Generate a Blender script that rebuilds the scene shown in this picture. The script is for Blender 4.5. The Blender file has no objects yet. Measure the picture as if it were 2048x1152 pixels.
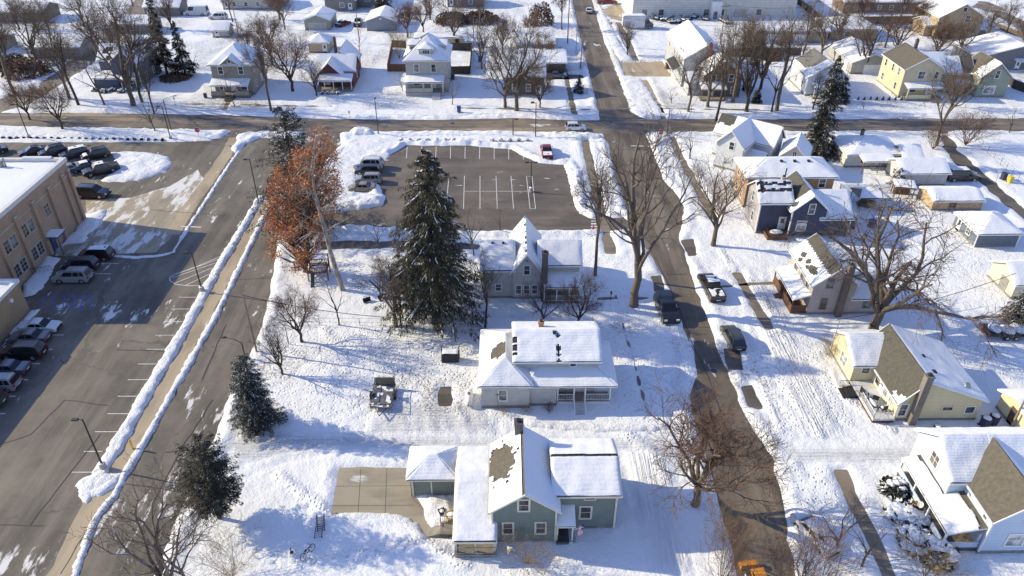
import bpy, bmesh, math, random
import numpy as np
from mathutils import Vector, Matrix, noise
from mathutils.geometry import tessellate_polygon
S = bpy.context.scene
COL = S.collection
rad = math.radians

# ---------------------------------------------------------------- camera, sky, sun, exposure
FPX, HORIZ, CAMH, VPX = 1500.0, -430.0, 56.0, 1005.0        # focal length in photo pixels, horizon row, camera height (m)
PITCH = math.atan((576 - HORIZ) / FPX)
YAW = math.atan((1024 - VPX) * math.cos(PITCH) / FPX)
cam = bpy.data.cameras.new('camera'); cam.sensor_width = 36; cam.lens = FPX / 2048 * 36
cam.clip_start = 0.5; cam.clip_end = 6000
camo = bpy.data.objects.new('camera', cam); COL.objects.link(camo)
camo.location = (0, 0, CAMH); camo.rotation_euler = (math.pi / 2 - PITCH, 0, -YAW)
S.camera = camo
SUN_EL, SUN_AZ = 26.0, -14.0       # elevation; direction the shadows run, degrees from +X
w = bpy.data.worlds.new('World'); S.world = w; w.use_nodes = True
nt = w.node_tree; bg = nt.nodes['Background']
sky = nt.nodes.new('ShaderNodeTexSky'); sky.sky_type = 'NISHITA'; sky.sun_disc = False
sky.sun_elevation = rad(SUN_EL)
sky.sun_rotation = rad(90 - (SUN_AZ + 180))                 # sky azimuth is clockwise from +Y
sky.air_density = 1.0; sky.dust_density = 0.25; sky.ozone_density = 3.0
wb = nt.nodes.new('ShaderNodeMix'); wb.data_type = 'RGBA'; wb.blend_type = 'MULTIPLY'; wb.inputs[0].default_value = 1     # camera white balance of the skylight
wb.inputs[7].default_value = (1.12, 1.0, 1.16, 1); nt.links.new(sky.outputs[0], wb.inputs[6]); nt.links.new(wb.outputs[2], bg.inputs[0]); bg.inputs[1].default_value = 0.15
sl = bpy.data.lights.new('sun', 'SUN'); sl.energy = 4.1; sl.angle = rad(0.5); sl.color = (1.0, 0.885, 0.60)
so = bpy.data.objects.new('sun', sl); COL.objects.link(so); so.location = (-200, 60, 150)
ld = Vector((math.cos(rad(SUN_AZ)) * math.cos(rad(SUN_EL)), math.sin(rad(SUN_AZ)) * math.cos(rad(SUN_EL)), -math.sin(rad(SUN_EL))))
so.rotation_euler = ld.to_track_quat('-Z', 'Y').to_euler()
S.view_settings.view_transform = 'Standard'; S.view_settings.look = 'None'
S.view_settings.exposure = 0.58; S.view_settings.gamma = 1
S.cycles.max_bounces = 5; S.cycles.diffuse_bounces = 4; S.cycles.glossy_bounces = 2; S.cycles.transparent_max_bounces = 4

# ---------------------------------------------------------------- helpers
fw = Vector((math.sin(YAW) * math.cos(PITCH), math.cos(YAW) * math.cos(PITCH), -math.sin(PITCH)))
rt = Vector((math.cos(YAW), -math.sin(YAW), 0)); upv = rt.cross(fw)
def ray(x, y): return fw * FPX + rt * (x - 1024) - upv * (y - 576)
def P(x, y, z=0.0):
    d = ray(x, y); t = (z - CAMH) / d.z
    return Vector((d.x * t, d.y * t, z))
def ZH(x, y, Y):                                            # height of the photo point (x,y) on the upright plane at depth Y
    d = ray(x, y); return CAMH + d.z * Y / d.y
def G(pts): return [(p.x, p.y) for p in (P(*q) for q in pts)]
def hsh(i, j, s):
    h = np.sin(i * 127.1 + j * 311.7 + s * 74.7) * 43758.5453
    return h - np.floor(h)
def vn(x, y, sc, seed=0):                                   # value noise 0..1 on arrays
    x = np.asarray(x) / sc; y = np.asarray(y) / sc
    i = np.floor(x); j = np.floor(y); f = x - i; g = y - j
    f = f * f * (3 - 2 * f); g = g * g * (3 - 2 * g)
    return (hsh(i, j, seed) * (1 - f) + hsh(i + 1, j, seed) * f) * (1 - g) + (hsh(i, j + 1, seed) * (1 - f) + hsh(i + 1, j + 1, seed) * f) * g
def inside(px, py, poly):
    r = np.zeros(px.shape, bool); n = len(poly)
    for k in range(n):
        x0, y0 = poly[k]; x1, y1 = poly[(k + 1) % n]
        if y0 == y1: continue
        c = ((y0 > py) != (y1 > py)) & (px < (x1 - x0) * (py - y0) / (y1 - y0) + x0)
        r ^= c
    return r
def edge_dist(px, py, poly):
    d = np.full(px.shape, 1e9); n = len(poly)
    for k in range(n):
        x0, y0 = poly[k]; x1, y1 = poly[(k + 1) % n]
        dx, dy = x1 - x0, y1 - y0; l = dx * dx + dy * dy + 1e-9
        t = np.clip(((px - x0) * dx + (py - y0) * dy) / l, 0, 1)
        d = np.minimum(d, np.hypot(px - x0 - t * dx, py - y0 - t * dy))
    return d

class MB:
    """collects faces; build() links them as ONE mesh object"""
    def __init__(s): s.v = []; s.f = []; s.m = []
    def face(s, pts, mi=0):
        b = len(s.v); s.v += [tuple(p) for p in pts]; s.f.append(tuple(range(b, b + len(pts)))); s.m.append(mi); return s
    def box(s, x0, x1, y0, y1, z0, z1, mi=0, rz=0, c=None):
        b = len(s.v); q = [(x0, y0), (x1, y0), (x1, y1), (x0, y1)]
        if rz:
            cx, cy = c or ((x0 + x1) / 2, (y0 + y1) / 2); ca, sa = math.cos(rz), math.sin(rz)
            q = [(cx + (x - cx) * ca - (y - cy) * sa, cy + (x - cx) * sa + (y - cy) * ca) for x, y in q]
        s.v += [(x, y, z0) for x, y in q] + [(x, y, z1) for x, y in q]
        for f in ((3, 2, 1, 0), (4, 5, 6, 7), (0, 1, 5, 4), (1, 2, 6, 5), (2, 3, 7, 6), (3, 0, 4, 7)):
            s.f.append(tuple(b + i for i in f)); s.m.append(mi)
        return s
    def prism(s, prof, axis, a0, a1, mi=0):
        """profile in the plane across axis ('x': (y,z) points, 'y': (x,z) points, 'z': (x,y)), run from a0 to a1"""
        mk = {'x': lambda p, a: (a, p[0], p[1]), 'y': lambda p, a: (p[0], a, p[1]), 'z': lambda p, a: (p[0], p[1], a)}[axis]
        b = len(s.v); n = len(prof)
        s.v += [mk(p, a0) for p in prof] + [mk(p, a1) for p in prof]
        s.f.append(tuple(range(b + n - 1, b - 1, -1))); s.f.append(tuple(range(b + n, b + 2 * n)))
        for i in range(n):
            j = (i + 1) % n; s.f.append((b + i, b + j, b + n + j, b + n + i))
        s.m += [mi] * (n + 2); return s
    def tube(s, p0, p1, r0, r1=None, n=6, mi=0, cap=True):
        r1 = r0 if r1 is None else r1
        p0 = Vector(p0); p1 = Vector(p1); d = (p1 - p0).normalized()
        u = d.orthogonal().normalized(); v = d.cross(u); b = len(s.v)
        for p, r in ((p0, r0), (p1, r1)):
            for k in range(n):
                a = 2 * math.pi * k / n; s.v.append(tuple(p + (u * math.cos(a) + v * math.sin(a)) * r))
        for k in range(n):
            j = (k + 1) % n; s.f.append((b + k, b + j, b + n + j, b + n + k)); s.m.append(mi)
        if cap:
            s.f.append(tuple(b + n - 1 - k for k in range(n))); s.f.append(tuple(b + n + k for k in range(n))); s.m += [mi, mi]
        return s
    def blob(s, c, rx, ry, rz, seed=0, amp=.25, nu=10, nv=6, mi=0):
        b = len(s.v); c = Vector(c)
        for j in range(nv + 1):
            th = math.pi * j / nv
            for i in range(nu):
                ph = 2 * math.pi * i / nu
                d = Vector((math.sin(th) * math.cos(ph), math.sin(th) * math.sin(ph), math.cos(th)))
                k = 1 + amp * noise.noise(d * 1.7 + Vector((seed * 3.1, seed, 0)))
                s.v.append((c.x + d.x * rx * k, c.y + d.y * ry * k, c.z + d.z * rz * k))
        for j in range(nv):
            for i in range(nu):
                k = (i + 1) % nu
                s.f.append((b + j * nu + i, b + (j + 1) * nu + i, b + (j + 1) * nu + k, b + j * nu + k)); s.m.append(mi)
        return s
    def build(s, name, mats, parent=None, smooth=False, bevel=0, loc=None, rz=0):
        me = bpy.data.meshes.new(name); me.from_pydata(s.v, [], s.f)
        for m in (mats if isinstance(mats, (list, tuple)) else [mats]): me.materials.append(m)
        if any(s.m): me.polygons.foreach_set('material_index', s.m)
        bm = bmesh.new(); bm.from_mesh(me); bmesh.ops.recalc_face_normals(bm, faces=bm.faces)
        if bevel: bmesh.ops.bevel(bm, geom=bm.edges[:], offset=bevel, segments=2, affect='EDGES', clamp_overlap=True)
        bm.to_mesh(me); bm.free()
        if smooth: me.polygons.foreach_set('use_smooth', [True] * len(me.polygons))
        me.update()
        return link(name, me, parent, loc, rz)
def link(name, me, parent=None, loc=None, rz=0):
    o = bpy.data.objects.new(name, me); COL.objects.link(o)
    if parent is not None: o.parent = parent
    if loc is not None: o.location = loc
    o.rotation_euler[2] = rz
    return o
def npmesh(name, V, F, mats, parent=None, smooth=False, mi=None):
    """numpy vertices (n,3) and quads or triangles (m,k)"""
    me = bpy.data.meshes.new(name); V = np.asarray(V, np.float32); F = np.asarray(F, np.int32); k = F.shape[1]
    me.vertices.add(len(V)); me.vertices.foreach_set('co', V.ravel())
    me.loops.add(F.size); me.loops.foreach_set('vertex_index', F.ravel())
    me.polygons.add(len(F)); me.polygons.foreach_set('loop_start', np.arange(0, F.size, k, dtype=np.int32))
    if mi is not None: me.polygons.foreach_set('material_index', np.asarray(mi, np.int32))
    if smooth: me.polygons.foreach_set('use_smooth', np.ones(len(F), bool))
    for m in (mats if isinstance(mats, (list, tuple)) else [mats]): me.materials.append(m)
    me.update(calc_edges=True)
    return link(name, me, parent)
def tag(o, label, cat=None, group=None, kind=None):
    o['label'] = label
    if cat: o['category'] = cat
    if group: o['group'] = group
    if kind: o['kind'] = kind
    return o
def thing(name, label, cat, loc=(0, 0, 0), rz=0, group=None, scale=None):
    o = bpy.data.objects.new(name, None); COL.objects.link(o); o.location = loc; o.rotation_euler[2] = rz
    o.empty_display_size = .3
    if scale: o.scale = scale
    return tag(o, label, cat, group)
def copy_tree(o, parent=None):
    c = o.copy(); COL.objects.link(c)
    if parent is not None: c.parent = parent
    for ch in list(o.children): copy_tree(ch, c)
    return c

# ---------------------------------------------------------------- materials
MC = {}
def newmat(name):
    m = bpy.data.materials.new(name); m.use_nodes = True
    n = m.node_tree.nodes; return m, n, m.node_tree.links, n['Principled BSDF']
def nd(n, t, **kw):
    x = n.new('ShaderNode' + t)
    for k, v in kw.items():
        if k in x.inputs.keys(): x.inputs[k].default_value = v
        else: setattr(x, k, v)
    return x
def mixc(n, l, fac, a, b):
    x = n.new('ShaderNodeMix'); x.data_type = 'RGBA'
    for s, v in ((x.inputs[0], fac), (x.inputs[6], a), (x.inputs[7], b)):
        if hasattr(v, 'is_output'): l.new(v, s)
        elif isinstance(v, tuple): s.default_value = (*v[:3], 1)
        else: s.default_value = v
    return x.outputs[2]
def ramp(n, l, src, a, b):
    x = n.new('ShaderNodeMapRange'); x.clamp = True
    x.inputs[1].default_value = a; x.inputs[2].default_value = b; l.new(src, x.inputs[0]); return x.outputs[0]
def M(name, col, rough=.8, var=.18, scale=2.0, bump=0.0, bscale=20, metal=0.0, lines=0.0, axis=2, fine=0.0, coat=0):
    """plain procedural finish: colour with soft blotches, optional courses (siding, boards) and grain"""
    if name in MC: return MC[name]
    m, n, l, b = newmat(name)
    tc = n.new('ShaderNodeTexCoord'); co = tc.outputs['Object']
    nz = nd(n, 'TexNoise', Scale=scale, Detail=5.0); l.new(co, nz.inputs['Vector'])
    f = ramp(n, l, nz.outputs[0], .3, .7)
    c = mixc(n, l, f, tuple(x * (1 - var) for x in col), tuple(min(1, x * (1 + var)) for x in col))
    h = None
    if lines:
        sx = n.new('ShaderNodeSeparateXYZ'); l.new(co, sx.inputs[0])
        mm = n.new('ShaderNodeMath'); mm.operation = 'MULTIPLY'; mm.inputs[1].default_value = 1 / lines; l.new(sx.outputs[axis], mm.inputs[0])
        fr = n.new('ShaderNodeMath'); fr.operation = 'FRACT'; l.new(mm.outputs[0], fr.inputs[0])
        g = ramp(n, l, fr.outputs[0], 0.0, .28)
        c = mixc(n, l, g, tuple(x * .62 for x in col), c); h = fr.outputs[0]
    l.new(c, b.inputs['Base Color'])
    b.inputs['Roughness'].default_value = rough; b.inputs['Metallic'].default_value = metal
    if coat: b.inputs['Coat Weight'].default_value = coat; b.inputs['Coat Roughness'].default_value = .08
    if bump:
        n2 = nd(n, 'TexNoise', Scale=bscale, Detail=4.0); l.new(co, n2.inputs['Vector'])
        bp = nd(n, 'Bump', Strength=bump, Distance=.05); l.new(n2.outputs[0], bp.inputs['Height']); l.new(bp.outputs[0], b.inputs['Normal'])
    MC[name] = m; return m
def snow_mat(name, col=(.80, .803, .80), dirt=0.0, bs=1.0, scale=1.0, courses=0.0, steps=0.0):
    if name in MC: return MC[name]
    m, n, l, b = newmat(name)
    geo = n.new('ShaderNodeNewGeometry'); co = geo.outputs['Position']
    n1 = nd(n, 'TexNoise', Scale=.9 * scale, Detail=6.0, Roughness=.62); l.new(co, n1.inputs['Vector'])
    n2 = nd(n, 'TexNoise', Scale=4.5 * scale, Detail=5.0, Roughness=.6); l.new(co, n2.inputs['Vector'])
    ad = n.new('ShaderNodeMath'); ad.operation = 'MULTIPLY_ADD'; ad.inputs[1].default_value = .28 if steps else .45
    l.new(n2.outputs[0], ad.inputs[0]); l.new(n1.outputs[0], ad.inputs[2]); hh = ad.outputs[0]
    if courses:
        tc = n.new('ShaderNodeTexCoord'); sx = n.new('ShaderNodeSeparateXYZ'); l.new(tc.outputs['Object'], sx.inputs[0])
        wv = n.new('ShaderNodeMath'); wv.operation = 'MULTIPLY'; wv.inputs[1].default_value = 2 * math.pi / courses; l.new(sx.outputs[2], wv.inputs[0])
        sn = n.new('ShaderNodeMath'); sn.operation = 'SINE'; l.new(wv.outputs[0], sn.inputs[0])
        a2 = n.new('ShaderNodeMath'); a2.operation = 'MULTIPLY_ADD'; a2.inputs[1].default_value = .07; l.new(sn.outputs[0], a2.inputs[0]); l.new(hh, a2.inputs[2]); hh = a2.outputs[0]
    if steps:   # footprints and paw tracks: small pits, thick in some places
        vo = nd(n, 'TexVoronoi', Scale=2.3); l.new(co, vo.inputs['Vector'])
        pit = ramp(n, l, vo.outputs['Distance'], .12, .34)
        at = n.new('ShaderNodeAttribute'); at.attribute_name = 'trodden'; wgt = at.outputs['Fac']
        mm = n.new('ShaderNodeMath'); mm.operation = 'MULTIPLY'; l.new(pit, mm.inputs[0]); l.new(wgt, mm.inputs[1])
        ms = n.new('ShaderNodeMath'); ms.operation = 'MULTIPLY_ADD'; ms.inputs[1].default_value = steps; l.new(mm.outputs[0], ms.inputs[0]); l.new(hh, ms.inputs[2]); hh = ms.outputs[0]
        for an, sc_ in (('packed_x', (.10, 3.2, 1)), ('packed_y', (3.0, .12, 1))):    # wheel tracks pressed along the lane
            aw = n.new('ShaderNodeAttribute'); aw.attribute_name = an
            mq = n.new('ShaderNodeMapping'); mq.inputs['Scale'].default_value = sc_; mq.inputs['Rotation'].default_value[2] = 0 if an == 'packed_x' else .35; l.new(co, mq.inputs[0])
            nq = nd(n, 'TexNoise', Scale=1.0, Detail=4.0, Roughness=.6); l.new(mq.outputs[0], nq.inputs['Vector'])
            q1 = n.new('ShaderNodeMath'); q1.operation = 'MULTIPLY'; l.new(nq.outputs[0], q1.inputs[0]); l.new(aw.outputs['Fac'], q1.inputs[1])
            q2 = n.new('ShaderNodeMath'); q2.operation = 'MULTIPLY_ADD'; q2.inputs[1].default_value = 2.6; l.new(q1.outputs[0], q2.inputs[0]); l.new(hh, q2.inputs[2]); hh = q2.outputs[0]
        n5 = nd(n, 'TexNoise', Scale=11.0, Detail=3.0, Roughness=.6); l.new(co, n5.inputs['Vector'])
        m5 = n.new('ShaderNodeMath'); m5.operation = 'MULTIPLY_ADD'; m5.inputs[1].default_value = .13; l.new(n5.outputs[0], m5.inputs[0]); l.new(hh, m5.inputs[2]); hh = m5.outputs[0]
    bp = nd(n, 'Bump', Strength=min(1, .55 * bs), Distance=.22 * max(1, .55 * bs)); l.new(hh, bp.inputs['Height']); l.new(bp.outputs[0], b.inputs['Normal'])
    c = col
    if steps:   # dead grass pricking through thin snow; far off also painted-in tree shade
        ag = n.new('ShaderNodeAttribute'); ag.attribute_name = 'thin'
        ng = nd(n, 'TexNoise', Scale=3.4, Detail=8.0, Roughness=.75); l.new(co, ng.inputs['Vector'])
        gq = n.new('ShaderNodeMath'); gq.operation = 'MULTIPLY_ADD'; gq.inputs[1].default_value = .30; l.new(ag.outputs['Fac'], gq.inputs[0]); l.new(ng.outputs[0], gq.inputs[2])
        gk = n.new('ShaderNodeMath'); gk.operation = 'MULTIPLY'; gk.inputs[1].default_value = .8; l.new(ramp(n, l, gq.outputs[0], .74, .86), gk.inputs[0])
        ax = n.new('ShaderNodeAttribute'); ax.attribute_name = 'packed_x'; ay = n.new('ShaderNodeAttribute'); ay.attribute_name = 'packed_y'      # pressed snow is greyer and gritty
        pm_ = n.new('ShaderNodeMath'); pm_.operation = 'MULTIPLY_ADD'; pm_.inputs[1].default_value = .45; l.new(ay.outputs['Fac'], pm_.inputs[0]); l.new(ax.outputs['Fac'], pm_.inputs[2])
        pn = nd(n, 'TexNoise', Scale=.5, Detail=5.0); l.new(mq.outputs[0], pn.inputs['Vector']); pq_ = n.new('ShaderNodeMath'); pq_.operation = 'MULTIPLY'; l.new(pm_.outputs[0], pq_.inputs[0]); l.new(ramp(n, l, pn.outputs[0], .2, .75), pq_.inputs[1])
        c = mixc(n, l, pq_.outputs[0], col, (.60, .595, .59))
        c = mixc(n, l, gk.outputs[0], c, (.20, .165, .115)); l.new(c, b.inputs['Base Color'])
    if dirt:
        n3 = nd(n, 'TexNoise', Scale=2.2, Detail=7.0, Roughness=.7); l.new(co, n3.inputs['Vector'])
        f = ramp(n, l, n3.outputs[0], .62 - .25 * dirt, .86 - .25 * dirt)
        c = mixc(n, l, f, col, (.46, .43, .39)); l.new(c, b.inputs['Base Color'])
    elif not steps: b.inputs['Base Color'].default_value = (*col, 1)
    b.inputs['Roughness'].default_value = .55; b.inputs['Specular IOR Level'].default_value = .25
    MC[name] = m; return m
def road_mat(name, col, rot=0.0, snow=.0, dark=.5, tan=(.30, .25, .19), tanamt=.4, seed=0.0, crack=True):
    """worn winter asphalt: salt bloom and wheel tracks along the travel direction, damp darker runs, packed snow streaks"""
    m, n, l, b = newmat(name)
    geo = n.new('ShaderNodeNewGeometry'); mp = n.new('ShaderNodeMapping'); mp.inputs['Rotation'].default_value[2] = rot
    mp.inputs['Location'].default_value[0] = seed; l.new(geo.outputs['Position'], mp.inputs[0])
    m2 = n.new('ShaderNodeMapping'); m2.inputs['Scale'].default_value = (.035, .55, 1); l.new(mp.outputs[0], m2.inputs[0])
    st = nd(n, 'TexNoise', Scale=1.0, Detail=5.0, Roughness=.6); l.new(m2.outputs[0], st.inputs['Vector'])
    bl = nd(n, 'TexNoise', Scale=.13, Detail=6.0, Roughness=.6); l.new(mp.outputs[0], bl.inputs['Vector'])
    gr = nd(n, 'TexNoise', Scale=14.0, Detail=3.0); l.new(mp.outputs[0], gr.inputs['Vector'])
    c = mixc(n, l, ramp(n, l, st.outputs[0], .38, .66), tuple(x * dark for x in col), col)
    c = mixc(n, l, ramp(n, l, bl.outputs[0], .40, .68), c, tuple(x * .75 + t * .25 for x, t in zip(col, tan)))
    b2 = nd(n, 'TexNoise', Scale=.31, Detail=7.0, Roughness=.65); l.new(mp.outputs[0], b2.inputs['Vector'])
    c = mixc(n, l, ramp(n, l, b2.outputs[0], .30, .46), tuple(x * (dark * .5 + .4) for x in col), c)
    if tanamt:
        mt = n.new('ShaderNodeMath'); mt.operation = 'MULTIPLY'; mt.inputs[1].default_value = tanamt
        l.new(ramp(n, l, st.outputs[0], .5, .75), mt.inputs[0]); c = mixc(n, l, mt.outputs[0], c, tan)
    c = mixc(n, l, ramp(n, l, gr.outputs[0], .25, .8), tuple(0 for x in col), c) if False else c
    if crack:
        vo = nd(n, 'TexVoronoi', Scale=.055); vo.feature = 'DISTANCE_TO_EDGE'
        wn = nd(n, 'TexNoise', Scale=.8, Detail=3.0); l.new(mp.outputs[0], wn.inputs['Vector'])
        mx = n.new('ShaderNodeVectorMath'); mx.operation = 'MULTIPLY_ADD'; mx.inputs[1].default_value = (2.4, 2.4, 0)
        l.new(wn.outputs['Color'], mx.inputs[0]); l.new(mp.outputs[0], mx.inputs[2]); l.new(mx.outputs[0], vo.inputs['Vector'])
        k = ramp(n, l, vo.outputs['Distance'], .0006, .0028); c = mixc(n, l, k, tuple(x * .6 for x in col), c)
    if snow:
        m3 = n.new('ShaderNodeMapping'); m3.inputs['Scale'].default_value = (.34, 1.1, 1); l.new(mp.outputs[0], m3.inputs[0])
        s2 = nd(n, 'TexNoise', Scale=.55, Detail=8.0, Roughness=.68); l.new(m3.outputs[0], s2.inputs['Vector'])
        g2 = nd(n, 'TexNoise', Scale=.075, Detail=3.0); l.new(mp.outputs[0], g2.inputs['Vector'])
        ga = n.new('ShaderNodeMath'); ga.operation = 'MULTIPLY_ADD'; ga.inputs[1].default_value = .55; l.new(g2.outputs[0], ga.inputs[0]); l.new(s2.outputs[0], ga.inputs[2])
        k = ramp(n, l, ga.outputs[0], .965 - .16 * snow, 1.0 - .13 * snow); c = mixc(n, l, k, c, (.68, .66, .63))
        wv_ = nd(n, 'TexNoise', Scale=.2, Detail=5.0, Roughness=.6); m4 = n.new('ShaderNodeMapping'); m4.inputs['Location'].default_value[1] = 31; m4.inputs['Scale'].default_value = (.35, 1, 1); l.new(mp.outputs[0], m4.inputs[0]); l.new(m4.outputs[0], wv_.inputs['Vector'])
        wf = n.new('ShaderNodeMath'); wf.operation = 'MULTIPLY'; wf.inputs[1].default_value = .5; l.new(ramp(n, l, wv_.outputs[0], .56, .64), wf.inputs[0]); c = mixc(n, l, wf.outputs[0], c, tuple(x * .45 for x in col))
    l.new(c, b.inputs['Base Color']); b.inputs['Roughness'].default_value = .75
    bp = nd(n, 'Bump', Strength=.25, Distance=.02); l.new(gr.outputs[0], bp.inputs['Height']); l.new(bp.outputs[0], b.inputs['Normal'])
    MC[name] = m; return m
SNOW = snow_mat('ground_snow', bs=1.5, steps=1.1)
RSNOW = snow_mat('roof_snow', bs=.6, scale=.9, courses=.15)
PSNOW = snow_mat('porch_snow', bs=.5, scale=.9)
BANK = snow_mat('plowed_snow', dirt=.45, bs=2.2, scale=1.6)
BANKC = snow_mat('clean_plowed_snow', dirt=.12, bs=2.2, scale=1.6)
WHITE = M('white_trim', (.72, .72, .70), .5, .06)
BLACKM = M('black_metal', (.02, .02, .022), .45, .1)
GREYM = M('grey_metal', (.25, .25, .26), .45, .1, metal=.6)
WOOD = M('weathered_wood', (.20, .13, .08), .8, .3, lines=.16, axis=0)
DECKW = M('grey_deck_boards', (.24, .21, .17), .8, .25)
REDWOOD = M('red_brown_wood', (.15, .055, .03), .7, .25)
BROWNW = M('brown_stained_wood', (.13, .06, .03), .7, .3)
CONC = M('concrete', (.40, .37, .32), .9, .15, 1.5)
FOUND = M('foundation_block', (.22, .205, .18), .9, .2, 2.5)
def glass_mat(name, col):
    m, n, l, b = newmat(name)
    tc = n.new('ShaderNodeTexCoord'); nz = nd(n, 'TexNoise', Scale=1.1, Detail=2.0); l.new(tc.outputs['Object'], nz.inputs['Vector'])
    c = mixc(n, l, ramp(n, l, nz.outputs[0], .45, .6), col, tuple(min(1, x * 2.6 + .02) for x in col)); l.new(c, b.inputs['Base Color'])
    b.inputs['Roughness'].default_value = .12; b.inputs['Specular IOR Level'].default_value = .6
    MC[name] = m; return m
GLASS = glass_mat('window_glass', (.022, .026, .03))
CURT = glass_mat('curtained_glass', (.22, .22, .21))
SHING = {k: M('shingle_' + k, c, .9, .22, 3.0, .5, 30, lines=.12) for k, c in dict(
    grey=(.15, .143, .13), brown=(.115, .098, .076), dark=(.05, .048, .046), olive=(.088, .082, .066), tan=(.118, .104, .08)).items()}
def brick(name, col, mortar=(.34, .31, .27)):
    if name in MC: return MC[name]
    m, n, l, b = newmat(name)
    tc = n.new('ShaderNodeTexCoord'); sx = n.new('ShaderNodeSeparateXYZ'); l.new(tc.outputs['Object'], sx.inputs[0])
    ad = n.new('ShaderNodeMath'); ad.operation = 'ADD'; l.new(sx.outputs[0], ad.inputs[0]); l.new(sx.outputs[1], ad.inputs[1])
    cx = n.new('ShaderNodeCombineXYZ'); l.new(ad.outputs[0], cx.inputs[0]); l.new(sx.outputs[2], cx.inputs[1])
    bt = nd(n, 'TexBrick', Scale=1.0); bt.inputs['Brick Width'].default_value = .24; bt.inputs['Row Height'].default_value = .085; bt.inputs['Mortar Size'].default_value = .008
    bt.inputs['Color1'].default_value = (*(x * .82 for x in col), 1); bt.inputs['Color2'].default_value = (*(min(1, x * 1.18) for x in col), 1); bt.inputs['Mortar'].default_value = (*mortar, 1)
    l.new(cx.outputs[0], bt.inputs['Vector'])
    nz = nd(n, 'TexNoise', Scale=.7, Detail=5.0); l.new(tc.outputs['Object'], nz.inputs['Vector'])
    c = mixc(n, l, ramp(n, l, nz.outputs[0], .3, .8), bt.outputs[0], tuple(x * .8 for x in col)); l.new(c, b.inputs['Base Color'])
    b.inputs['Roughness'].default_value = .9; MC[name] = m; return m

# ---------------------------------------------------------------- setting: roads, lots, walks (outlines picked from the photo, laid on the ground)
ASPH = road_mat('street_asphalt', (.145, .118, .088), rad(90), snow=.08, dark=.5, tan=(.33, .26, .18), tanamt=.5)
ASPW = road_mat('cross_street_asphalt', (.18, .147, .113), 0, snow=.25, dark=.45, tan=(.42, .325, .22), tanamt=.9, seed=40)
ASPL = road_mat('school_lot_asphalt', (.158, .134, .104), rad(90), snow=.36, dark=.5, tanamt=.3, seed=7)
ASPT = road_mat('small_lot_asphalt', (.132, .108, .086), 0, snow=.15, dark=.72, tanamt=.15, seed=21)
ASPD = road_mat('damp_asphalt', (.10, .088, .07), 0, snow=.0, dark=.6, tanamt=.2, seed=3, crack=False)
DIRTR = road_mat('gritty_side_road', (.22, .18, .14), rad(60), snow=.5, dark=.6, tanamt=.6, seed=13)
WALK = road_mat('concrete_walk_surface', (.42, .335, .225), rad(90), snow=.25, dark=.72, tan=(.47, .37, .23), tanamt=.6, seed=5, crack=False)
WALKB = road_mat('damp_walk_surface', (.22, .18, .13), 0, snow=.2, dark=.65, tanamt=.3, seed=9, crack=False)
PLAZA = road_mat('plaza_concrete', (.33, .28, .20), rad(90), snow=1.2, dark=.8, tan=(.44, .36, .25), tanamt=.5, seed=15, crack=False)
PADM = road_mat('drive_pad_concrete', (.40, .345, .25), 0, snow=.25, dark=.7, tan=(.33, .27, .18), tanamt=.6, seed=2, crack=False)

def jitter(poly, step=.8, amp=.16, seed=0):
    out = []; n = len(poly)
    for k in range(n):
        a = Vector(poly[k]); b = Vector(poly[(k + 1) % n]); L = (b - a).length; m = max(1, int(L / step)); d = (b - a) / max(L, 1e-6); nr = Vector((-d.y, d.x))
        for i in range(m):
            p = a + (b - a) * i / m
            q = p + nr * amp * 2 * noise.noise(Vector((p.x * .55 + seed, p.y * .55, seed * 1.7))); out.append((q.x, q.y))
    return out
def strip(pts, wd):
    """ground polygon of constant width along a ground polyline; wd may be a (start, end) pair"""
    pts = [Vector(p) for p in pts]; L = []; R = []; n = len(pts)
    for i, p in enumerate(pts):
        d = (pts[min(i + 1, n - 1)] - pts[max(i - 1, 0)]).normalized(); nr = Vector((-d.y, d.x))
        ww = wd if not isinstance(wd, tuple) else wd[0] + (wd[1] - wd[0]) * i / (n - 1)
        L.append(tuple(p + nr * ww / 2)); R.append(tuple(p - nr * ww / 2))
    return L + R[::-1]
CUT = []        # (polygon, plow ridge height) : where the snow cover is cut away
def surf(name, label, poly, z, m, amp=.16, ridge=.25, kind='structure', cut=True, seed=0):
    q = jitter(poly, .8, amp, seed) if amp else poly
    tri = tessellate_polygon([[Vector((x, y, 0)) for x, y in q]])
    mb = MB()
    mb.v = [(x, y, z) for x, y in q]; mb.f = [tuple(t) for t in tri]; mb.m = [0] * len(tri)
    o = mb.build(name, m)
    if sum(p.normal.z for p in o.data.polygons) < 0: o.data.flip_normals()
    if cut: CUT.append((q, ridge))
    return tag(o, label, kind=kind)

R2L = [(1098, -120), (1130, -40), (1144, 0), (1160, 75), (1172, 125), (1191, 200), (1198, 232), (1200, 262), (1216, 288), (1234, 363), (1249, 413), (1269, 463), (1301, 513), (1337, 576), (1364, 651), (1386, 701), (1394, 751), (1380, 788), (1382, 826), (1396, 864), (1420, 939), (1436, 1014), (1454, 1064), (1474, 1152), (1500, 1250)]
R2R = [(1620, 1250), (1592, 1152), (1576, 1064), (1568, 1014), (1546, 914), (1511, 864), (1486, 826), (1474, 788), (1459, 751), (1436, 701), (1421, 651), (1392, 576), (1374, 520), (1358, 475), (1366, 440), (1369, 415), (1352, 385), (1329, 363), (1300, 288), (1292, 270), (1300, 240), (1262, 225), (1254, 200), (1226, 125), (1206, 75), (1184, 0), (1165, -40), (1120, -120)]
surf('side_street', 'worn asphalt side street running away between the houses', G(R2L + R2R), .030, ASPH, .14, .22)
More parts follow.
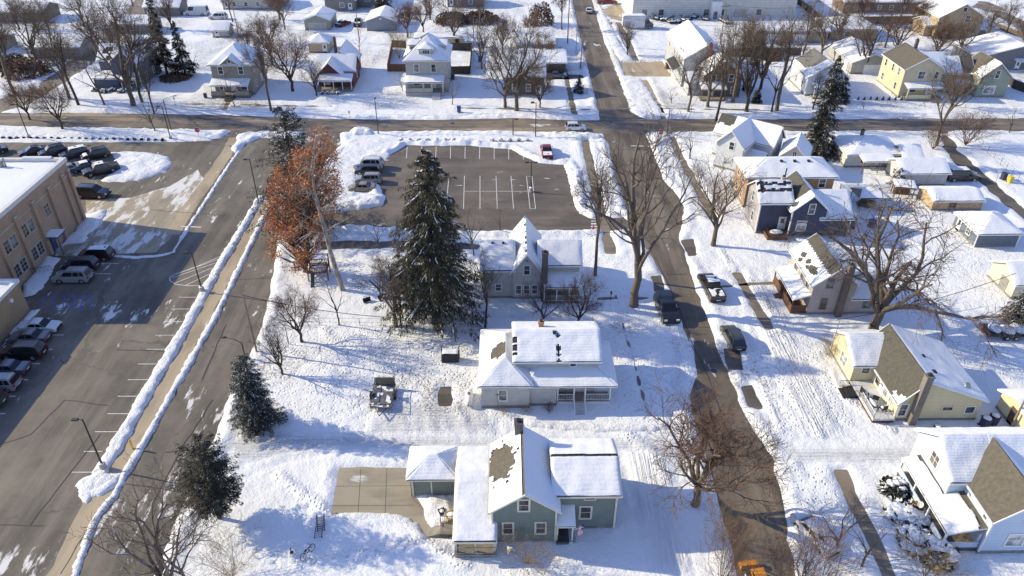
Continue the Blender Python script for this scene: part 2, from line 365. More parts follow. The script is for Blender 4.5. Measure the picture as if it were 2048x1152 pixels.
surf('cross_street', 'wide salted cross street with tan wheel tracks', G([(-80, 226), (200, 226), (450, 230), (640, 238), (860, 240), (1024, 236), (1190, 241), (1320, 238), (1700, 238), (2160, 236), (2160, 262), (1700, 263), (1312, 265), (1200, 268), (1024, 263), (860, 262), (690, 266), (640, 268), (450, 262), (300, 258), (0, 253), (-80, 252)]), .036, ASPW, .18, .3, seed=2)
surf('school_lot', 'broad asphalt school lot, drive and drop-off loop', G([(-150, 286), (300, 284), (380, 283), (440, 276), (462, 262), (640, 262), (682, 262), (682, 290), (640, 330), (600, 380), (560, 450), (545, 560), (540, 590), (524, 651), (512, 690), (478, 745), (462, 785), (435, 864), (408, 930), (367, 1014), (312, 1144), (260, 1270), (-150, 1270), (-150, 980)]), .026, ASPL, .12, .22, seed=4)
surf('corner_lot', 'dark asphalt corner parking lot with white stall lines', G([(760, 322), (787, 305), (812, 291), (940, 291), (1024, 299), (1074, 325), (1134, 330), (1144, 363), (1151, 413), (1166, 430), (1182, 436), (1250, 434), (1268, 462), (1184, 461), (1024, 464), (860, 462), (760, 455), (600, 452), (560, 440), (600, 395), (690, 420), (740, 415), (770, 398), (752, 360)]), .032, ASPT, .16, .5, seed=6)
surf('lower_drive', 'narrow grey drive below the corner parking lot', G([(640, 482), (800, 482), (920, 487), (960, 490), (955, 500), (780, 498), (640, 500)]), .03, ASPH, .2, .1, seed=8)
surf('far_side_road', 'gritty side road curving away past the far houses', G([(-40, 212), (70, 172), (105, 150), (150, 115), (188, 78), (225, 45), (262, 10), (290, -30), (330, -30), (318, 15), (262, 60), (215, 98), (180, 132), (120, 172), (60, 208), (-40, 240)]), .034, DIRTR, .4, .15, seed=3)
surf('upper_road', 'brown side road at the far right', G([(1940, 14), (1985, 26), (2060, 76), (2140, 120), (2140, 90), (2060, 50), (2000, 12), (1960, 0)]), .03, DIRTR, .3, .15, seed=5)
surf('rear_alley', 'dark wet alley beside the chain-link fence', G([(1872, 262), (1895, 262), (1915, 300), (1985, 362), (2060, 428), (2140, 500), (2140, 520), (2048, 440), (1975, 378), (1900, 318)]), .03, ASPD, .3, .1, seed=5)
surf('house_drive', 'wet concrete driveway beside the grey two-storey house', G([(1240, 126), (1325, 123), (1345, 154), (1262, 153), (1250, 150)]), .04, WALK, .2, .1, seed=7)
surf('warehouse_apron', 'muddy bare apron at the white warehouse corner', G([(1205, 20), (1240, 5), (1250, 30), (1258, 45), (1222, 38)]), .04, WALK, .3, .1, seed=9)
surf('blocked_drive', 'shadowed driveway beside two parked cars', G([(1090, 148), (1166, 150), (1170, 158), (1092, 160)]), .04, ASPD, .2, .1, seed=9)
surf('drive_pad', 'bare concrete driveway pad beside the green house garage', G([(678, 936), (820, 936), (826, 990), (840, 1000), (856, 1040), (868, 1056), (900, 1058), (904, 1080), (850, 1078), (812, 1042), (795, 1030), (662, 1029)]), .04, PADM, .12, .15, seed=11)
surf('tyre_bare_patch', 'bare dirt patch beside the propane tank', G([(880, 772), (906, 772), (908, 800), (902, 813), (880, 812), (876, 790)]), .03, ASPD, .2, .1, seed=4)
for q in ([(1444, 696), (1478, 696), (1488, 742), (1456, 742)], [(1478, 772), (1506, 770), (1526, 815), (1520, 822), (1494, 815)], [(1362, 480), (1386, 478), (1397, 512), (1376, 514)], [(1298, 550), (1322, 549), (1330, 582), (1308, 585)]):
    surf('bare_parking_spot', 'bare dark patch at the kerb where a car had stood', G(q), .03, ASPD, .15, .05, seed=q[0][0])
# walks
def walk(name, label, px, wd, m, ridge=.12, amp=.12, z=.04):
    return surf(name, label, strip(G(px), wd), z, m, amp, ridge, seed=px[0][0])
walk('school_walk', 'tan concrete walk between two snow ridges', [(470, 275), (455, 305), (415, 365), (378, 415), (345, 470)], 2.2, WALK)
walk('school_walk', 'long tan concrete walk beside the alley', [(530, 400), (509, 438), (477, 504), (437, 576), (400, 648), (360, 715), (318, 792), (277, 864), (248, 914), (222, 962), (198, 994), (171, 1039), (152, 1089), (118, 1152), (60, 1260)], (1.9, 2.2), WALK)
surf('plaza', 'snow-streaked concrete plaza between the school and its drive', G([(170, 400), (262, 396), (340, 372), (395, 340), (408, 360), (380, 410), (340, 478), (312, 505), (250, 508), (170, 512), (110, 512), (120, 470), (175, 425)]), .034, PLAZA, .1, .05, seed=12)
walk('front_walk', 'brown sidewalk on the near side of the corner lot', [(1168, 276), (1180, 330), (1190, 375), (1203, 430), (1214, 470), (1222, 508)], 1.5, WALKB)
for a in ([(1229, 583), (1233, 600)], [(1236, 612), (1242, 636)], [(1245, 646), (1250, 664)], [(1252, 672), (1262, 705)], [(1264, 712), (1272, 742)], [(1275, 752), (1280, 772)], [(1283, 782), (1292, 818)]):
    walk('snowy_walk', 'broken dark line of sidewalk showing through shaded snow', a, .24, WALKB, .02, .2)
walk('east_walk', 'cleared sidewalk past the corner house', [(1318, 215), (1340, 270), (1362, 315), (1392, 372), (1412, 410), (1428, 440)], 1.4, WALKB)
walk('east_walk', 'cleared sidewalk piece beside the black pickup', [(1472, 545), (1500, 592), (1520, 625), (1540, 660)], 1.3, WALKB)
walk('east_walk', 'cleared sidewalk in front of the light blue house', [(1678, 940), (1706, 1000), (1742, 1070), (1778, 1152), (1810, 1220)], 1.35, WALKB)
walk('far_walk', 'cleared walk beyond the cross street', [(1288, 160), (1304, 190), (1326, 232)], 1.4, WALK)
walk('far_walk', 'narrow cleared walk past the bare tree', [(1236, 45), (1256, 85), (1272, 122)], 1.6, WALKB)
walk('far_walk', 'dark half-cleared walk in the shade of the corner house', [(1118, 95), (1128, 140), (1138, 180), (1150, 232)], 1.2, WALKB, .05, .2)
for a in ([(370, 208), (520, 209)], [(512, 211), (665, 213)], [(915, 216), (1030, 218), (1190, 219)], [(1240, 217), (1560, 220)], [(1440, 573), (1545, 566)], [(1170, 598), (1300, 597)]):
    walk('thin_walk', 'thin dark line of sidewalk showing through the snow', a, .55, WALKB, .03, .2)
walk('porch_path', 'damp dark path up to the brown-stepped tan house', [(462, 186), (456, 205), (448, 224)], 1.0, WALKB, .05)
# packed snow ways: snow stays but is pressed flat and rutted
PACK = [(G([(480, 868), (700, 862), (960, 872), (1290, 872), (1400, 880), (1404, 930), (1260, 905), (960, 902), (820, 905), (640, 905), (470, 930), (440, 900)]), 0.0),
        (G([(1560, 892), (1900, 888), (1900, 932), (1585, 932)]), 0.0),
        (G([(735, 842), (800, 800), (960, 800), (1000, 870), (720, 875)]), 1.2)]
RUTS = [G(q) for q in ([(1480, 590), (1510, 690), (1580, 790), (1650, 880)], [(1560, 690), (1620, 800), (1700, 880)], [(1545, 540), (1600, 650)], [(1364, 690), (1374, 760), (1380, 800)], [(1345, 640), (1372, 720)], [(1252, 905), (1290, 1000), (1310, 1120)], [(1310, 960), (1345, 1060), (1370, 1150)], [(1225, 920), (1262, 1010)], [(470, 905), (560, 880), (660, 850), (740, 815)], [(500, 930), (620, 905), (760, 880)], [(455, 960), (560, 915), (690, 890)], [(1010, 850), (1010, 870)], [(1520, 730), (1545, 790), (1600, 850)], [(1600, 720), (1640, 800), (1660, 860)], [(1490, 640), (1520, 700)])]

# markings: thin sheets just above the asphalt
LINEW = M('white_paint', (.62, .61, .58), .7, .25, 3); LINEB = M('blue_paint', (.09, .13, .45), .7, .3, 3)
def lines(name, label, segs, wd, m, z=.045):
    mb = MB()
    for a, b in segs:
        q = strip(G([a, b]), wd); mb.face([(x, y, z) for x, y in q])
    return tag(mb.build(name, m), label, kind='structure')
sg = [((805, 298), (811, 318))] if False else []
for k in range(12):
    x = 813 + 29.2 * k
    if x < 1062: sg.append(((x - .2 * (k - 7), 292 + .5 * k + max(0, k - 7) * 4), (x + .0 * k, 317 + .3 * k)))
for xt, xb in ((898, 892), (929, 927), (960, 960), (992, 994.5), (1022, 1027)): sg.append(((xt, 352), (xb, 418)))
sg.append(((928, 383), (1055, 383)))
sg += [((1053, 353), (1064, 353)), ((1053, 353), (1060, 418)), ((1064, 353), (1071, 418)), ((1060, 418), (1071, 418))]
lines('stall_lines', 'white stall lines on the dark corner lot', sg, .11, LINEW)
sg = [((1182, 437 + 5.5 * k), (1196 + 2.5 * k * .5, 437 + 5.5 * k)) for k in range(5)]
lines('crosswalk_bars', 'faded crosswalk bars at the corner lot entrance', sg, .45, LINEW, .05)
sg = [((xl, y), (xr, y)) for xl, xr, y in ((358, 394, 595), (343, 378, 618.5), (328, 364, 643.5), (311, 349, 671), (294, 334, 699), (276, 316, 728.5), (256, 300, 760), (236, 280, 793), (215, 258, 828), (190, 238, 864), (168, 205, 903.5), (144, 190, 945))]
lines('stall_lines', 'white stall lines along the snow ridge in the school lot', sg, .11, LINEW)
sg = [((198, 527.5), (238, 527.5)), ((190, 548), (222, 548)), ((105, 670.5), (127, 670.5)), ((95, 699), (105, 699)), ((50, 728), (80, 728)), ((33, 760), (56, 760)), ((8, 793), (31, 793)), ((0, 828), (12, 828))]
lines('stall_lines', 'white stall lines beside the cars along the school wall', sg, .13, LINEW)
sg = [((88, 592.5), (185, 592.5)), ((88, 617), (172, 617))] + [((xt, 592.5), (xt - 4, 617)) for xt in (88, 110, 130, 150, 166, 185)]
lines('blue_hatching', 'blue painted accessible parking hatching by the school', sg, .12, LINEB)
arc = [(442, 513), (425, 520), (400, 531), (370, 542), (352, 548), (340, 555), (340, 562), (352, 569), (375, 572), (400, 572)]
sg = list(zip(arc[:-1], arc[1:])) + [((352, 549), (440, 518)), ((345, 556), (432, 526)), ((352, 566), (425, 536)), ((372, 571), (418, 549))]
lines('hatched_island', 'white painted hatched island in the school lot', sg, .13, LINEW)
lines('drive_lines', 'white line across the school drive and at the street end', [((362, 453), (402, 455)), ((1262, 292), (1300, 293))], .3, LINEW)
lines('slab_joints', 'dark joints in the concrete driveway pad', [((672, 973), (822, 972)), ((664, 1012), (826, 1011)), ((722, 938), (716, 1028)), ((774, 937), (770, 1028)), ((824, 996), (852, 1024))], .05, ASPD, .045)

TAR = M('tar_seam', (.035, .033, .032), .6, .2)
def seam(label, *runs):
    mb = MB()
    for px in runs:
        pts = [Vector(q) for q in G(px)]; fine = []
        for a, b in zip(pts[:-1], pts[1:]):
            n = max(1, int((b - a).length / 1.2)); fine += [a + (b - a) * k / n for k in range(n)]
        fine.append(pts[-1]); fine = [p + Vector((noise.noise(Vector((p.x * .7, p.y * .7, 1))) * .16, noise.noise(Vector((p.x * .7, p.y * .7, 5))) * .16)) for p in fine]
        q = strip(fine, .09); n = len(fine)
        for k in range(n - 1): mb.face([(*q[k], .046), (*q[k + 1], .046), (*q[2 * n - 2 - k], .046), (*q[2 * n - 1 - k], .046)])
    return tag(mb.build('tar_seam', TAR), label, kind='structure')
seam('dark tar seams along and across the side street', [(1300, 496), (1322, 540), (1348, 592), (1386, 690), (1410, 740), (1432, 800), (1462, 880)], [(1335, 549), (1375, 549)], [(1385, 724), (1446, 724)], [(1210, 320), (1240, 372)], [(1420, 930), (1545, 935)], [(1395, 655), (1420, 655)], [(1214, 300), (1300, 300)])
seam('dark tar seams along the alley beside the snow ridge', [(425, 800), (395, 850), (370, 885), (338, 945), (310, 1000)], [(470, 560), (540, 556)], [(250, 968), (372, 985)], [(452, 650), (430, 700), (405, 760)], [(330, 905), (395, 900)])
seam('dark tar seams in the school lot', [(0, 890), (60, 870), (130, 800), (215, 812)], [(60, 1050), (130, 960), (200, 870)], [(0, 1050), (90, 1052)], [(235, 700), (330, 703)], [(300, 420), (455, 432)], [(120, 1150), (175, 1060)])
# the snow cover: one height field, cut down to the asphalt inside every cleared outline, with plowed lips and ruts
def axis(bands):
    a = [bands[0][0]]
    for x0, x1, st in bands:
        n = max(1, round((x1 - x0) / st)); a += list(np.linspace(x0, x1, n + 1)[1:])
    return np.array(a)
XS = axis([(-2500, -400, 300), (-400, -140, 8), (-140, -75, .9), (-75, 60, .36), (60, 130, .6), (130, 220, 2), (220, 400, 10), (400, 2500, 300)])
YS = axis([(-600, 0, 100), (0, 34, 4), (34, 70, .34), (70, 110, .42), (110, 165, .55), (165, 260, .9), (260, 340, 5), (340, 600, 30), (600, 3000, 300)])
GX, GY = np.meshgrid(XS, YS)
sh = GX.shape; gx = GX.ravel(); gy = GY.ravel()
cover = np.zeros(gx.shape); lip = np.zeros(gx.shape)
for poly, rg in CUT:
    a = np.array(poly); m = (gx > a[:, 0].min() - 3) & (gx < a[:, 0].max() + 3) & (gy > a[:, 1].min() - 3) & (gy < a[:, 1].max() + 3)
    if not m.any(): continue
    sx, sy = gx[m], gy[m]; d = edge_dist(sx, sy, poly); ins = inside(sx, sy, poly)
    sd = np.where(ins, d, -d)
    cover[m] = np.maximum(cover[m], np.clip(.5 + sd / .7, 0, 1))
    lip[m] = np.maximum(lip[m], rg * np.exp(-((-sd - .9) / .8) ** 2))
pk = np.zeros(gx.shape); rt_ = np.zeros(gx.shape)
for poly, an in PACK:
    m = inside(gx, gy, poly); d = np.clip(edge_dist(gx[m], gy[m], poly) / 1.2, 0, 1)
    pk[m] = np.maximum(pk[m], d)
    v = gy[m] + 1.2 * vn(gx[m], gy[m] * 0, 9, 3) if not an else gx[m] * math.cos(.5) + gy[m] * math.sin(.2) + 2 * vn(gx[m], gy[m], 6, 3)
    rt_[m] += d * .06 * (np.sin(v * 4.4) + .6 * np.sin(v * 2.1 + 1)) * (.3 + vn(gx[m], gy[m], 5, 8))
for pl in RUTS:
    d = np.full(gx.shape, 9.)
    a = np.array(pl); m = (gx > a[:, 0].min() - 3) & (gx < a[:, 0].max() + 3) & (gy > a[:, 1].min() - 3) & (gy < a[:, 1].max() + 3)
    sx, sy = gx[m], gy[m]; dd = np.full(sx.shape, 9.)
    for k in range(len(pl) - 1):
        x0, y0 = pl[k]; x1, y1 = pl[k + 1]; dx, dy = x1 - x0, y1 - y0
        t = np.clip(((sx - x0) * dx + (sy - y0) * dy) / (dx * dx + dy * dy), 0, 1); dd = np.minimum(dd, np.hypot(sx - x0 - t * dx, sy - y0 - t * dy))
    rt_[m] -= .07 * np.exp(-((dd - .75) / .25) ** 2)
tr = vn(gx, gy, 17, 5); tr = np.clip((tr - .35) * 3, 0, 1)                       # where people and dogs have trampled
TRAILS = [G(q) for q in ([(650, 660), (700, 720), (760, 760)], [(720, 660), (800, 700), (880, 740)], [(570, 700), (640, 740), (740, 760)], [(600, 1130), (720, 1110), (850, 1080), (930, 1130)], [(560, 880), (640, 890), (700, 880)], [(1250, 700), (1310, 740), (1360, 780)], [(1490, 700), (1530, 780), (1560, 860)], [(1540, 740), (1600, 800), (1640, 870)], [(1660, 740), (1690, 800), (1780, 860)], [(1500, 600), (1540, 680), (1600, 740), (1640, 760)], [(1590, 930), (1620, 980), (1640, 1040)], [(1440, 500), (1480, 560), (1540, 570)], [(1240, 860), (1300, 900), (1330, 960)], [(1010, 640), (1110, 640), (1220, 610)], [(860, 680), (880, 740), (900, 790), (930, 840)], [(560, 950), (620, 1000), (660, 1030)], [(1900, 640), (1960, 700), (2040, 740)], [(1820, 480), (1880, 520), (1960, 530)])]
trail = np.zeros(gx.shape)
for pl in TRAILS:
    a = np.array(pl); m = (gx > a[:, 0].min() - 2) & (gx < a[:, 0].max() + 2) & (gy > a[:, 1].min() - 2) & (gy < a[:, 1].max() + 2); sx, sy = gx[m], gy[m]; dd = np.full(sx.shape, 9.)
    for k in range(len(pl) - 1):
        x0, y0 = pl[k]; x1, y1 = pl[k + 1]; dx, dy = x1 - x0, y1 - y0; t = np.clip(((sx - x0) * dx + (sy - y0) * dy) / (dx * dx + dy * dy), 0, 1); dd = np.minimum(dd, np.hypot(sx - x0 - t * dx, sy - y0 - t * dy) + .5 * (vn(sx, sy, 1.5, 3) - .5))
    trail[m] = np.maximum(trail[m], np.clip(1.3 - dd / .6, 0, 1))
yard = np.exp(-(((gx + 10) / 16) ** 2 + ((gy - 66) / 7) ** 2)); tr = np.clip(tr * .35 * (gx > 0) + yard, 0, 1); tr = np.maximum(tr, trail)
for q in ([(1480, 690), (1660, 690), (1720, 860), (1560, 880)], [(1500, 560), (1600, 640), (1650, 720), (1540, 700)], [(1850, 660), (2048, 690), (2048, 780), (1880, 720)], [(1560, 930), (1680, 930), (1700, 1040), (1590, 1060)]):
    pq = G(q); m = inside(gx, gy, pq); tr[m] = np.maximum(tr[m], np.clip(edge_dist(gx[m], gy[m], pq) / 2, 0, 1))
py_ = np.zeros(gx.shape)
for q in ([(1470, 560), (1530, 560), (1700, 880), (1600, 880)], [(1340, 640), (1372, 640), (1384, 830), (1330, 830)], [(1250, 900), (1345, 900), (1390, 1152), (1290, 1152)]):
    pq = G(q); m = inside(gx, gy, pq); py_[m] = np.maximum(py_[m], np.clip(edge_dist(gx[m], gy[m], pq) / 1.5, 0, 1))
thin = np.clip((vn(gx, gy, 9, 15) - .42) * 1.8, 0, .7) * ((tr > .25) | (gy > 150)) + np.clip((vn(gx, gy, 5, 61) - .55) * 1.5, 0, .5) * (vn(gx, gy, 25, 62) > .5)
thin = np.clip(thin + .30 * vn(gx, gy, 4, 71) * (gy > 150), 0, .9)  # far blocks mottled darker: dirty thin snow plus painted tree-shadow tone
smoothz = np.clip((vn(gx, gy, 12, 21) - .40) * 4, 0, 1)
near = (gy < 120) & (gy > 30)
hgt = .14 + .10 * (vn(gx, gy, 6, 1) - .5) + .05 * (vn(gx, gy, 1.7, 2) - .5) + np.where(near, (.06 + .22 * smoothz + .8 * tr) * .15 * (vn(gx, gy, .8, 4) - .5), .16 * (.3 + vn(gx, gy, 14, 44)) * (vn(gx, gy, 1.7, 4) - .5) + .16 * (vn(gx, gy, 4.5, 45) - .5))
hgt = hgt * (1 - .75 * pk) + rt_
thin = np.clip(thin + .5 * np.exp(-((lip / .1 - 1) / .9) ** 2) * (lip > .01) * vn(gx, gy, 3, 31), 0, 1)
hgt += lip * (.35 + 1.1 * vn(gx, gy, 1.3, 6)) * (.6 + .8 * vn(gx, gy, .6, 7)) * (1 - pk)
hgt = hgt * (1 - cover) - .10 * cover
far = (np.abs(gx) > 300) | (gy > 350); hgt[far] = .1
ny, nx = sh; I = np.arange(ny * nx).reshape(ny, nx)
F = np.stack([I[:-1, :-1].ravel(), I[:-1, 1:].ravel(), I[1:, 1:].ravel(), I[1:, :-1].ravel()], 1)
gnd = npmesh('snow_ground', np.stack([gx, gy, hgt], 1), F, SNOW, smooth=True)
for an, av in (('trodden', np.clip(.05 * smoothz + tr, 0, 1)), ('packed_x', pk), ('packed_y', py_), ('thin', thin)):
    gnd.data.attributes.new(an, 'FLOAT', 'POINT').data.foreach_set('value', av.astype(np.float32))
tag(gnd, 'snow covered ground with footprints and wheel ruts', kind='structure')

# heaps and ridges of plowed snow
def heap(label, poly, h, wslope=.8, res=.3, m=None, seed=0, base=.02, rough=.5, name='snow_heap', wav=1.0):
    a = np.array(poly); x = np.arange(a[:, 0].min() - 1, a[:, 0].max() + 1, res); y = np.arange(a[:, 1].min() - 1, a[:, 1].max() + 1, res)
    X, Y = np.meshgrid(x, y); sx, sy = X.ravel(), Y.ravel()
    sx = sx + (vn(sx, sy, .8, seed) - .5) * res * .8; sy = sy + (vn(sx, sy, .8, seed + 3) - .5) * res * .8
    d = edge_dist(sx, sy, poly); sd = np.where(inside(sx, sy, poly), d, -d) + wav * (.55 * (vn(sx, sy, 1.2, seed + 9) - .5) + .3 * (vn(sx, sy, 3.5, seed + 12) - .5)) + .22 * (vn(sx, sy, .5, seed + 5) - .5)
    t = np.clip(sd / wslope, 0, 1); t = t * (2 - t)
    z = base + h * t * (1 - rough / 2 + rough * vn(sx, sy, 1.6, seed + 1)) + t * rough * (.75 * h * (vn(sx, sy, .75, seed + 2) - .5) + .22 * (vn(sx, sy, .38, seed + 4) - .5))
    z = np.where(sd <= 0, base - .12 + np.clip(sd, -.2, 0), z)
    ny, nx = X.shape; I = np.arange(ny * nx).reshape(ny, nx); keep = (sd.reshape(ny, nx) > -.35)
    k = keep[:-1, :-1] | keep[:-1, 1:] | keep[1:, 1:] | keep[1:, :-1]
    F = np.stack([I[:-1, :-1][k], I[:-1, 1:][k], I[1:, 1:][k], I[1:, :-1][k]], 1)
    us, inv = np.unique(F, return_inverse=True)
    return tag(npmesh(name, np.stack([sx, sy, z], 1)[us], inv.reshape(F.shape), m or BANKC, smooth=True), label, kind='stuff')
def ridge(label, px, wd, h, seed=0, m=None, res=.26): return heap(label, strip(G(px), wd), h, (wd if not isinstance(wd, tuple) else wd[0]) * .5, res, m, seed, .02, .45, 'snow_ridge', .35)
ridge('plowed snow ridge on the lot side of the long tan walk', [(522, 392), (496, 438), (456, 504), (414, 576), (375, 648), (333, 720), (291, 792), (250, 864), (220, 914), (196, 950)], (1.25, 1.75), .32, 1, BANKC, .2)
ridge('plowed snow ridge on the alley side of the long tan walk', [(542, 412), (524, 440), (494, 504), (459, 576), (423, 648), (382, 720), (340, 792), (300, 864), (271, 914), (252, 946), (230, 989), (190, 1039), (171, 1089), (150, 1152), (130, 1180)], (1.05, .8), .24, 2, BANK, .2)
heap('snow tongue closing the walk below the lamp footing', G([(220, 950), (246, 946), (240, 968), (205, 992), (176, 1000), (180, 985), (205, 970)]), .3, .7, .22, BANKC, 33)
heap('lumpy snow heap at the end of the ridge round the lamp base', G([(182, 948), (205, 934), (222, 945), (240, 954), (226, 972), (192, 992), (172, 1022), (158, 1005), (148, 972)]), .42, 1.4, .25, BANKC, 3)
heap('round snow island in the drop-off loop', G([(222, 305), (262, 303), (305, 306), (338, 315), (345, 328), (330, 345), (300, 356), (262, 364), (215, 366), (202, 362), (225, 345), (228, 325)]), .4, 1.5, .35, BANKC, 4)
heap('snow heap between the parked cars and the bare pad of the corner lot', G([(668, 385), (720, 386), (758, 392), (770, 400), (762, 412), (720, 420), (690, 424), (640, 428), (640, 400)]), .7, 1.4, .3, BANKC, 5)
heap('wide plowed snow field left of the corner lot cars', G([(684, 290), (700, 268), (760, 275), (800, 280), (812, 288), (790, 300), (775, 318), (745, 322), (720, 345), (712, 385), (662, 392), (640, 410), (636, 380), (660, 330)]), .3, 1.6, .35, BANKC, 6)
ridge('snow bank along the street edge of the corner lot', [(690, 268), (800, 270), (930, 270), (1060, 271), (1180, 274)], 1.8, .28, 7, BANK, .35)
ridge('snow bank between the shrub row and the corner lot', [(812, 286), (940, 286), (1030, 290), (1075, 318), (1135, 322)], 1.6, .25, 8, BANKC, .35)
ridge('snow bank on the street side of the corner lot', [(1138, 330), (1150, 365), (1158, 405), (1172, 428)], 2.0, .42, 9, BANKC, .3)
ridge('rubbly snow bank below the corner lot', [(690, 466), (800, 470), (940, 472), (1060, 472), (1180, 469)], 2.0, .32, 10, BANKC, .3)
heap('snow pile at the street corner of the corner lot', G([(1085, 268), (1160, 266), (1200, 270), (1208, 278), (1150, 284), (1090, 275)]), .7, 1.2, .35, BANK, 11)
heap('tall snow pile by the small lamp post at the lot entrance', G([(700, 262), (728, 256), (752, 262), (748, 272), (705, 274)]), 1.0, 1.5, .35, BANKC, 12)
ridge('snow bank along the far side of the cross street', [(300, 222), (470, 224), (640, 231), (860, 233), (1024, 229), (1186, 234)], 1.6, .35, 13, BANK, .45)
ridge('snow bank along the far side of the cross street, right part', [(1300, 230), (1500, 231), (1800, 230), (2120, 229)], 1.6, .4, 14, BANK, .5)
ridge('snow bank along the near side of the cross street, right part', [(1310, 272), (1500, 270), (1800, 270), (2120, 269)], 1.4, .4, 15, BANK, .5)
ridge('snow strip between the cross street and the drop-off loop', [(-60, 268), (180, 272), (330, 274), (430, 272)], 5.0, .45, 16, BANKC, .4)
heap('snow corner island by the spruce tops', G([(478, 268), (530, 262), (610, 264), (600, 276), (520, 276), (490, 290), (470, 310), (462, 300)]), .45, 1.0, .35, BANKC, 17)
ridge('low snow edge along the tan walk of the school drive', [(492, 280), (472, 310), (440, 358), (405, 412), (372, 462), (346, 505), (318, 512), (270, 515), (225, 512)], .7, .14, 18, BANKC, .2)
heap('snow along the foot of the brick school wall, far part', G([(172, 432), (215, 418), (210, 432), (170, 485), (120, 492), (140, 468)]), .3, .8, .25, BANKC, 19)
heap('snow along the foot of the brick school wall, near part', G([(92, 512), (124, 516), (112, 532), (98, 558), (70, 590), (45, 598), (45, 572), (75, 535)]), .3, .8, .25, BANKC, 20)
heap('snow strip along the low brick wing', G([(62, 622), (90, 613), (75, 628), (40, 664), (10, 695), (0, 695), (30, 655)]), .25, .5, .22, BANKC, 21)
heap('white snow heap beside the bare concrete pad', G([(850, 990), (896, 990), (910, 1005), (908, 1040), (895, 1055), (866, 1056), (850, 1036), (846, 1008)]), .55, .9, .2, BANKC, 22)
ridge('plowed snow along the far side of the packed alley', [(1040, 846), (1100, 852), (1180, 858), (1290, 858), (1340, 850)], 1.5, .35, 23, BANKC, .25)
ridge('lumpy snow edge below the bare concrete pad', [(668, 1040), (720, 1038), (790, 1040), (822, 1056), (845, 1088)], 1.6, .3, 24, BANKC, .22)
heap('snow piled at the corner drive beyond the cross street', G([(1240, 155), (1262, 152), (1286, 160), (1330, 232), (1300, 236), (1262, 222)]), .3, 1.2, .4, BANKC, 25)
heap('snow piled between the walk and the bare far tree', G([(1190, 5), (1205, 15), (1240, 80), (1268, 122), (1236, 126), (1216, 90), (1198, 40)]), .5, 1.4, .5, BANKC, 26)
heap('snow pile by the stop sign corner', G([(1298, 268), (1340, 264), (1345, 285), (1310, 298)]), .6, 1.2, .35, BANKC, 27)

# ---------------------------------------------------------------- houses
def lift_quad(q, dz):
    return [Vector(p) + Vector((0, 0, dz)) for p in q]
def snow_plane(mb, q, t=.15, mask=None, res=.4, seed=0):
    """snow lying on the roof plane q = eave0, eave1, ridge1, ridge0; mask(u, v) > 0 where it lies; thins out to its edges"""
    e0, e1, r1, r0 = [Vector(p) for p in q]
    L = max((e1 - e0).length, (r1 - r0).length); Hh = max((r0 - e0).length, (r1 - e1).length)
    nu = max(3, int(L / res)); nv = max(3, int(Hh / res)); b = len(mb.v)
    on = {}
    for j in range(nv + 1):
        for i in range(nu + 1):
            u, v = i / nu, j / nv
            p = (e0 * (1 - u) + e1 * u) * (1 - v) + (r0 * (1 - u) + r1 * u) * v
            ml = mask(u, v) if mask else 1
            d = min(u * L, (1 - u) * L, v * Hh + .12, (1 - v) * Hh + .1) / .22
            if mask: d = min(d, ml / .06)
            n_ = noise.noise(Vector((p.x * .9 + seed, p.y * .9, p.z))) * .35 + noise.noise(Vector((p.x * .3, p.y * .3 + seed, p.z))) * .35
            h = .72 * t * max(0, min(1, d)) ** .5 * (1 + 1.3 * n_)
            on[i, j] = ml > 0
            mb.v.append((p.x, p.y, p.z + .015 + h))
    for j in range(nv):
        for i in range(nu):
            if mask and not (on[i, j] + on[i + 1, j] + on[i, j + 1] + on[i + 1, j + 1] >= 3): continue
            mb.f.append((b + j * (nu + 1) + i, b + j * (nu + 1) + i + 1, b + (j + 1) * (nu + 1) + i + 1, b + (j + 1) * (nu + 1) + i)); mb.m.append(0)
def nz(u, v, s, f=6.0): return noise.noise(Vector((u * f + s * 7.3, v * f, s)))
BARE = 'bare'
WR = []
BLIND = glass_mat('glass_with_blind', (.09, .09, .085)); CURT2 = glass_mat('glass_with_dark_curtain', (.05, .042, .035))
def boards(h, *bs):
    for b in bs: h.part(MB().box(*b), 'corner_board', h.trim)
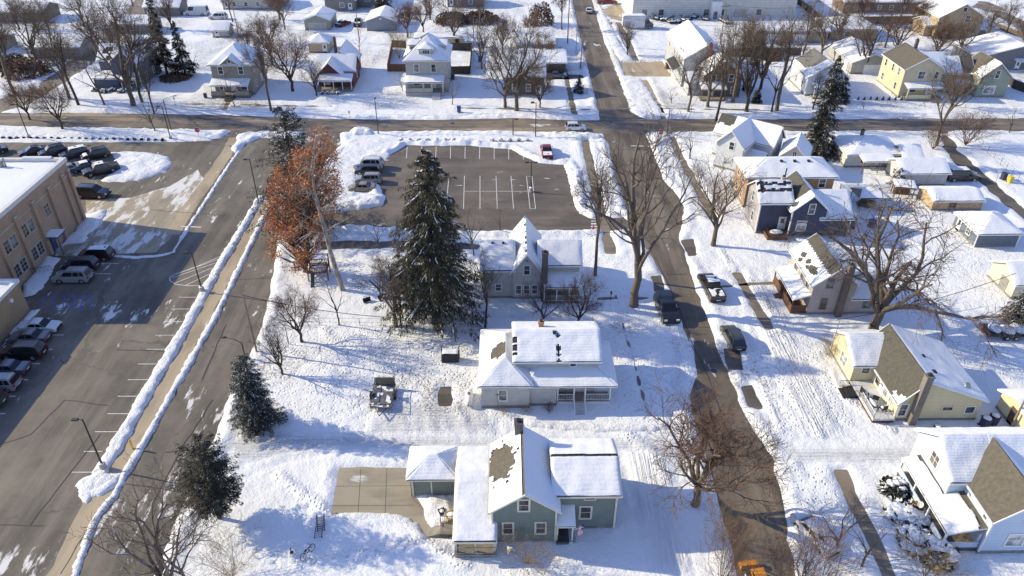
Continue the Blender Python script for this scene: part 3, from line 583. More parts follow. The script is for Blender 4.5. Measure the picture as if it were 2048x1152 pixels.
class House:
    def __init__(s, name, label, x, y, cat='house', rz=0, group=None, res=.4, lean=None):
        s.o = thing(name, label, cat, (x, y, 0), rz, group); s.x, s.y = x, y; s.res = res; s.oh = .35
        s.trim = WHITE; s.k = 0
    def part(s, mb, name, m, parent=None, **kw):
        for i, p in enumerate(mb.v): mb.v[i] = (p[0] - s.x, p[1] - s.y, p[2])
        return mb.build(name, m, parent or s.o, **kw)
    def _roof(s, prof, axis, a0, a1, rm, planes, masks, t, fasc=True, thick=.14):
        s.k += 1
        mb = MB(); n = len(prof)
        top = list(prof); bot = [(p, z - thick) for p, z in prof]
        mb.prism(top + bot[::-1], axis, a0, a1)
        ro = s.part(mb, 'roof', SHING[rm] if isinstance(rm, str) else rm)
        if fasc:
            tb = MB(); ft = [(p, z + .015) for p, z in prof]; fb = [(p, z - thick - .05) for p, z in prof]
            for (b0, b1) in ((a0 - .04, a0 + .035), (a1 - .035, a1 + .04)): tb.prism(ft + fb[::-1], axis, b0, b1)
            for (p, z), sg in ((prof[0], -1), (prof[-1], 1)):
                lo, hi = sorted((p + sg * .003, p + sg * .10))
                if axis == 'x': tb.box(a0, a1, lo, hi, z - thick - .03, z + .0)
                else: tb.box(lo, hi, a0, a1, z - thick - .03, z + .0)
            s.part(tb, 'trim', s.trim, ro)
        sm = MB()
        for key, q in planes.items():
            mk = masks.get(key)
            if mk is BARE: continue
            snow_plane(sm, q, t, mk, s.res, s.k + s.x)
        if sm.f: s.part(sm, 'roof_snow', RSNOW, ro, smooth=True)
        return ro
    def gx(s, x0, x1, y0, y1, ze, zr, wall, rm='grey', yr=None, zn=None, masks={}, z0=0.0, t=.16, walls=True, found=True, oh=None, fasc=True):
        oh = s.oh if oh is None else oh; zn = ze if zn is None else zn; yr = (y0 + y1) / 2 if yr is None else yr
        if walls:
            s.part(MB().prism([(y0, z0), (y1, z0), (y1, zn), (yr, zr), (y0, ze)], 'x', x0, x1), 'wall', wall)
            if found and z0 == 0: s.part(MB().box(x0 - .03, x1 + .03, y0 - .03, y1 + .03, -.05, .45), 'foundation', FOUND)
        s0 = (zr - ze) / (yr - y0); s1 = (zr - zn) / (y1 - yr); d = .16
        pr = [(y0 - oh, ze - s0 * oh + d), (yr, zr + d), (y1 + oh, zn - s1 * oh + d)]
        a0, a1 = x0 - oh, x1 + oh
        pl = {'S': [(a0, *pr[0]), (a1, *pr[0]), (a1, *pr[1]), (a0, *pr[1])], 'N': [(a0, *pr[2]), (a1, *pr[2]), (a1, *pr[1]), (a0, *pr[1])]}
        return s._roof(pr, 'x', a0, a1, rm, pl, masks, t, fasc)
    def gy(s, x0, x1, y0, y1, ze, zr, wall, rm='grey', xr=None, zeE=None, masks={}, z0=0.0, t=.16, walls=True, found=True, oh=None, fasc=True):
        oh = s.oh if oh is None else oh; zE = ze if zeE is None else zeE; xr = (x0 + x1) / 2 if xr is None else xr
        if walls:
            s.part(MB().prism([(x0, z0), (x1, z0), (x1, zE), (xr, zr), (x0, ze)], 'y', y0, y1), 'wall', wall)
            if found and z0 == 0: s.part(MB().box(x0 - .03, x1 + .03, y0 - .03, y1 + .03, -.05, .45), 'foundation', FOUND)
        s0 = (zr - ze) / (xr - x0); s1 = (zr - zE) / (x1 - xr); d = .16
        pr = [(x0 - oh, ze - s0 * oh + d), (xr, zr + d), (x1 + oh, zE - s1 * oh + d)]
        a0, a1 = y0 - oh, y1 + oh
        pl = {'W': [(pr[0][0], a0, pr[0][1]), (pr[0][0], a1, pr[0][1]), (xr, a1, pr[1][1]), (xr, a0, pr[1][1])],
              'E': [(pr[2][0], a0, pr[2][1]), (pr[2][0], a1, pr[2][1]), (xr, a1, pr[1][1]), (xr, a0, pr[1][1])]}
        return s._roof(pr, 'y', a0, a1, rm, pl, masks, t, fasc)
    def hip(s, x0, x1, y0, y1, ze, zr, wall, rm='grey', masks={}, z0=0.0, t=.16, walls=True, found=True, oh=None, boxes=None):
        oh = s.oh if oh is None else oh
        for b in (boxes if boxes is not None else [(x0, x1, y0, y1)]) if walls else []:
            s.part(MB().box(*b, z0, ze), 'wall', wall)
            if found and z0 == 0: s.part(MB().box(b[0] - .03, b[1] + .03, b[2] - .03, b[3] + .03, -.05, .45), 'foundation', FOUND)
        a0, a1, b0, b1 = x0 - oh, x1 + oh, y0 - oh, y1 + oh; d = .12; k = min(a1 - a0, b1 - b0) / 2
        if a1 - a0 >= b1 - b0: R0 = Vector((a0 + k, (b0 + b1) / 2, zr)); R1 = Vector((a1 - k, (b0 + b1) / 2, zr))
        else: R0 = Vector(((a0 + a1) / 2, b0 + k, zr)); R1 = Vector(((a0 + a1) / 2, b1 - k, zr))
        A, B, C_, D = (a0, b0, ze), (a1, b0, ze), (a1, b1, ze), (a0, b1, ze)
        horiz = a1 - a0 >= b1 - b0
        pl = {'S': [A, B, R1, R0], 'E': [B, C_, R1, R1], 'N': [D, C_, R1, R0], 'W': [A, D, R0, R0]} if horiz else \
             {'S': [A, B, R0, R0], 'E': [B, C_, R1, R0], 'N': [D, C_, R1, R1], 'W': [A, D, R1, R0]}
        mb = MB(); up = lambda p: (p[0], p[1], p[2])
        for q in pl.values():
            q = [up(p) for p in q]; q = q[:3] if (Vector(q[2]) - Vector(q[3])).length < 1e-4 else q; mb.face(q)
        for p, q in ((A, B), (B, C_), (C_, D), (D, A)): mb.face([(p[0], p[1], ze - .18), (q[0], q[1], ze - .18), q, p], 1)
        mb.face([(p[0], p[1], ze - .18) for p in (A, B, C_, D)], 1)
        ro = s.part(mb, 'roof', [SHING[rm] if isinstance(rm, str) else rm, s.trim])
        s.k += 1; sm = MB()
        for key, q in pl.items():
            if masks.get(key) is BARE: continue
            snow_plane(sm, q, t, masks.get(key), s.res, s.k + s.x)
        if sm.f: s.part(sm, 'roof_snow', RSNOW, ro, smooth=True)
        return ro
    def shed(s, x0, x1, y0, y1, zlo, zhi, low='S', masks=None, rm='grey', t=.16, posts=(), zf=.5, pw=.13, pm=None, name='porch_roof'):
        """lean-to roof falling to side low; posts = (x, y) list standing on a floor at zf"""
        q = {'S': [(x0, y0, zlo), (x1, y0, zlo), (x1, y1, zhi), (x0, y1, zhi)], 'N': [(x0, y1, zlo), (x1, y1, zlo), (x1, y0, zhi), (x0, y0, zhi)],
             'W': [(x0, y0, zlo), (x0, y1, zlo), (x1, y1, zhi), (x1, y0, zhi)], 'E': [(x1, y0, zlo), (x1, y1, zlo), (x0, y1, zhi), (x0, y0, zhi)]}[low]
        mb = MB(); mb.face(q); mb.face([(p[0], p[1], p[2] - .16) for p in q], 1)
        for i in range(4):
            a, b = q[i], q[(i + 1) % 4]; mb.face([(a[0], a[1], a[2] - .16), (b[0], b[1], b[2] - .16), b, a], 1)
        ro = s.part(mb, name, [SHING[rm], s.trim]); s.k += 1
        if masks is not BARE:
            sm = MB(); snow_plane(sm, q, t, masks, s.res, s.k + s.x); s.part(sm, 'roof_snow', PSNOW, ro, smooth=True)
        for px, py in posts: s.part(MB().box(px - pw / 2, px + pw / 2, py - pw / 2, py + pw / 2, zf, zlo - .1), 'porch_post', pm or s.trim)
        return ro
    def win(s, face, a, u, z, w=.85, h=1.35, gl=None, trim=None, bars=1, tw=.11, vb=0):
        """window on wall plane a ('S','N': y = a, centre x = u; 'W','E': x = a, centre y = u), sill at z"""
        mb = MB(); pb = MB(); sg = -1 if face in 'SW' else 1
        def bx(b, u0, u1, z0, z1, d0, d1):
            lo, hi = sorted((a + sg * d0, a + sg * d1))
            if face in 'SN': b.box(u0, u1, lo, hi, z0, z1)
            else: b.box(lo, hi, u0, u1, z0, z1)
        x0, x1 = u - w / 2, u + w / 2
        bx(mb, x0 - tw, x0, z - tw, z + h + tw, -.02, .06); bx(mb, x1, x1 + tw, z - tw, z + h + tw, -.02, .06)
        bx(mb, x0, x1, z + h, z + h + tw, -.02, .058); bx(mb, x0 - tw * .4, x1 + tw * .4, z - tw, z, -.02, .09)
        for k in range(bars): zz = z + h * (k + 1) / (bars + 1); bx(mb, x0, x1, zz - .025, zz + .025, .0, .035)
        for k in range(vb): xx = x0 + w * (k + 1) / (vb + 1); bx(mb, xx - .025, xx + .025, z, z + h, .0, .037)
        f = s.part(mb, 'window', trim or s.trim)
        bx(pb, x0, x1, z, z + h, -.02, .015); WR.append(0); s.part(pb, 'pane', gl or (GLASS, GLASS, BLIND, GLASS, CURT2)[(len(WR) * 7 + int(abs(u) * 3)) % 5], f)
        return f
    def door(s, face, a, u, z, w=.95, h=2.05, m=None):
        mb = MB(); sg = -1 if face in 'SW' else 1
        def bx(b, u0, u1, z0, z1, d0, d1):
            lo, hi = sorted((a + sg * d0, a + sg * d1))
            if face in 'SN': b.box(u0, u1, lo, hi, z0, z1)
            else: b.box(lo, hi, u0, u1, z0, z1)
        bx(mb, u - w / 2 - .1, u - w / 2, z, z + h + .1, -.02, .06); bx(mb, u + w / 2, u + w / 2 + .1, z, z + h + .1, -.02, .06); bx(mb, u - w / 2, u + w / 2, z + h, z + h + .1, -.02, .058)
        bx(mb, u - w / 2, u + w / 2, z, z + h, -.02, .03, )
        d = s.part(mb, 'door', m or s.trim); g = MB(); bx(g, u - w * .28, u + w * .28, z + h * .52, z + h * .9, .0, .04); s.part(g, 'pane', GLASS, d)
        kb = MB(); bx(kb, u + w * .36, u + w * .43, z + 1.0, z + 1.08, .03, .09); s.part(kb, 'handle', BLACKM, d); return d
    def garage_door(s, face, a, u, w=2.6, h=2.1, m=None, z=.05):
        mb = MB(); sg = -1 if face in 'SW' else 1
        for k in range(4):
            lo, hi = sorted((a - sg * .02, a + sg * .05)); z0, z1 = z + h * k / 4 + .02, z + h * (k + 1) / 4 - .02
            if face in 'SN': mb.box(u - w / 2, u + w / 2, lo, hi, z0, z1)
            else: mb.box(lo, hi, u - w / 2, u + w / 2, z0, z1)
        return s.part(mb, 'garage_door', m or s.trim)
    def chimney(s, x, y, wd, z0, z1, m=None, dp=None):
        dp = dp or wd; mb = MB().box(x - wd / 2, x + wd / 2, y - dp / 2, y + dp / 2, z0, z1).box(x - wd / 2 - .06, x + wd / 2 + .06, y - dp / 2 - .06, y + dp / 2 + .06, z1, z1 + .13)
        c = s.part(mb, 'chimney', m or BRICKD)
        s.part(MB().tube((x, y, z1 + .13), (x, y, z1 + .38), wd * .28, None, 8), 'flue', BLACKM, c); return c
    def deck(s, x0, x1, y0, y1, z, m=None, skirt=None, name='porch_floor'):
        d = s.part(MB().box(x0, x1, y0, y1, z - .15, z), name, m or DECKW)
        s.part(MB().box(x0 + .06, x1 - .06, y0 + .06, y1 - .04, -.05, z - .152), 'skirting', skirt or FOUND, d); return d
    def rail(s, pts, z, h=.9, m=None, step=.16, thick=.05, name='railing'):
        mb = MB()
        for (xa, ya), (xb, yb) in zip(pts[:-1], pts[1:]):
            a = Vector((xa, ya, 0)); b = Vector((xb, yb, 0)); L = (b - a).length; n = max(1, int(L / step))
            for zz in (z + .1, z + h): mb.tube(a + Vector((0, 0, zz)), b + Vector((0, 0, zz)), thick * .7, None, 4)
            for k in range(n + 1):
                p = a + (b - a) * k / n; mb.tube(p + Vector((0, 0, z + .1)), p + Vector((0, 0, z + h)), thick * .35, None, 4, cap=False)
        return s.part(mb, name, m or s.trim)
    def steps(s, x0, x1, y0, y1, z, n=4, m=None, axis='y'):
        """steps rising from y0 (or x0) at the ground to y1 at height z"""
        mb = MB()
        for k in range(n):
            f0 = k / n; f1 = (k + 1) / n; zz = z * (k + 1) / (n + 1)
            if axis == 'y': mb.box(x0, x1, y0 + (y1 - y0) * f0, y1, zz - z / (n + 1) + (.001 if k else -.05), zz)
            else:
                xa = x0 + (x1 - x0) * f0; mb.box(min(xa, x1), max(xa, x1), y0, y1, zz - z / (n + 1) + (.001 if k else -.05), zz)
        return s.part(mb, 'steps', m or CONC)
    def vent(s, x, y, z, r=.18, h=.35): return s.part(MB().tube((x, y, z - .3), (x, y, z + h), r * .5, None, 8).tube((x, y, z + h), (x, y, z + h + .12), r, r * .7, 8), 'roof_vent', BLACKM)
def siding(name, col, var=.1): return M('siding_' + name, col, .75, var, 1.2, lines=.2)
BRICKD = brick('dark_brick', (.10, .07, .055)); BRICKR = brick('red_brick', (.25, .10, .055)); BRICKT = brick('tan_brick', (.40, .265, .16)); BRICKO = brick('orange_brick', (.36, .20, .10))
BRICKB = brick('brown_brick', (.13, .095, .08))

# green house in front: gabled wing, long wing, hipped garage, breezeway with porch
h = House('green_house', 'dark green gabled house with cream window trim, flag by its small entry porch', -1.2, 42.8, res=.15)
GRN = siding('sage_green', (.17, .205, .175)); h.trim = M('cream_trim', (.60, .56, .46), .6, .08)
def m_gw(u, v):
    hole = 1 - math.hypot((u - .60) / .36, (v - .36) / .52)
    k = .16 - hole * .60 + nz(u * 3.4, v * .45, 6, 9) * .24 + nz(u, v, 2, 5) * .16
    return k if v < .93 else -.1
h.gy(-1.2, 4.3, 42.8, 50.2, 4.5, 6.55, GRN, 'brown', masks={'W': m_gw}, t=.17)
h.gx(4.31, 9.7, 44.2, 50.4, 4.75, 5.85, GRN, 'dark', yr=47.5, masks={'S': lambda u, v: .975 - v + nz(u, v, 4, 30) * .025, 'N': lambda u, v: .985 - v + nz(u, v, 5, 30) * .02}, t=.18)
h.win('S', 42.8, 1.45, 4.35, .8, 1.25, tw=.17); h.win('S', 42.8, .1, 1.35, .75, 1.3, tw=.17); h.win('S', 42.8, 2.95, 1.35, .75, 1.3, tw=.17)
h.win('S', 44.2, 7.0, 1.6, .85, 1.4, tw=.17); h.win('S', 44.2, 7.3, 4.05, .85, .45, bars=0, tw=.12); h.win('S', 44.17, 7.6, .08, .9, .3, bars=0, tw=.04, trim=FOUND)
boards(h, (4.18, 4.34, 42.66, 42.84, .3, 4.3), (9.56, 9.72, 44.07, 44.23, .3, 4.6), (-1.33, -1.17, 42.66, 42.84, .3, 4.3))
h.chimney(1.15, 50.1, .75, 3.5, 7.6, M('metal_chimney', (.10, .09, .08), .6), .75)
h.shed(4.33, 6.0, 42.5, 44.2, 2.45, 3.25, 'S', posts=((4.42, 42.62), (5.75, 42.62)), zf=.55, t=.14)
h.deck(4.33, 5.5, 42.35, 44.17, .55, M('dark_porch_boards', (.07, .075, .075)), M('dark_skirt', (.09, .11, .10)))
h.steps(6.45, 5.5, 42.5, 43.7, .55, 3, M('snowy_steps', (.5, .5, .52)), 'x'); h.rail([(4.45, 42.45), (5.4, 42.45)], .55, .8, BLACKM)
h.door('S', 44.2, 5.1, .6, m=M('dark_green_door', (.05, .07, .06)))
h.hip(-9.0, -4.75, 48.1, 51.7, 2.6, 3.65, GRN, 'grey', t=.18)
boards(h, (-8.9, -8.72, 48.0, 48.12, .1, 2.45), (-7.1, -6.98, 48.02, 48.12, .1, 2.45))
h.garage_door('W', -9.0, 49.9, 2.6, 2.1, M('dark_garage_door', (.05, .055, .05)))
h.gx(-4.5, -1.0, 41.35, 51.7, 2.15, 3.95, GRN, 'dark', yr=47.6, zn=2.6, masks={}, t=.2, walls=False, oh=.15)
h.part(MB().prism([(43.7, 0), (51.6, 0), (51.6, 2.5), (47.6, 3.8), (43.7, 2.75)], 'x', -4.4, -1.3), 'wall', siding('tan_panel', (.42, .36, .27)))
for px in (-4.42, -2.75, -1.08): h.part(MB().box(px - .08, px + .08, 41.4, 41.56, .6, 2.1), 'porch_post', h.trim)
h.deck(-4.55, -.9, 41.1, 43.65, .6, DECKW, M('grey_green_skirt', (.23, .22, .18))); h.rail([(-4.5, 41.2), (-.95, 41.2)], .6, .85, M('grey_rail', (.22, .22, .2)))
h.rail([(-4.5, 41.2), (-4.5, 43.4)], .6, .85, M('grey_rail', (.22, .22, .2)))
h.door('S', 43.7, -2.7, .6, m=BLACKM)
h.deck(-5.95, -4.6, 43.4, 44.6, .55, DECKW, DECKW, 'side_landing'); h.rail([(-4.65, 44.6), (-5.95, 44.6), (-5.95, 44.2)], .55, .9, BROWNW); h.rail([(-4.65, 43.35), (-5.95, 43.35)], .1, .8, DECKW)
h.part(MB().prism([(-7.3, .0), (-5.95, .0), (-5.95, .52)], 'y', 43.45, 44.4), 'ramp', DECKW)

# grey-white bungalow with raised middle and front porch
h = House('white_bungalow', 'pale grey bungalow with raised snowy upper storey, white porch rails and front steps', 1.6, 60.3, res=.18)
WG = siding('pale_grey', (.50, .50, .47))
def m_l(u, v): return .2 + nz(u, v, 7, 18) * .1 - (.42 if (v > .55 and u > .45 and u < .8) else 0) - (.2 if v > .9 else 0)
h.hip(-2.6, 2.5, 60.1, 69.4, 3.4, 5.0, WG, 'brown', masks={'W': lambda u, v: .34 - .95 * math.exp(-((u - .42) / .22) ** 2 - ((v - .98) / .52) ** 2) + nz(u, v, 7, 13) * .16}, t=.15)
h.hip(1.65, 11.5, 60.35, 67.4, 3.1, 4.7, WG, 'dark', t=.17, boxes=[(1.65, 5.4, 60.4, 67.3), (5.4, 9.7, 62.0, 67.3)])
def m_t(u, v):
    k = .3 + nz(u, v, 3, 10) * .06
    if abs(u - .525) < .02 and v < .85 and nz(0, v, 5, 11) > .02: k = -.1
    if u < .075 and .2 < v < .8 and math.sin(v * 55) > .1 - .5 * (v > .6): k = -.1
    return k
h.gx(1.05, 9.9, 62.1, 68.6, 5.05, 6.5, WG, 'dark', z0=3.2, masks={'S': m_t}, t=.17, found=False)
h.win('S', 62.1, 7.2, 4.25, .6, .42, bars=0, tw=.1); h.win('S', 60.1, -.35, 1.25, .75, 1.35, tw=.16)
h.win('S', 62.0, 6.3, 1.1, .9, 1.3); h.win('S', 62.0, 9.0, 1.1, .8, 1.3)
h.door('S', 62.0, 7.95, .7)
h.deck(5.42, 11.3, 60.5, 61.98, .7, DECKW, WHITE)
for px in (5.55, 7.3, 8.5, 11.2): h.part(MB().box(px - .08, px + .08, 60.5, 60.66, .7, 2.95), 'porch_post', WHITE)
for a, b in ((5.6, 7.2), (8.6, 11.1)): h.rail([(a, 60.58), (b, 60.58)], .7, .85, WHITE)
h.rail([(11.2, 60.6), (11.2, 61.9)], .7, .85, WHITE)
h.steps(7.4, 8.4, 58.9, 60.5, .7, 5, M('grey_painted_steps', (.5, .5, .5)))
for px in (7.32, 8.48):
    mb = MB().tube((px, 58.9, .9), (px, 60.55, 1.55), .04, None, 4)
    for k in range(6): yy = 58.95 + k * .31; mb.tube((px, yy, .02), (px, yy, .92 + k * .12), .025, None, 4)
    h.part(mb, 'handrail', WHITE)
h.chimney(3.9, 66.4, .55, 5.0, 6.9, BRICKO); h.part(MB().box(5.1, 5.5, 64.7, 65.1, 5.9, 6.75), 'roof_vent', BLACKM)
h.part(MB().tube((-.9, 60.0, .0), (-.9, 60.0, 2.1), .03).box(-1.15, -.65, 59.98, 60.02, 2.0, 2.1), 'service_pole', GREYM)

# grey house with steep front gable
h = House('grey_gable_house', 'light grey cross-gabled house with dark brick chimney below the corner parking lot', .9, 80.8, res=.34)
LG = siding('light_grey', (.47, .44, .375))
ms = lambda u, v: .4 - (.5 if nz(u, v, 11, 7) > .62 else 0)
h.gx(-2.9, .95, 81.0, 88.2, 4.55, 6.55, LG, 'dark', t=.2, masks={'S': ms}); h.gx(4.55, 9.6, 82.0, 87.2, 4.7, 6.55, LG, 'dark', t=.2)
h.gy(.95, 4.55, 80.8, 90.3, 4.5, 6.9, LG, 'dark', t=.2, masks={'W': lambda u, v: .2 + nz(u, v, 12, 9) * .25 - (.2 if v > .9 else 0)})
h.shed(4.9, 9.7, 79.5, 82.0, 2.65, 3.45, 'S', t=.2, posts=((5.0, 79.65), (6.6, 79.65), (8.2, 79.65), (9.55, 79.65)), zf=.5); h.deck(4.9, 9.7, 79.5, 81.98, .5, DECKW, FOUND)
h.rail([(5.0, 79.6), (9.6, 79.6)], .5, .85); h.chimney(5.0, 80.4, .75, 0, 7.3, BRICKD); h.door('S', 82.0, 7.3, .55)
h.win('S', 80.8, 2.75, 3.9, .7, 1.3); h.win('S', 80.8, 1.7, .95, .65, 1.25); h.win('S', 80.8, 2.75, .95, .65, 1.25); h.win('S', 80.8, 3.8, .95, .65, 1.25); h.win('S', 81.0, -.9, 1.3, .7, 1.0); h.win('S', 82.0, 5.9, 1.0, .9, 1.3)
for px in (-1.8, -.4): h.part(MB().box(px, px + .3, 84.0, 84.3, 6.0, 6.75), 'roof_vent', BLACKM)
h.part(MB().box(2.55, 2.95, 80.76, 80.82, 5.75, 6.1), 'gable_vent', GREYM)

# navy house
h = House('navy_house', 'navy blue cross-gabled house with white trim and brown side deck', 41.7, 96.4, res=.2)
NV = siding('navy', (.052, .062, .10)); LGW = siding('pale_side_wall', (.26, .24, .26))  # LGW: paler siding colour for the west side wall
def m_n1(u, v):
    k = .3
    if v > .45 and v < .97 and math.sin(v * 25) > .45 and nz(u * 1.5, v * 9, 3, 6) > -.2: k = -.1
    if abs(u - .14) < .045 and .45 < v < .97: k = -.1
    if abs(u - .80) < .03 and .72 < v < .97: k = -.1
    return k
h.gx(37.5, 42.0, 97.7, 103.6, 5.3, 7.3, NV, 'dark', masks={'S': m_n1}); h.gx(46.4, 50.8, 96.5, 104.2, 3.3, 5.8, NV, 'grey')
h.gy(41.9, 46.9, 96.4, 104.2, 4.7, 6.95, NV, 'olive', masks={'W': lambda u, v: .5 - 1.3 * max(0, min(1, v * 1.5 - .1)) * (u > .22) + nz(u, v, 5, 11) * .2 - (.9 if math.hypot((u - .12) * 6, (v - .25) * 2.5) < .35 else 0)})
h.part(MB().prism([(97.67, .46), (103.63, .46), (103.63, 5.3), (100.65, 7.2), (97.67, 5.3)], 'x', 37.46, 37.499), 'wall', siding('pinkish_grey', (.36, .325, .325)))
h.win('S', 96.4, 44.6, 4.1, .8, 1.5); h.win('S', 96.4, 43.6, 1.3, 1.3, 1.55, CURT); h.win('W', 37.46, 101.2, 3.9, .9, 1.5); h.win('W', 37.46, 100.0, 1.2, .9, 1.4); h.door('S', 97.7, 41.2, .75)
boards(h, (37.44, 37.6, 97.64, 97.8, .3, 5.2), (41.84, 42.0, 96.34, 96.5, .3, 4.6), (50.7, 50.86, 96.44, 96.6, .3, 3.2))
h.deck(38.6, 41.85, 95.5, 97.65, .8, BROWNW, BROWNW, 'side_deck'); h.rail([(38.65, 97.5), (38.65, 95.55), (41.8, 95.55)], .8, .9, BLACKM)
h.part(MB().blob((40.2, 96.6, .95), 1.0, .7, .28, 3), 'deck_snow', PSNOW, smooth=True)
h.chimney(41.3, 101.0, .5, 6.0, 7.7, CONC); h.part(MB().tube((41.5, 101.0, 7.0), (41.5, 101.0, 9.2), .1, None, 8), 'stove_pipe', BLACKM)
h.shed(50.85, 53.0, 98.2, 103.8, 2.2, 3.2, 'E', t=.16); h.part(MB().box(50.85, 52.7, 98.4, 103.6, 0, 2.1), 'wall', NV)

# beige house with brown porch
h = House('beige_house', 'beige two-storey gabled house with dark brown chimney and brown front porch', 38.2, 76.9, res=.16)
BG = siding('beige', (.44, .38, .34))
def m_b(u, v):
    k = .62 - v + .03 * math.sin(u * 95)
    for a, b, r in ((.30, .28, .10), (.52, .30, .06), (.72, .30, .07), (.66, .12, .05), (.42, .2, .05)):
        if math.hypot(u - a, (v - b) * .8) < r * (1 + .5 * nz(u, v, 2, 20)): k = -.1
    return k
h.gy(38.2, 43.6, 76.9, 85.0, 4.7, 7.0, BG, 'olive', masks={'W': m_b}, t=.1); h.gx(43.6, 47.6, 77.0, 82.6, 2.6, 4.3, BG, 'grey')
h.chimney(42.0, 76.55, .75, 0, 7.6, BRICKB); h.win('S', 76.9, 40.2, 4.2, .75, 1.3, trim=FOUND); h.win('S', 76.9, 40.0, 1.0, .75, 1.5, trim=FOUND); h.win('S', 77.0, 45.6, 1.1, .8, 1.3, trim=FOUND)
for yy in (78.6, 80.6, 83.0): h.win('W', 38.2, yy, 3.1 if yy > 80 else 3.0, .7, 1.2, trim=FOUND)
h.shed(36.1, 38.2, 77.0, 84.4, 2.3, 3.0, 'W', t=.2, rm='dark', posts=((36.25, 77.15), (36.25, 79.5), (36.25, 82.0), (36.25, 84.25)), pm=BROWNW); h.deck(36.1, 38.18, 77.0, 84.4, .5, BROWNW, BROWNW)
h.part(MB().box(36.15, 36.22, 77.1, 80.4, .5, 1.4).box(36.15, 36.22, 81.4, 84.3, .5, 1.4).box(36.24, 38.1, 77.05, 77.12, .5, 1.4), 'porch_wall', BROWNW); h.steps(34.9, 36.1, 80.4, 81.4, .5, 3, BROWNW, 'x')

# yellow house with deck
h = House('yellow_house', 'pale yellow gabled house with bare grey roof slope, tall chimney and railed deck', 40.9, 57.7, res=.2)
YL = siding('pale_yellow', (.66, .575, .36), .06)
h.gx(38.5, 43.0, 63.6, 69.6, 2.95, 4.75, YL, 'grey', t=.17, masks={'S': lambda u, v: min(.4, 1.35 - u - .62 * v * u + nz(u, v, 3, 6) * .05)})
h.gy(40.9, 49.6, 57.7, 67.0, 2.95, 5.55, YL, 'olive', xr=43.1, zeE=3.05, masks={'W': lambda u, v: max(.16 - math.hypot(u * 1.0, v * .55) - nz(u, v, 4, 22) * .16, .35 * (u - .75) * 2 - v * .28 - .06)}, t=.17)
h.chimney(42.6, 57.25, .7, 0, 6.6, brick('grey_stone', (.16, .14, .12))); h.win('S', 57.7, 41.55, .9, .7, 1.5, tw=.17); h.win('S', 57.7, 46.2, 1.6, 1.0, .4, bars=0, tw=.13, trim=M('cream_trim', (.6, .56, .46)))
h.win('S', 63.6, 39.9, 1.7, .8, .85, bars=0, trim=h.trim); h.win('W', 38.5, 66.0, 1.0, 1.5, 1.35, CURT, vb=1, tw=.14)
h.win('W', 40.9, 62.4, 1.1, .8, 1.3); h.win('W', 40.9, 59.3, 1.2, 1.1, 1.2, CURT); h.win('W', 40.9, 60.5, 1.2, .9, 1.2); h.door('W', 40.9, 61.4, .7)
h.deck(38.5, 40.86, 57.3, 63.5, .65, M('snowy_deck', (.55, .55, .55)), M('deck_red', (.10, .045, .03)), 'deck'); h.rail([(38.55, 60.6), (38.55, 57.35), (40.7, 57.35)], .65, .9, WHITE)
h.steps(37.0, 38.5, 61.2, 62.9, .65, 3, BLACKM, 'x'); h.rail([(37.1, 61.2), (38.4, 61.2)], .3, .9, BLACKM); h.rail([(37.1, 62.9), (38.4, 62.9)], .3, .9, BLACKM)
h.part(MB().tube((48.2, 58.9, 3.3), (48.2, 58.9, 4.0), .03).tube((48.05, 58.7, 4.0), (48.1, 58.62, 4.08), .42, .40, 14), 'dish_antenna', GREYM)
h.part(MB().box(44.6, 44.9, 62.0, 62.5, 4.9, 5.25).box(44.4, 44.8, 59.3, 59.8, 5.0, 5.35), 'roof_vent', BLACKM)
h.part(MB().tube((38.0, 68.4, 0), (38.0, 68.4, 5.4), .04), 'service_mast', GREYM); h.win('S', 57.7, 48.6, 1.2, .9, .8, bars=0)

# light blue house, bottom right
h = House('light_blue_house', 'light blue two-storey house with wraparound snowy porch roof and bare brown roof slope', 41.2, 41.2, res=.2)
LB = siding('light_blue', (.50, .60, .70), .05)
h.gx(39.6, 43.6, 45.5, 51.6, 4.7, 7.0, LB, 'grey', t=.2, masks={'S': lambda u, v: min(.4, 1.10 - u - .12 * (1 - v))})
h.gy(41.2, 46.6, 41.2, 48.2, 4.65, 7.0, LB, 'tan', masks={'W': BARE}, t=.18)
h.win('W', 39.6, 48.3, 3.6, 1.15, 1.3, vb=1, tw=.16); h.win('S', 41.2, 44.4, 4.1, .95, 1.4, tw=.14); h.win('S', 41.2, 43.9, 1.2, 1.4, 1.4, CURT, tw=.15, vb=1); h.win('W', 41.2, 42.2, 3.5, .5, .5, bars=0)
h.gx(43.6, 52, 45.4, 51.6, 4.7, 7.0, LB, 'grey', t=.2)
h.shed(37.9, 39.6, 45.5, 50.3, 2.4, 2.82, 'W', t=.2, rm='tan', masks=lambda u, v: .88 - v + .08 * math.sin(u * 4), posts=((38.05, 50.1), (38.05, 47.3)), zf=.6, pw=.16)
h.shed(37.9, 41.2, 41.4, 45.497, 2.4, 3.22, 'W', t=.2, rm='tan', masks=lambda u, v: .90 - v - .10 * (1 - u) + .05 * math.sin(u * 5), posts=((38.05, 44.6), (38.05, 41.6), (41.0, 41.6)), zf=.6, pw=.16)
h.deck(37.95, 39.58, 41.4, 50.2, .6, M('dark_porch_wood', (.13, .11, .09)), M('dark_lattice', (.06, .06, .06))); h.deck(39.6, 41.15, 41.4, 45.4, .602, M('dark_porch_wood', (.13, .11, .09)), M('dark_lattice', (.06, .06, .06)))
h.part(MB().box(38.0, 41.1, 41.42, 41.5, .62, 1.3).box(38.0, 38.08, 41.6, 43.6, .62, 1.3).box(38.0, 38.08, 45.6, 50.1, .62, 1.3), 'porch_wall', LB)
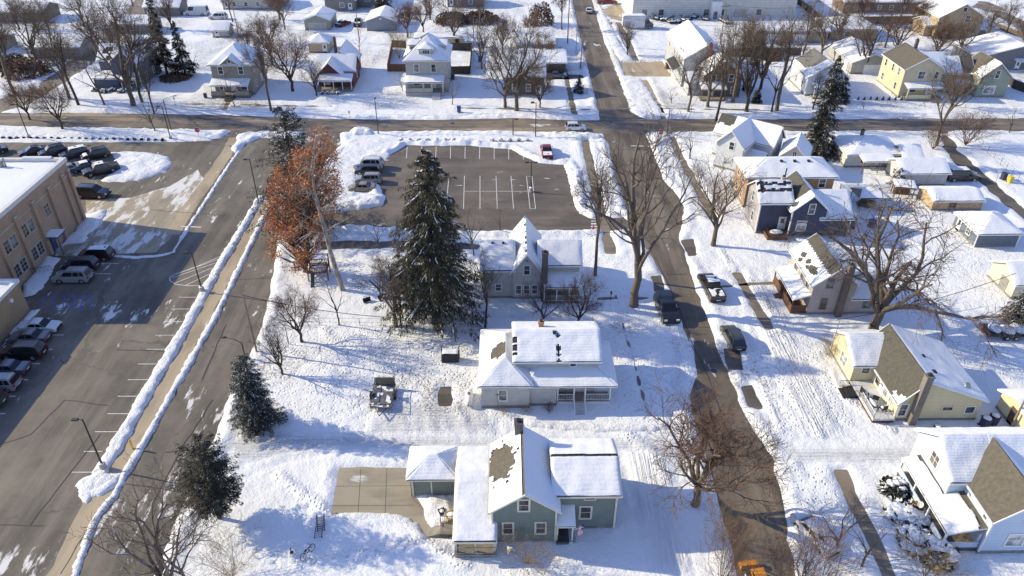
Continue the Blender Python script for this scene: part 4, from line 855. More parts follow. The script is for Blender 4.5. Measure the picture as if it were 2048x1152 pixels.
boards(h, (41.1, 41.26, 41.12, 41.28, .4, 4.6), (39.5, 39.66, 45.42, 45.58, 3, 4.7)); h.door('W', 41.2, 44.0, .65)
h.part(MB().tube((37.75, 45.3, 1.6), (37.6, 45.25, 1.7), .32, .3, 12), 'dish_antenna', GREYM)

# brick apartment block behind navy house
h = House('brick_house', 'orange brick two-storey house with snowy hipped roof and black roof vents behind the navy house', 37.9, 106, res=.45)
h.hip(37.9, 51.4, 106, 112.8, 5.45, 7.1, BRICKO, 'grey', oh=.5)
for u in (40.0, 44.6, 49.6): h.win('S', 106, u, 3.6, .95, 1.4)
for yy in (108, 110.8): h.win('W', 37.9, yy, 3.6, .8, 1.3); h.win('W', 37.9, yy, 1.0, .8, 1.3)
for u in (43.5, 45.6, 47.8): h.part(MB().tube((u, 108.6, 6.5), (u, 108.6, 7.05), .3, .26, 10), 'roof_vent', BLACKM)

# white corner house, turned
h = House('white_corner_house', 'white two-gabled house with steep snowy roofs at the street corner', 38.6, 120.4, res=.42, rz=rad(-38))
h.x, h.y = 0, 0
WHS = siding('white', (.62, .64, .65), .05)
h.gy(-2.2, 2.6, 0, 8.5, 4.7, 7.2, WHS, 'grey', masks={'W': lambda u, v: .3 - (.6 if (v > .35 and v < .8 and u > .5) else 0) + nz(u, v, 3, 9) * .2})
h.gx(-4.6, 6.0, 4.6, 9.4, 4.5, 7.0, WHS, 'olive', masks={'S': lambda u, v: .35 - (u < .25) * v * .6 + nz(u, v, 4, 8) * .15, 'N': BARE})
h.win('S', 0, .5, 3.9, .8, 1.3); h.win('S', 0, .2, 1.0, 1.4, 1.3, CURT, vb=1); h.win('W', -2.2, 2.4, 3.4, .6, 1.3); h.win('W', -4.6, 7, 3.2, .7, 1.2); h.win('W', -4.6, 7, .9, .7, 1.3)
h.gx(2.6, 5.4, 1.8, 4.5, 2.4, 3.4, WHS, 'dark')
h.win('S', 1.8, 4.0, 1.0, 1.0, .9)
h = House('white_rear_cottage', 'small white gabled cottage with snowy roof behind the white corner house', 47.2, 118.5, res=.42, rz=rad(-25))
h.x, h.y = 0, 0
h.gy(0, 4.2, 0, 5.8, 3.6, 5.6, WHS, 'grey'); h.win('S', 0, 2.1, 3.4, .5, 1.1, bars=0); h.win('S', 0, 2.4, .9, .9, .9); h.win('W', 0, 3.0, 2.1, 1.3, .8); h.part(MB().box(2.05, 2.15, -.06, -.02, .4, 4.6), 'trim_strip', WHITE)

# ranch, attached garage, sheds on the right
h = House('ranch_house', 'cream ranch house with hipped snow roof and covered patio by the tall spruce', 60, 120.8, res=.5)
CR = siding('cream', (.60, .57, .50), .06)
h.hip(59.8, 69.4, 120.8, 129.0, 2.6, 4.3, CR, 'grey'); h.gx(69.0, 72.0, 118.6, 124.5, 2.4, 3.9, CR, 'grey')
h.shed(61.6, 67.4, 118.2, 120.8, 2.3, 2.75, 'S', posts=((61.8, 118.4), (64.5, 118.4), (67.2, 118.4)), zf=.1, pm=WOOD); h.win('W', 59.8, 123.2, 1.0, .8, 1.1); h.win('W', 59.8, 126.5, 1.0, .8, 1.1); h.win('S', 120.8, 63, 1.0, 1.4, 1.1); h.door('S', 120.8, 65.6, .2); h.chimney(63.6, 125.4, .5, 3.5, 5.1, BRICKD)
h = House('ranch_garage', 'low garage with broad plain snow roof beside the ranch house', 66.2, 113.4, cat='garage', res=.5)
h.gx(66.2, 73.8, 113.4, 119.0, 2.45, 3.7, siding('dull_white', (.5, .49, .47)), 'grey'); h.win('W', 66.2, 116.2, 1.1, .8, .9)
h = House('plank_shed', 'long brown plank shed with rounded snow roof and sunlit wooden end', 67.2, 104.6, cat='shed', res=.45)
h.gx(67.3, 75.2, 104.6, 109.4, 1.75, 2.6, M('sunlit_planks', (.46, .32, .18), .8, .3, lines=.3, axis=2), 'dark', oh=.2, t=.22); h.win('S', 104.6, 70.5, .8, .8, .6, bars=0, trim=BROWNW)
h = House('blue_grey_garage', 'blue-grey garage with hipped snow roof and small white window', 68.3, 93.3, cat='garage', res=.45)
BGY = siding('blue_grey', (.13, .16, .20))
h.hip(68.2, 74.3, 93.3, 99.6, 2.4, 3.95, BGY, 'grey'); h.win('W', 68.2, 95.6, 1.0, .9, .9, vb=1); boards(h, (68.13, 68.26, 93.23, 93.36, .1, 2.2), (74.2, 74.36, 93.23, 93.36, .1, 2.2)); h.door('W', 68.2, 98.2, .1)
h = House('cream_garage', 'cream gabled garage cut by the right edge below the blue-grey garage', 69.2, 82.5, cat='garage', res=.45)
h.gx(66.0, 75, 80.0, 85.5, 2.5, 4.0, siding('cream_wall', (.60, .55, .43)), 'grey'); h.garage_door('W', 66.0, 82.2, 1.6, 2.1, M('grey_door', (.25, .24, .22)))
h = House('yellow_garage', 'small yellow garage with snowy roof beside the yellow house', 53.6, 56.2, cat='garage', res=.35)
h.gx(52.9, 60, 54.6, 59.6, 2.4, 3.5, YL, 'grey'); h.door('W', 52.9, 57, .1, m=BROWNW)

# row of houses beyond the cross street
h = House('navy_far_house', 'dark blue gabled house half hidden behind bare trees', -86, 164.7, res=.55)
DB = siding('slate_blue', (.075, .105, .165))
h.gy(-86.2, -80.6, 164.7, 176, 5.7, 7.9, DB, 'grey'); h.gx(-90.5, -80.7, 168, 175, 5.2, 7.6, DB, 'dark', masks={'S': lambda u, v: .1 + nz(u, v, 3, 4) * .6}); h.win('S', 164.7, -83.2, 3.4, .95, 1.7, tw=.17); h.win('S', 164.7, -83.0, .9, 1.2, 1.3); h.win('E', -80.6, 168, 1.0, .8, 1.4); h.win('E', -80.6, 172, 1.0, .8, 1.4)
h.shed(-84.2, -80.6, 162.4, 164.7, 2.5, 3.2, 'S', posts=((-84, 162.6), (-82.3, 162.6), (-80.8, 162.6))); h.deck(-84.2, -80.6, 162.4, 164.65, .5); h.hip(-90.2, -85, 163.2, 168, 2.6, 3.3, DB, 'grey')
boards(h, (-80.72, -80.55, 164.6, 164.78, .3, 5.5), (-86.25, -86.1, 164.6, 164.78, .3, 5.5))
h = House('tan_far_house', 'taupe two-storey house with snowy hip roof, small front gable and brown steps', -63.1, 159.6, res=.55)
TP = siding('taupe', (.30, .265, .21))
h.hip(-62.6, -54.2, 159.6, 170, 6.6, 9.6, TP, 'grey', oh=.5); h.gy(-60.4, -56.2, 159.3, 164, 6.6, 8.2, TP, 'grey', z0=6.3, found=False)
for u in (-60.6, -56.3): h.win('S', 159.6, u, 4.6, .95, 1.5)
h.win('S', 159.3, -58.3, 7.0, .6, .7, bars=0); h.shed(-62.9, -54.6, 157.2, 159.6, 2.8, 3.6, 'S', posts=((-62.6, 157.5), (-60, 157.5), (-57.2, 157.5), (-54.9, 157.5)), zf=.8); h.deck(-62.9, -54.6, 157.2, 159.55, .8, DECKW, M('taupe_skirt', (.15, .13, .10)))
h.part(MB().box(-62.8, -59.8, 157.25, 157.4, .8, 1.6).box(-57.6, -54.7, 157.25, 157.4, .8, 1.6), 'porch_wall', TP); h.win('S', 159.6, -61, 1.2, 1.0, 1.3); h.door('S', 159.6, -58.6, .85); h.win('S', 159.6, -56.3, 1.2, 1.2, 1.2)
h.steps(-59.7, -57.7, 155.2, 157.2, .8, 4, M('dark_steps', (.07, .06, .05)))
for yy in (162, 166): h.win('E', -54.2, yy, 1.2, .8, 1.3); h.win('E', -54.2, yy, 4.5, .8, 1.3)
h = House('red_cottage', 'dark red cottage with layered snowy gables and white porch posts', -41.4, 165.6, res=.5)
RD = siding('barn_red', (.13, .04, .038))
h.gx(-41.4, -33.3, 165.6, 171.5, 3.4, 6.0, RD, 'grey'); h.gy(-41.0, -35.8, 163.4, 168, 3.2, 5.7, RD, 'grey'); h.gy(-39.5, -34, 169, 178, 3.5, 6.6, RD, 'olive', masks={'W': BARE})
h.shed(-41.5, -33.2, 160.9, 163.5, 2.5, 3.3, 'S', posts=tuple((-41.2 + 1.95 * k, 161.1) for k in range(5)), zf=.5); h.deck(-41.5, -33.2, 160.9, 165.5, .5); h.win('S', 163.4, -39.2, 1.1, 1.2, 1.2, CURT); h.door('S', 163.4, -36.6, .55, m=BLACKM); h.part(MB().box(-35.8, -33.3, 163.4, 165.6, .5, 3.1), 'wall', RD)
h.steps(-36.9, -35.4, 159.3, 160.9, .5, 3); h.chimney(-38.9, 175, .6, 4, 7.8, BRICKD); h.win('E', -33.3, 168, 1.2, .7, 1.4); h.win('E', -34, 174, 1.2, .7, 1.4)
h = House('foursquare_house', 'tall grey foursquare house with dormers, snowy hip roof and front porch stairs', -21.5, 160.6, res=.5)
FG = siding('stone_grey', (.40, .39, .35))
h.hip(-21.2, -12.2, 160.6, 171.5, 7.1, 11.2, FG, 'olive', oh=.6, masks={'W': lambda u, v: -.1 + .4 * (v < .3) * (u > .2) + nz(u, v, 3, 7) * .3, 'S': lambda u, v: .25 + nz(u * .4, v, 4, 9) * .4, 'E': lambda u, v: .25 + nz(u, v, 5, 6) * .4})
h.hip(-18.2, -15.2, 161.2, 164.5, 9.3, 10.2, FG, 'dark', z0=7.6, found=False, oh=.3); h.win('S', 161.2, -16.7, 8.3, 1.5, .75, vb=2, bars=0)
h.gx(-20.6, -17, 164.6, 167.6, 9.2, 9.8, FG, 'dark', z0=7.4, found=False); h.gx(-16, -12.7, 164.6, 167.6, 9.2, 9.8, FG, 'dark', z0=7.4, found=False)
for u in (-18.9, -15.2): h.win('S', 160.6, u, 4.6, .95, 1.6)
h.shed(-21.3, -12.9, 157.9, 160.6, 3.1, 3.8, 'S', t=.25, posts=((-21, 158.2), (-17.4, 158.2), (-15.6, 158.2), (-13.2, 158.2)), zf=1.0, pw=.4, pm=FG); h.deck(-21.3, -12.9, 157.9, 160.55, 1.0, DECKW, FG); h.part(MB().box(-21.2, -15.8, 157.95, 158.1, 1.0, 1.85), 'porch_wall', FG); h.win('S', 160.6, -19, 1.6, 1.3, 1.3); h.door('S', 160.6, -15.4, 1.0)
h.steps(-15.5, -13.8, 155.6, 157.9, 1.0, 6, M('grey_painted_steps', (.5, .5, .5)))
for yy in (163, 167): h.win('E', -12.2, yy, 1.6, .8, 1.4); h.win('E', -12.2, yy, 4.6, .8, 1.5)
h = House('brown_shaded_house', 'dark brown house in tree shade left of the far street', -.8, 158, res=.6)
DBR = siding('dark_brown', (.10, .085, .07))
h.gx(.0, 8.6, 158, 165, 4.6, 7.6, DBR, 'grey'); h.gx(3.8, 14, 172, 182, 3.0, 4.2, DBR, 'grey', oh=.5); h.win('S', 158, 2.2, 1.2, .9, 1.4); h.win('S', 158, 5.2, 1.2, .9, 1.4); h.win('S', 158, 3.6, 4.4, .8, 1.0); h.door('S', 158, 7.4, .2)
h = House('white_roof_garage', 'low garage with broad white roof left of the far street', 3.5, 190, cat='garage', res=.7)
h.gx(3.2, 12.5, 188, 203, 2.6, 4.2, siding('grey_wall', (.32, .31, .29)), 'grey'); h.garage_door('S', 188, 6, 2.6, 2.0)
h = House('beige_long_shed', 'low beige shed behind the foursquare house', -22.8, 195, cat='shed', res=.7)
h.gx(-23, -10.4, 195, 200, 2.2, 2.7, siding('sand', (.47, .40, .27)), 'grey', oh=.1, t=.2); h.door('S', 195, -12, .1, m=BROWNW)
h = House('sage_garage', 'sage grey garage with wide door and gabled snow roof', -54.3, 211, cat='garage', res=.7)
SG = siding('sage_grey', (.33, .33, .26))
h.gy(-54.5, -47.6, 211, 220.5, 2.8, 4.1, SG, 'grey'); h.garage_door('S', 211, -51, 5, 2.1, M('pale_door', (.45, .44, .40)))
h = House('blue_garage', 'blue-grey gabled garage with plain front and snow roof', -37.5, 210, cat='garage', res=.7)
h.gy(-37.4, -29.6, 210, 221, 2.8, 4.1, siding('cool_grey', (.25, .27, .31)), 'grey'); h.part(MB().box(-33.8, -33.2, 209.94, 210.0, 3.1, 3.6), 'gable_vent', WHITE); h.door('E', -29.6, 214, .1)
h = House('tan_shed', 'little tan shed with white door behind the red cottage', -48.8, 190, cat='shed', res=.6)
h.hip(-48.9, -43.9, 190, 195.5, 2.6, 4.2, siding('tan', (.42, .34, .22)), 'grey'); h.door('S', 190, -44.9, .1)
h = House('grey_back_house', 'grey gabled house at the top beyond the sage garage', -52, 232, res=.8)
GB = siding('mid_grey', (.2, .195, .185))
h.gy(-53, -44, 232, 242, 3.2, 5.4, GB, 'grey'); h.gy(-43.9, -37, 236, 250, 3.6, 6.2, GB, 'grey'); h.win('S', 236, -41, 2.0, 1.2, 1.2); h.win('S', 232, -48, 1.2, 1.2, 1.2); h.door('S', 232, -45.6, .2)

h = House('grey_tall_house', 'grey two-storey house with smooth white roof and dark side awning', 39.4, 162, res=.6)
GT = siding('cool_pale_grey', (.42, .43, .44))
h.gy(39.4, 48.6, 163.6, 184, 6.3, 9.2, GT, 'grey', t=.25)
for yy in (168, 174, 180): h.win('W', 39.4, yy, 4.4, .8, 1.4)
h.shed(37.6, 39.4, 166, 174, 3.0, 3.9, 'W', masks=BARE, rm='dark'); h.win('S', 163.6, 44, 4.2, .9, 1.4)
h = House('brown_porch_house', 'dark brown house with patterned shingle front behind bare trees', 41, 157, res=.55)
BP = siding('umber', (.14, .11, .085))
h.gy(42.5, 50.5, 156.5, 163.2, 5.0, 8.1, BP, 'grey'); h.win('S', 156.5, 44.4, 3.6, .9, 1.4); h.win('S', 156.5, 48.2, 3.6, 1.0, 1.5); h.win('S', 156.5, 46.6, 6.2, .8, .8, bars=0)
h.shed(41.6, 47, 154.2, 156.5, 2.7, 3.5, 'S', posts=((41.8, 154.4), (44.3, 154.4), (46.8, 154.4)), pm=BP); h.deck(41.6, 47, 154.2, 156.45, .5); h.gx(39.6, 42.5, 157.5, 162, 3.2, 4.6, GT, 'grey'); h.chimney(44.6, 163, .7, 5, 9.6, BRICKR)
h.win('S', 156.5, 49, 1.1, 1.0, 1.3); h.door('S', 156.5, 44.2, .55)
h = House('tan_long_garage', 'long tan garage with snowy roof below the white warehouse', 65, 196, cat='garage', res=.7)
h.gx(65, 84, 197, 204, 3.2, 4.4, siding('khaki', (.36, .31, .23)), 'grey'); h.garage_door('S', 197, 70, 4, 2.4); h.garage_door('S', 197, 77, 4, 2.4)
h = House('white_cottage_far', 'white cottage with bare grey roof slope left of the tall spruce', 65.2, 157.4, res=.55)
h.gy(65.0, 73.5, 157.4, 168, 4.2, 7.0, siding('chalk', (.62, .64, .66), .05), 'grey', masks={'W': lambda u, v: .25 - v * .9 * (u > .25) + nz(u, v, 3, 5) * .2}); h.win('S', 157.4, 70.6, 3.9, .9, 1.3); h.win('W', 65, 160, 1.2, .8, 1.3); h.win('W', 65, 164, 1.2, .8, 1.3)
h.shed(66, 69.6, 155.4, 157.4, 2.5, 3.1, 'S', posts=((66.2, 155.6), (69.4, 155.6))); h.deck(66, 69.6, 155.4, 157.35, .4); h.door('S', 157.4, 67.6, .45)
h = House('white_far_garage', 'white garage with snowy gable roof between bare trees', 80, 178, cat='garage', res=.7)
h.gy(80.5, 90, 172, 186, 2.8, 4.6, siding('stone', (.36, .35, .31)), 'grey'); h.garage_door('S', 172, 85.5, 4.2, 2.2); h.garage_door('W', 80.5, 176, 3, 2.2)
h = House('yellow_far_house', 'yellow two-storey house with brown bare roof slope and white front porch roof', 84.7, 156.2, res=.55)
YF = siding('butter_yellow', (.58, .51, .33), .06)
h.gy(84.7, 92.8, 156.2, 167, 6.2, 8.5, YF, 'tan', masks={'W': BARE}); h.gx(88.7, 94.5, 159.5, 164, 6.0, 8.0, YF, 'grey')
for yy in (158.6, 161.5, 165): h.win('W', 84.7, yy, 4.3, .75, 1.4)
for yy in (158.6, 165): h.win('W', 84.7, yy, 1.2, .75, 1.4)
h.win('S', 156.2, 88.4, 4.2, 1.3, 1.5); h.win('S', 156.2, 91.6, 4.2, .7, 1.4); h.shed(85.2, 93.4, 153.9, 156.2, 2.8, 3.4, 'S', posts=((85.5, 154.1), (89.3, 154.1), (93.1, 154.1))); h.deck(85.2, 93.4, 153.9, 156.15, .6); h.part(MB().box(85.3, 90.6, 153.95, 154.1, .6, 1.4), 'porch_wall', YF); h.door('S', 156.2, 91, .65); h.win('S', 156.2, 87.5, 1.3, 1.2, 1.2); h.steps(91, 92.4, 152.5, 153.9, .6, 3); h.chimney(91, 166.5, .6, 6, 9.4, BRICKD)
h = House('pale_green_house', 'pale green gabled house with arched attic window and large white front window', 100.9, 156, res=.55)
PG = siding('mint', (.28, .32, .245))
h.gy(101.2, 107.6, 156, 164, 4.6, 7.4, PG, 'tan', masks={'W': lambda u, v: .25 * (u < .35) - .05 + nz(u, v, 3, 7) * .1}); h.gx(94.8, 101.5, 159.5, 166, 4.4, 6.8, PG, 'tan', masks={'S': lambda u, v: .35 - .6 * (u > .62) + nz(u, v, 3, 7) * .2}); h.win('S', 156, 104.5, 4.3, .8, 1.6, bars=1); h.win('S', 156, 103.8, 1.0, 2.2, 1.5, CURT, bars=0, tw=.2)
h.shed(96.5, 101.2, 157.2, 159.5, 2.5, 3.0, 'S', posts=((96.8, 157.4), (99, 157.4), (101, 157.4)), zf=.4); h.deck(96.5, 101.2, 157.2, 159.45, .4); h.door('S', 159.5, 99.6, .45); h.win('S', 159.5, 97.4, 3.4, .8, 1.0)
h = House('dark_grey_garage', 'dark grey garage with white canopy beside the mint gabled house', 117, 174, cat='garage', res=.7)
h.gy(111, 131, 174.5, 186, 3.2, 5.8, siding('charcoal', (.15, .155, .16)), 'grey'); h.shed(119.5, 126, 173.2, 174.5, 2.5, 2.8, 'S'); h.door('S', 174.5, 120.8, .1)
h = House('tan_hip_house', 'tan low building with hipped snow roof and sunlit side', 86, 199.5, res=.7)
h.hip(85.4, 98, 199.5, 211, 3.0, 4.8, M('ochre_wall', (.42, .33, .21)), 'grey'); h.win('W', 85.4, 204, 1.2, 1.2, 1.2); h.win('S', 199.5, 90, 1.2, 1.2, 1.2)
h = House('orange_far_house', 'ochre two-storey gabled house with side porch at the top right', 112, 200, res=.7)
OC = siding('ochre', (.42, .32, .20))
h.gy(114, 125.6, 201, 213, 5.6, 8.8, OC, 'grey'); h.win('S', 201, 121.4, 4.4, 1.2, 1.5); h.win('S', 201, 120.0, 7.0, 1.0, 1.0, bars=0); h.win('W', 114, 206, 4.0, .9, 1.4); h.win('W', 114, 206, 1.2, .9, 1.4); h.shed(125.6, 131, 201.5, 208, 2.7, 3.4, 'S', posts=((126, 201.8), (128.4, 201.8), (130.8, 201.8)), pm=OC); h.deck(125.6, 131, 201.5, 208, .4); h.gx(112, 114.5, 203, 210, 3.0, 4.4, OC, 'grey')
# white warehouse
h = House('white_warehouse', 'long white block warehouse with small dark windows at the top', 37, 223, cat='warehouse', res=1.2)
WW = M('white_block', (.60, .59, .53), .85, .12, .8, lines=.6)
h.part(MB().box(37, 84, 223, 262, 0, 7.2), 'wall', WW); h.part(MB().box(36.8, 84.2, 222.8, 262.2, 7.2, 7.5), 'parapet', WHITE); sm = MB(); snow_plane(sm, [(37, 223, 7.5), (84, 223, 7.5), (84, 262, 7.5), (37, 262, 7.5)], .15, None, 1.5); h.part(sm, 'roof_snow', RSNOW, smooth=True)
for u in (40.5, 45.3, 58.3, 62.8, 73.5): h.win('S', 223, u, 1.0, 1.2, 1.3, vb=1, bars=2, tw=.1, trim=GREYM)
h.garage_door('S', 223, 68.2, 3.6, 2.6, M('pale_door', (.45, .44, .40))); h.part(MB().box(59.3, 62.3, 221.4, 223, 0, 4.8), 'entry_tower', WHITE); h.door('S', 221.4, 60.6, .1, m=GREYM)
for yy in (226, 230, 234): h.win('W', 37, yy, 1.0, .8, 1.4, trim=WHITE)
# far left houses
for nm, lb, x, y, wd, dp, ze, zr, col in (
    ('brown_far_house', 'brown low house at the top left corner', -147, 220, 17, 9, 3.0, 4.6, (.22, .16, .11)), ('grey_far_house', 'grey flat-roofed house by the hedge at the left edge', -142, 190, 16, 8, 2.8, 3.6, (.27, .25, .23)),
    ('stone_far_house', 'pale long house behind the trees beside the side road', -117, 186, 13, 8, 2.8, 4.3, (.30, .27, .22)), ('cream_far_building', 'cream garage beside the parked white van', -84, 234, 17, 12, 3.0, 4.4, (.48, .46, .40)),
    ('taupe_far_shed', 'taupe outbuilding behind the dark blue house', -104, 208, 9, 7, 2.6, 4.0, (.24, .21, .17)), ('small_white_shed', 'tiny white garden shed with steep snowy roof near the white van', -77.5, 204, 4.2, 4.5, 2.0, 3.4, (.45, .42, .36)),
    ('far_grey_cabin', 'little grey cabin at the top behind the tall dark spruce', -104, 226, 10, 7, 2.8, 4.6, (.2, .19, .17)),
    ('plain_far_house', 'plain dark house beyond the far lane at the top', -17, 236, 11, 9, 3.6, 6.0, (.17, .15, .14)), ('far_brick_house', 'brown brick house beyond the yards at the top right', 100, 228, 24, 9, 3.2, 4.6, (.19, .13, .10))):
    h = House(nm, lb, x, y, res=.8, cat='shed' if 'shed' in nm else 'house'); ws = siding(nm, col)
    h.gx(x, x + wd, y, y + dp, ze, zr, ws, 'grey')
    for k in range(1, int(wd / 3.5)): h.win('S', y, x + k * 3.5, 1.1, 1.0, 1.1)
    h.door('S', y, x + 1.2, .1)

# brick school: tall block and low wing
h = House('brick_school', 'tan brick flat-roofed school block with snow roof and blue door canopy', -65.2, 103.6, cat='school', res=1.2)
h.part(MB().box(-125, -65.2, 81, 103.6, -.05, 9.6), 'wall', BRICKT)
pc = MB().box(-125.1, -65.0, 103.15, 103.75, 9.6, 10.2).box(-65.6, -65.0, 80.9, 103.15, 9.6, 10.2).box(-125.1, -65.6, 80.9, 81.4, 9.6, 10.2); h.part(pc, 'parapet', M('parapet_coping', (.62, .60, .56), .6, .08))
sm = MB(); snow_plane(sm, [(-125, 81.4, 9.65), (-65.6, 81.4, 9.65), (-65.6, 103.1, 9.65), (-125, 103.1, 9.65)], .2, None, 1.2); h.part(sm, 'roof_snow', PSNOW, smooth=True)
ST = M('stone_band', (.45, .38, .29), .8, .1)
for yy in (103.0, 101.2, 97.2, 92.8, 88.4, 84.0): h.part(MB().box(-65.2, -64.85, yy - .3, yy + .3, 0, 8.4), 'pilaster', BRICKT); h.part(MB().box(-65.2, -64.78, yy - .36, yy + .36, 8.4, 8.6), 'pilaster_cap', ST)
bd = MB()
for a, b in ((101.6, 102.7), (97.6, 100.9), (93.2, 96.9), (88.8, 92.5), (84.4, 88.1)): bd.box(-65.2, -65.12, a, b, 7.7, 7.85)
h.part(bd, 'stone_band', ST)
for yy, zz in ((95.6, 4.9), (91.2, 4.9), (89.6, 4.9), (91.2, 1.2), (89.6, 1.2), (86.8, 4.9), (85.2, 4.9), (86.8, 1.2), (85.2, 1.2)): h.win('E', -65.2, yy, zz, 1.25, 1.7, bars=2, vb=1, tw=.12, trim=ST)
h.part(MB().box(-65.2, -63.2, 92.6, 94.9, 2.75, 2.95), 'door_canopy', M('blue_canopy', (.06, .09, .22))); h.part(MB().box(-65.2, -63.25, 92.65, 94.85, 2.95, 3.05), 'canopy_snow', PSNOW)
h.part(MB().tube((-63.35, 92.75, 0), (-63.35, 92.75, 2.75), .05), 'canopy_post', BLACKM); h.door('E', -65.2, 93.2, .05, 1.0, 2.2, M('blue_door', (.04, .06, .13))); h.door('E', -65.2, 94.3, .05, 1.0, 2.2, M('blue_door', (.04, .06, .13)))
h.part(MB().box(-73.6, -73.0, 101.0, 101.6, 9.6, 10.7).tube((-72.6, 101.3, 9.7), (-72.6, 101.3, 11.2), .12), 'roof_unit', GREYM)
h.part(MB().box(-71.2, -67, 103.2, 103.72, 10.2, 10.4), 'parapet_block', WHITE)
h = House('school_wing', 'low tan brick wing of the school with snow roof beside the parked cars', -61, 79, cat='school', res=1.0)
BRICKL = brick('buff_brick', (.37, .25, .13))
h.part(MB().box(-125, -61, 40, 79, -.05, 4.3), 'wall', BRICKL); h.part(MB().box(-61.35, -60.85, 40, 78.65, 4.3, 4.75).box(-125, -60.85, 78.65, 79.15, 4.3, 4.75), 'parapet', WHITE)
sm = MB(); snow_plane(sm, [(-125, 40, 4.35), (-61.3, 40, 4.35), (-61.3, 78.7, 4.35), (-125, 78.7, 4.35)], .25, None, 1.2); h.part(sm, 'roof_snow', PSNOW, smooth=True)
h.part(MB().tube((-61.0, 76.6, 3.2), (-60.85, 76.6, 3.2), .3, .3, 12), 'wall_lamp', WHITE)

# ---------------------------------------------------------------- vehicles
TYRE = M('tyre_rubber', (.018, .018, .018), .85, .1); RIM = M('alloy_rim', (.42, .42, .43), .35, .1, metal=.7); CGL = M('car_glass', (.012, .014, .017), .08, .1)
HLM = M('headlight', (.62, .62, .6), .15, .05); TLM = M('tail_light', (.30, .012, .012), .25, .1); PLM = M('black_plastic', (.025, .025, .026), .6, .1); CSN = snow_mat('car_snow', bs=.5, scale=1.5)
def paint(name, col): return M('paint_' + name, col, .32, .04, 1.0, coat=.6)
PROF = dict(   # length, width, height, belt, hood z, cabin bottom (x from rear), cabin top, wheelbase ends, boot z
    sedan=dict(L=4.75, W=1.82, H=1.45, belt=.92, hood=.92, cb=(.75, 3.55), ct=(1.45, 2.75), wx=(.95, 3.75), r=.33, rear=.98),
    suv=dict(L=4.75, W=1.88, H=1.74, belt=1.08, hood=1.06, cb=(.06, 3.62), ct=(.42, 2.95), wx=(.92, 3.78), r=.37, rear=1.08),
    hatch=dict(L=4.2, W=1.76, H=1.56, belt=.96, hood=.94, cb=(.06, 3.25), ct=(.5, 2.55), wx=(.78, 3.38), r=.32, rear=.96),
    van=dict(L=5.6, W=2.0, H=2.2, belt=1.25, hood=1.12, cb=(.04, 4.75), ct=(.12, 4.1), wx=(1.1, 4.6), r=.36, rear=1.25),
    pickup=dict(L=5.8, W=2.0, H=1.86, belt=1.12, hood=1.14, cb=(2.0, 4.35), ct=(2.22, 3.72), wx=(1.2, 4.75), r=.40, rear=1.1))
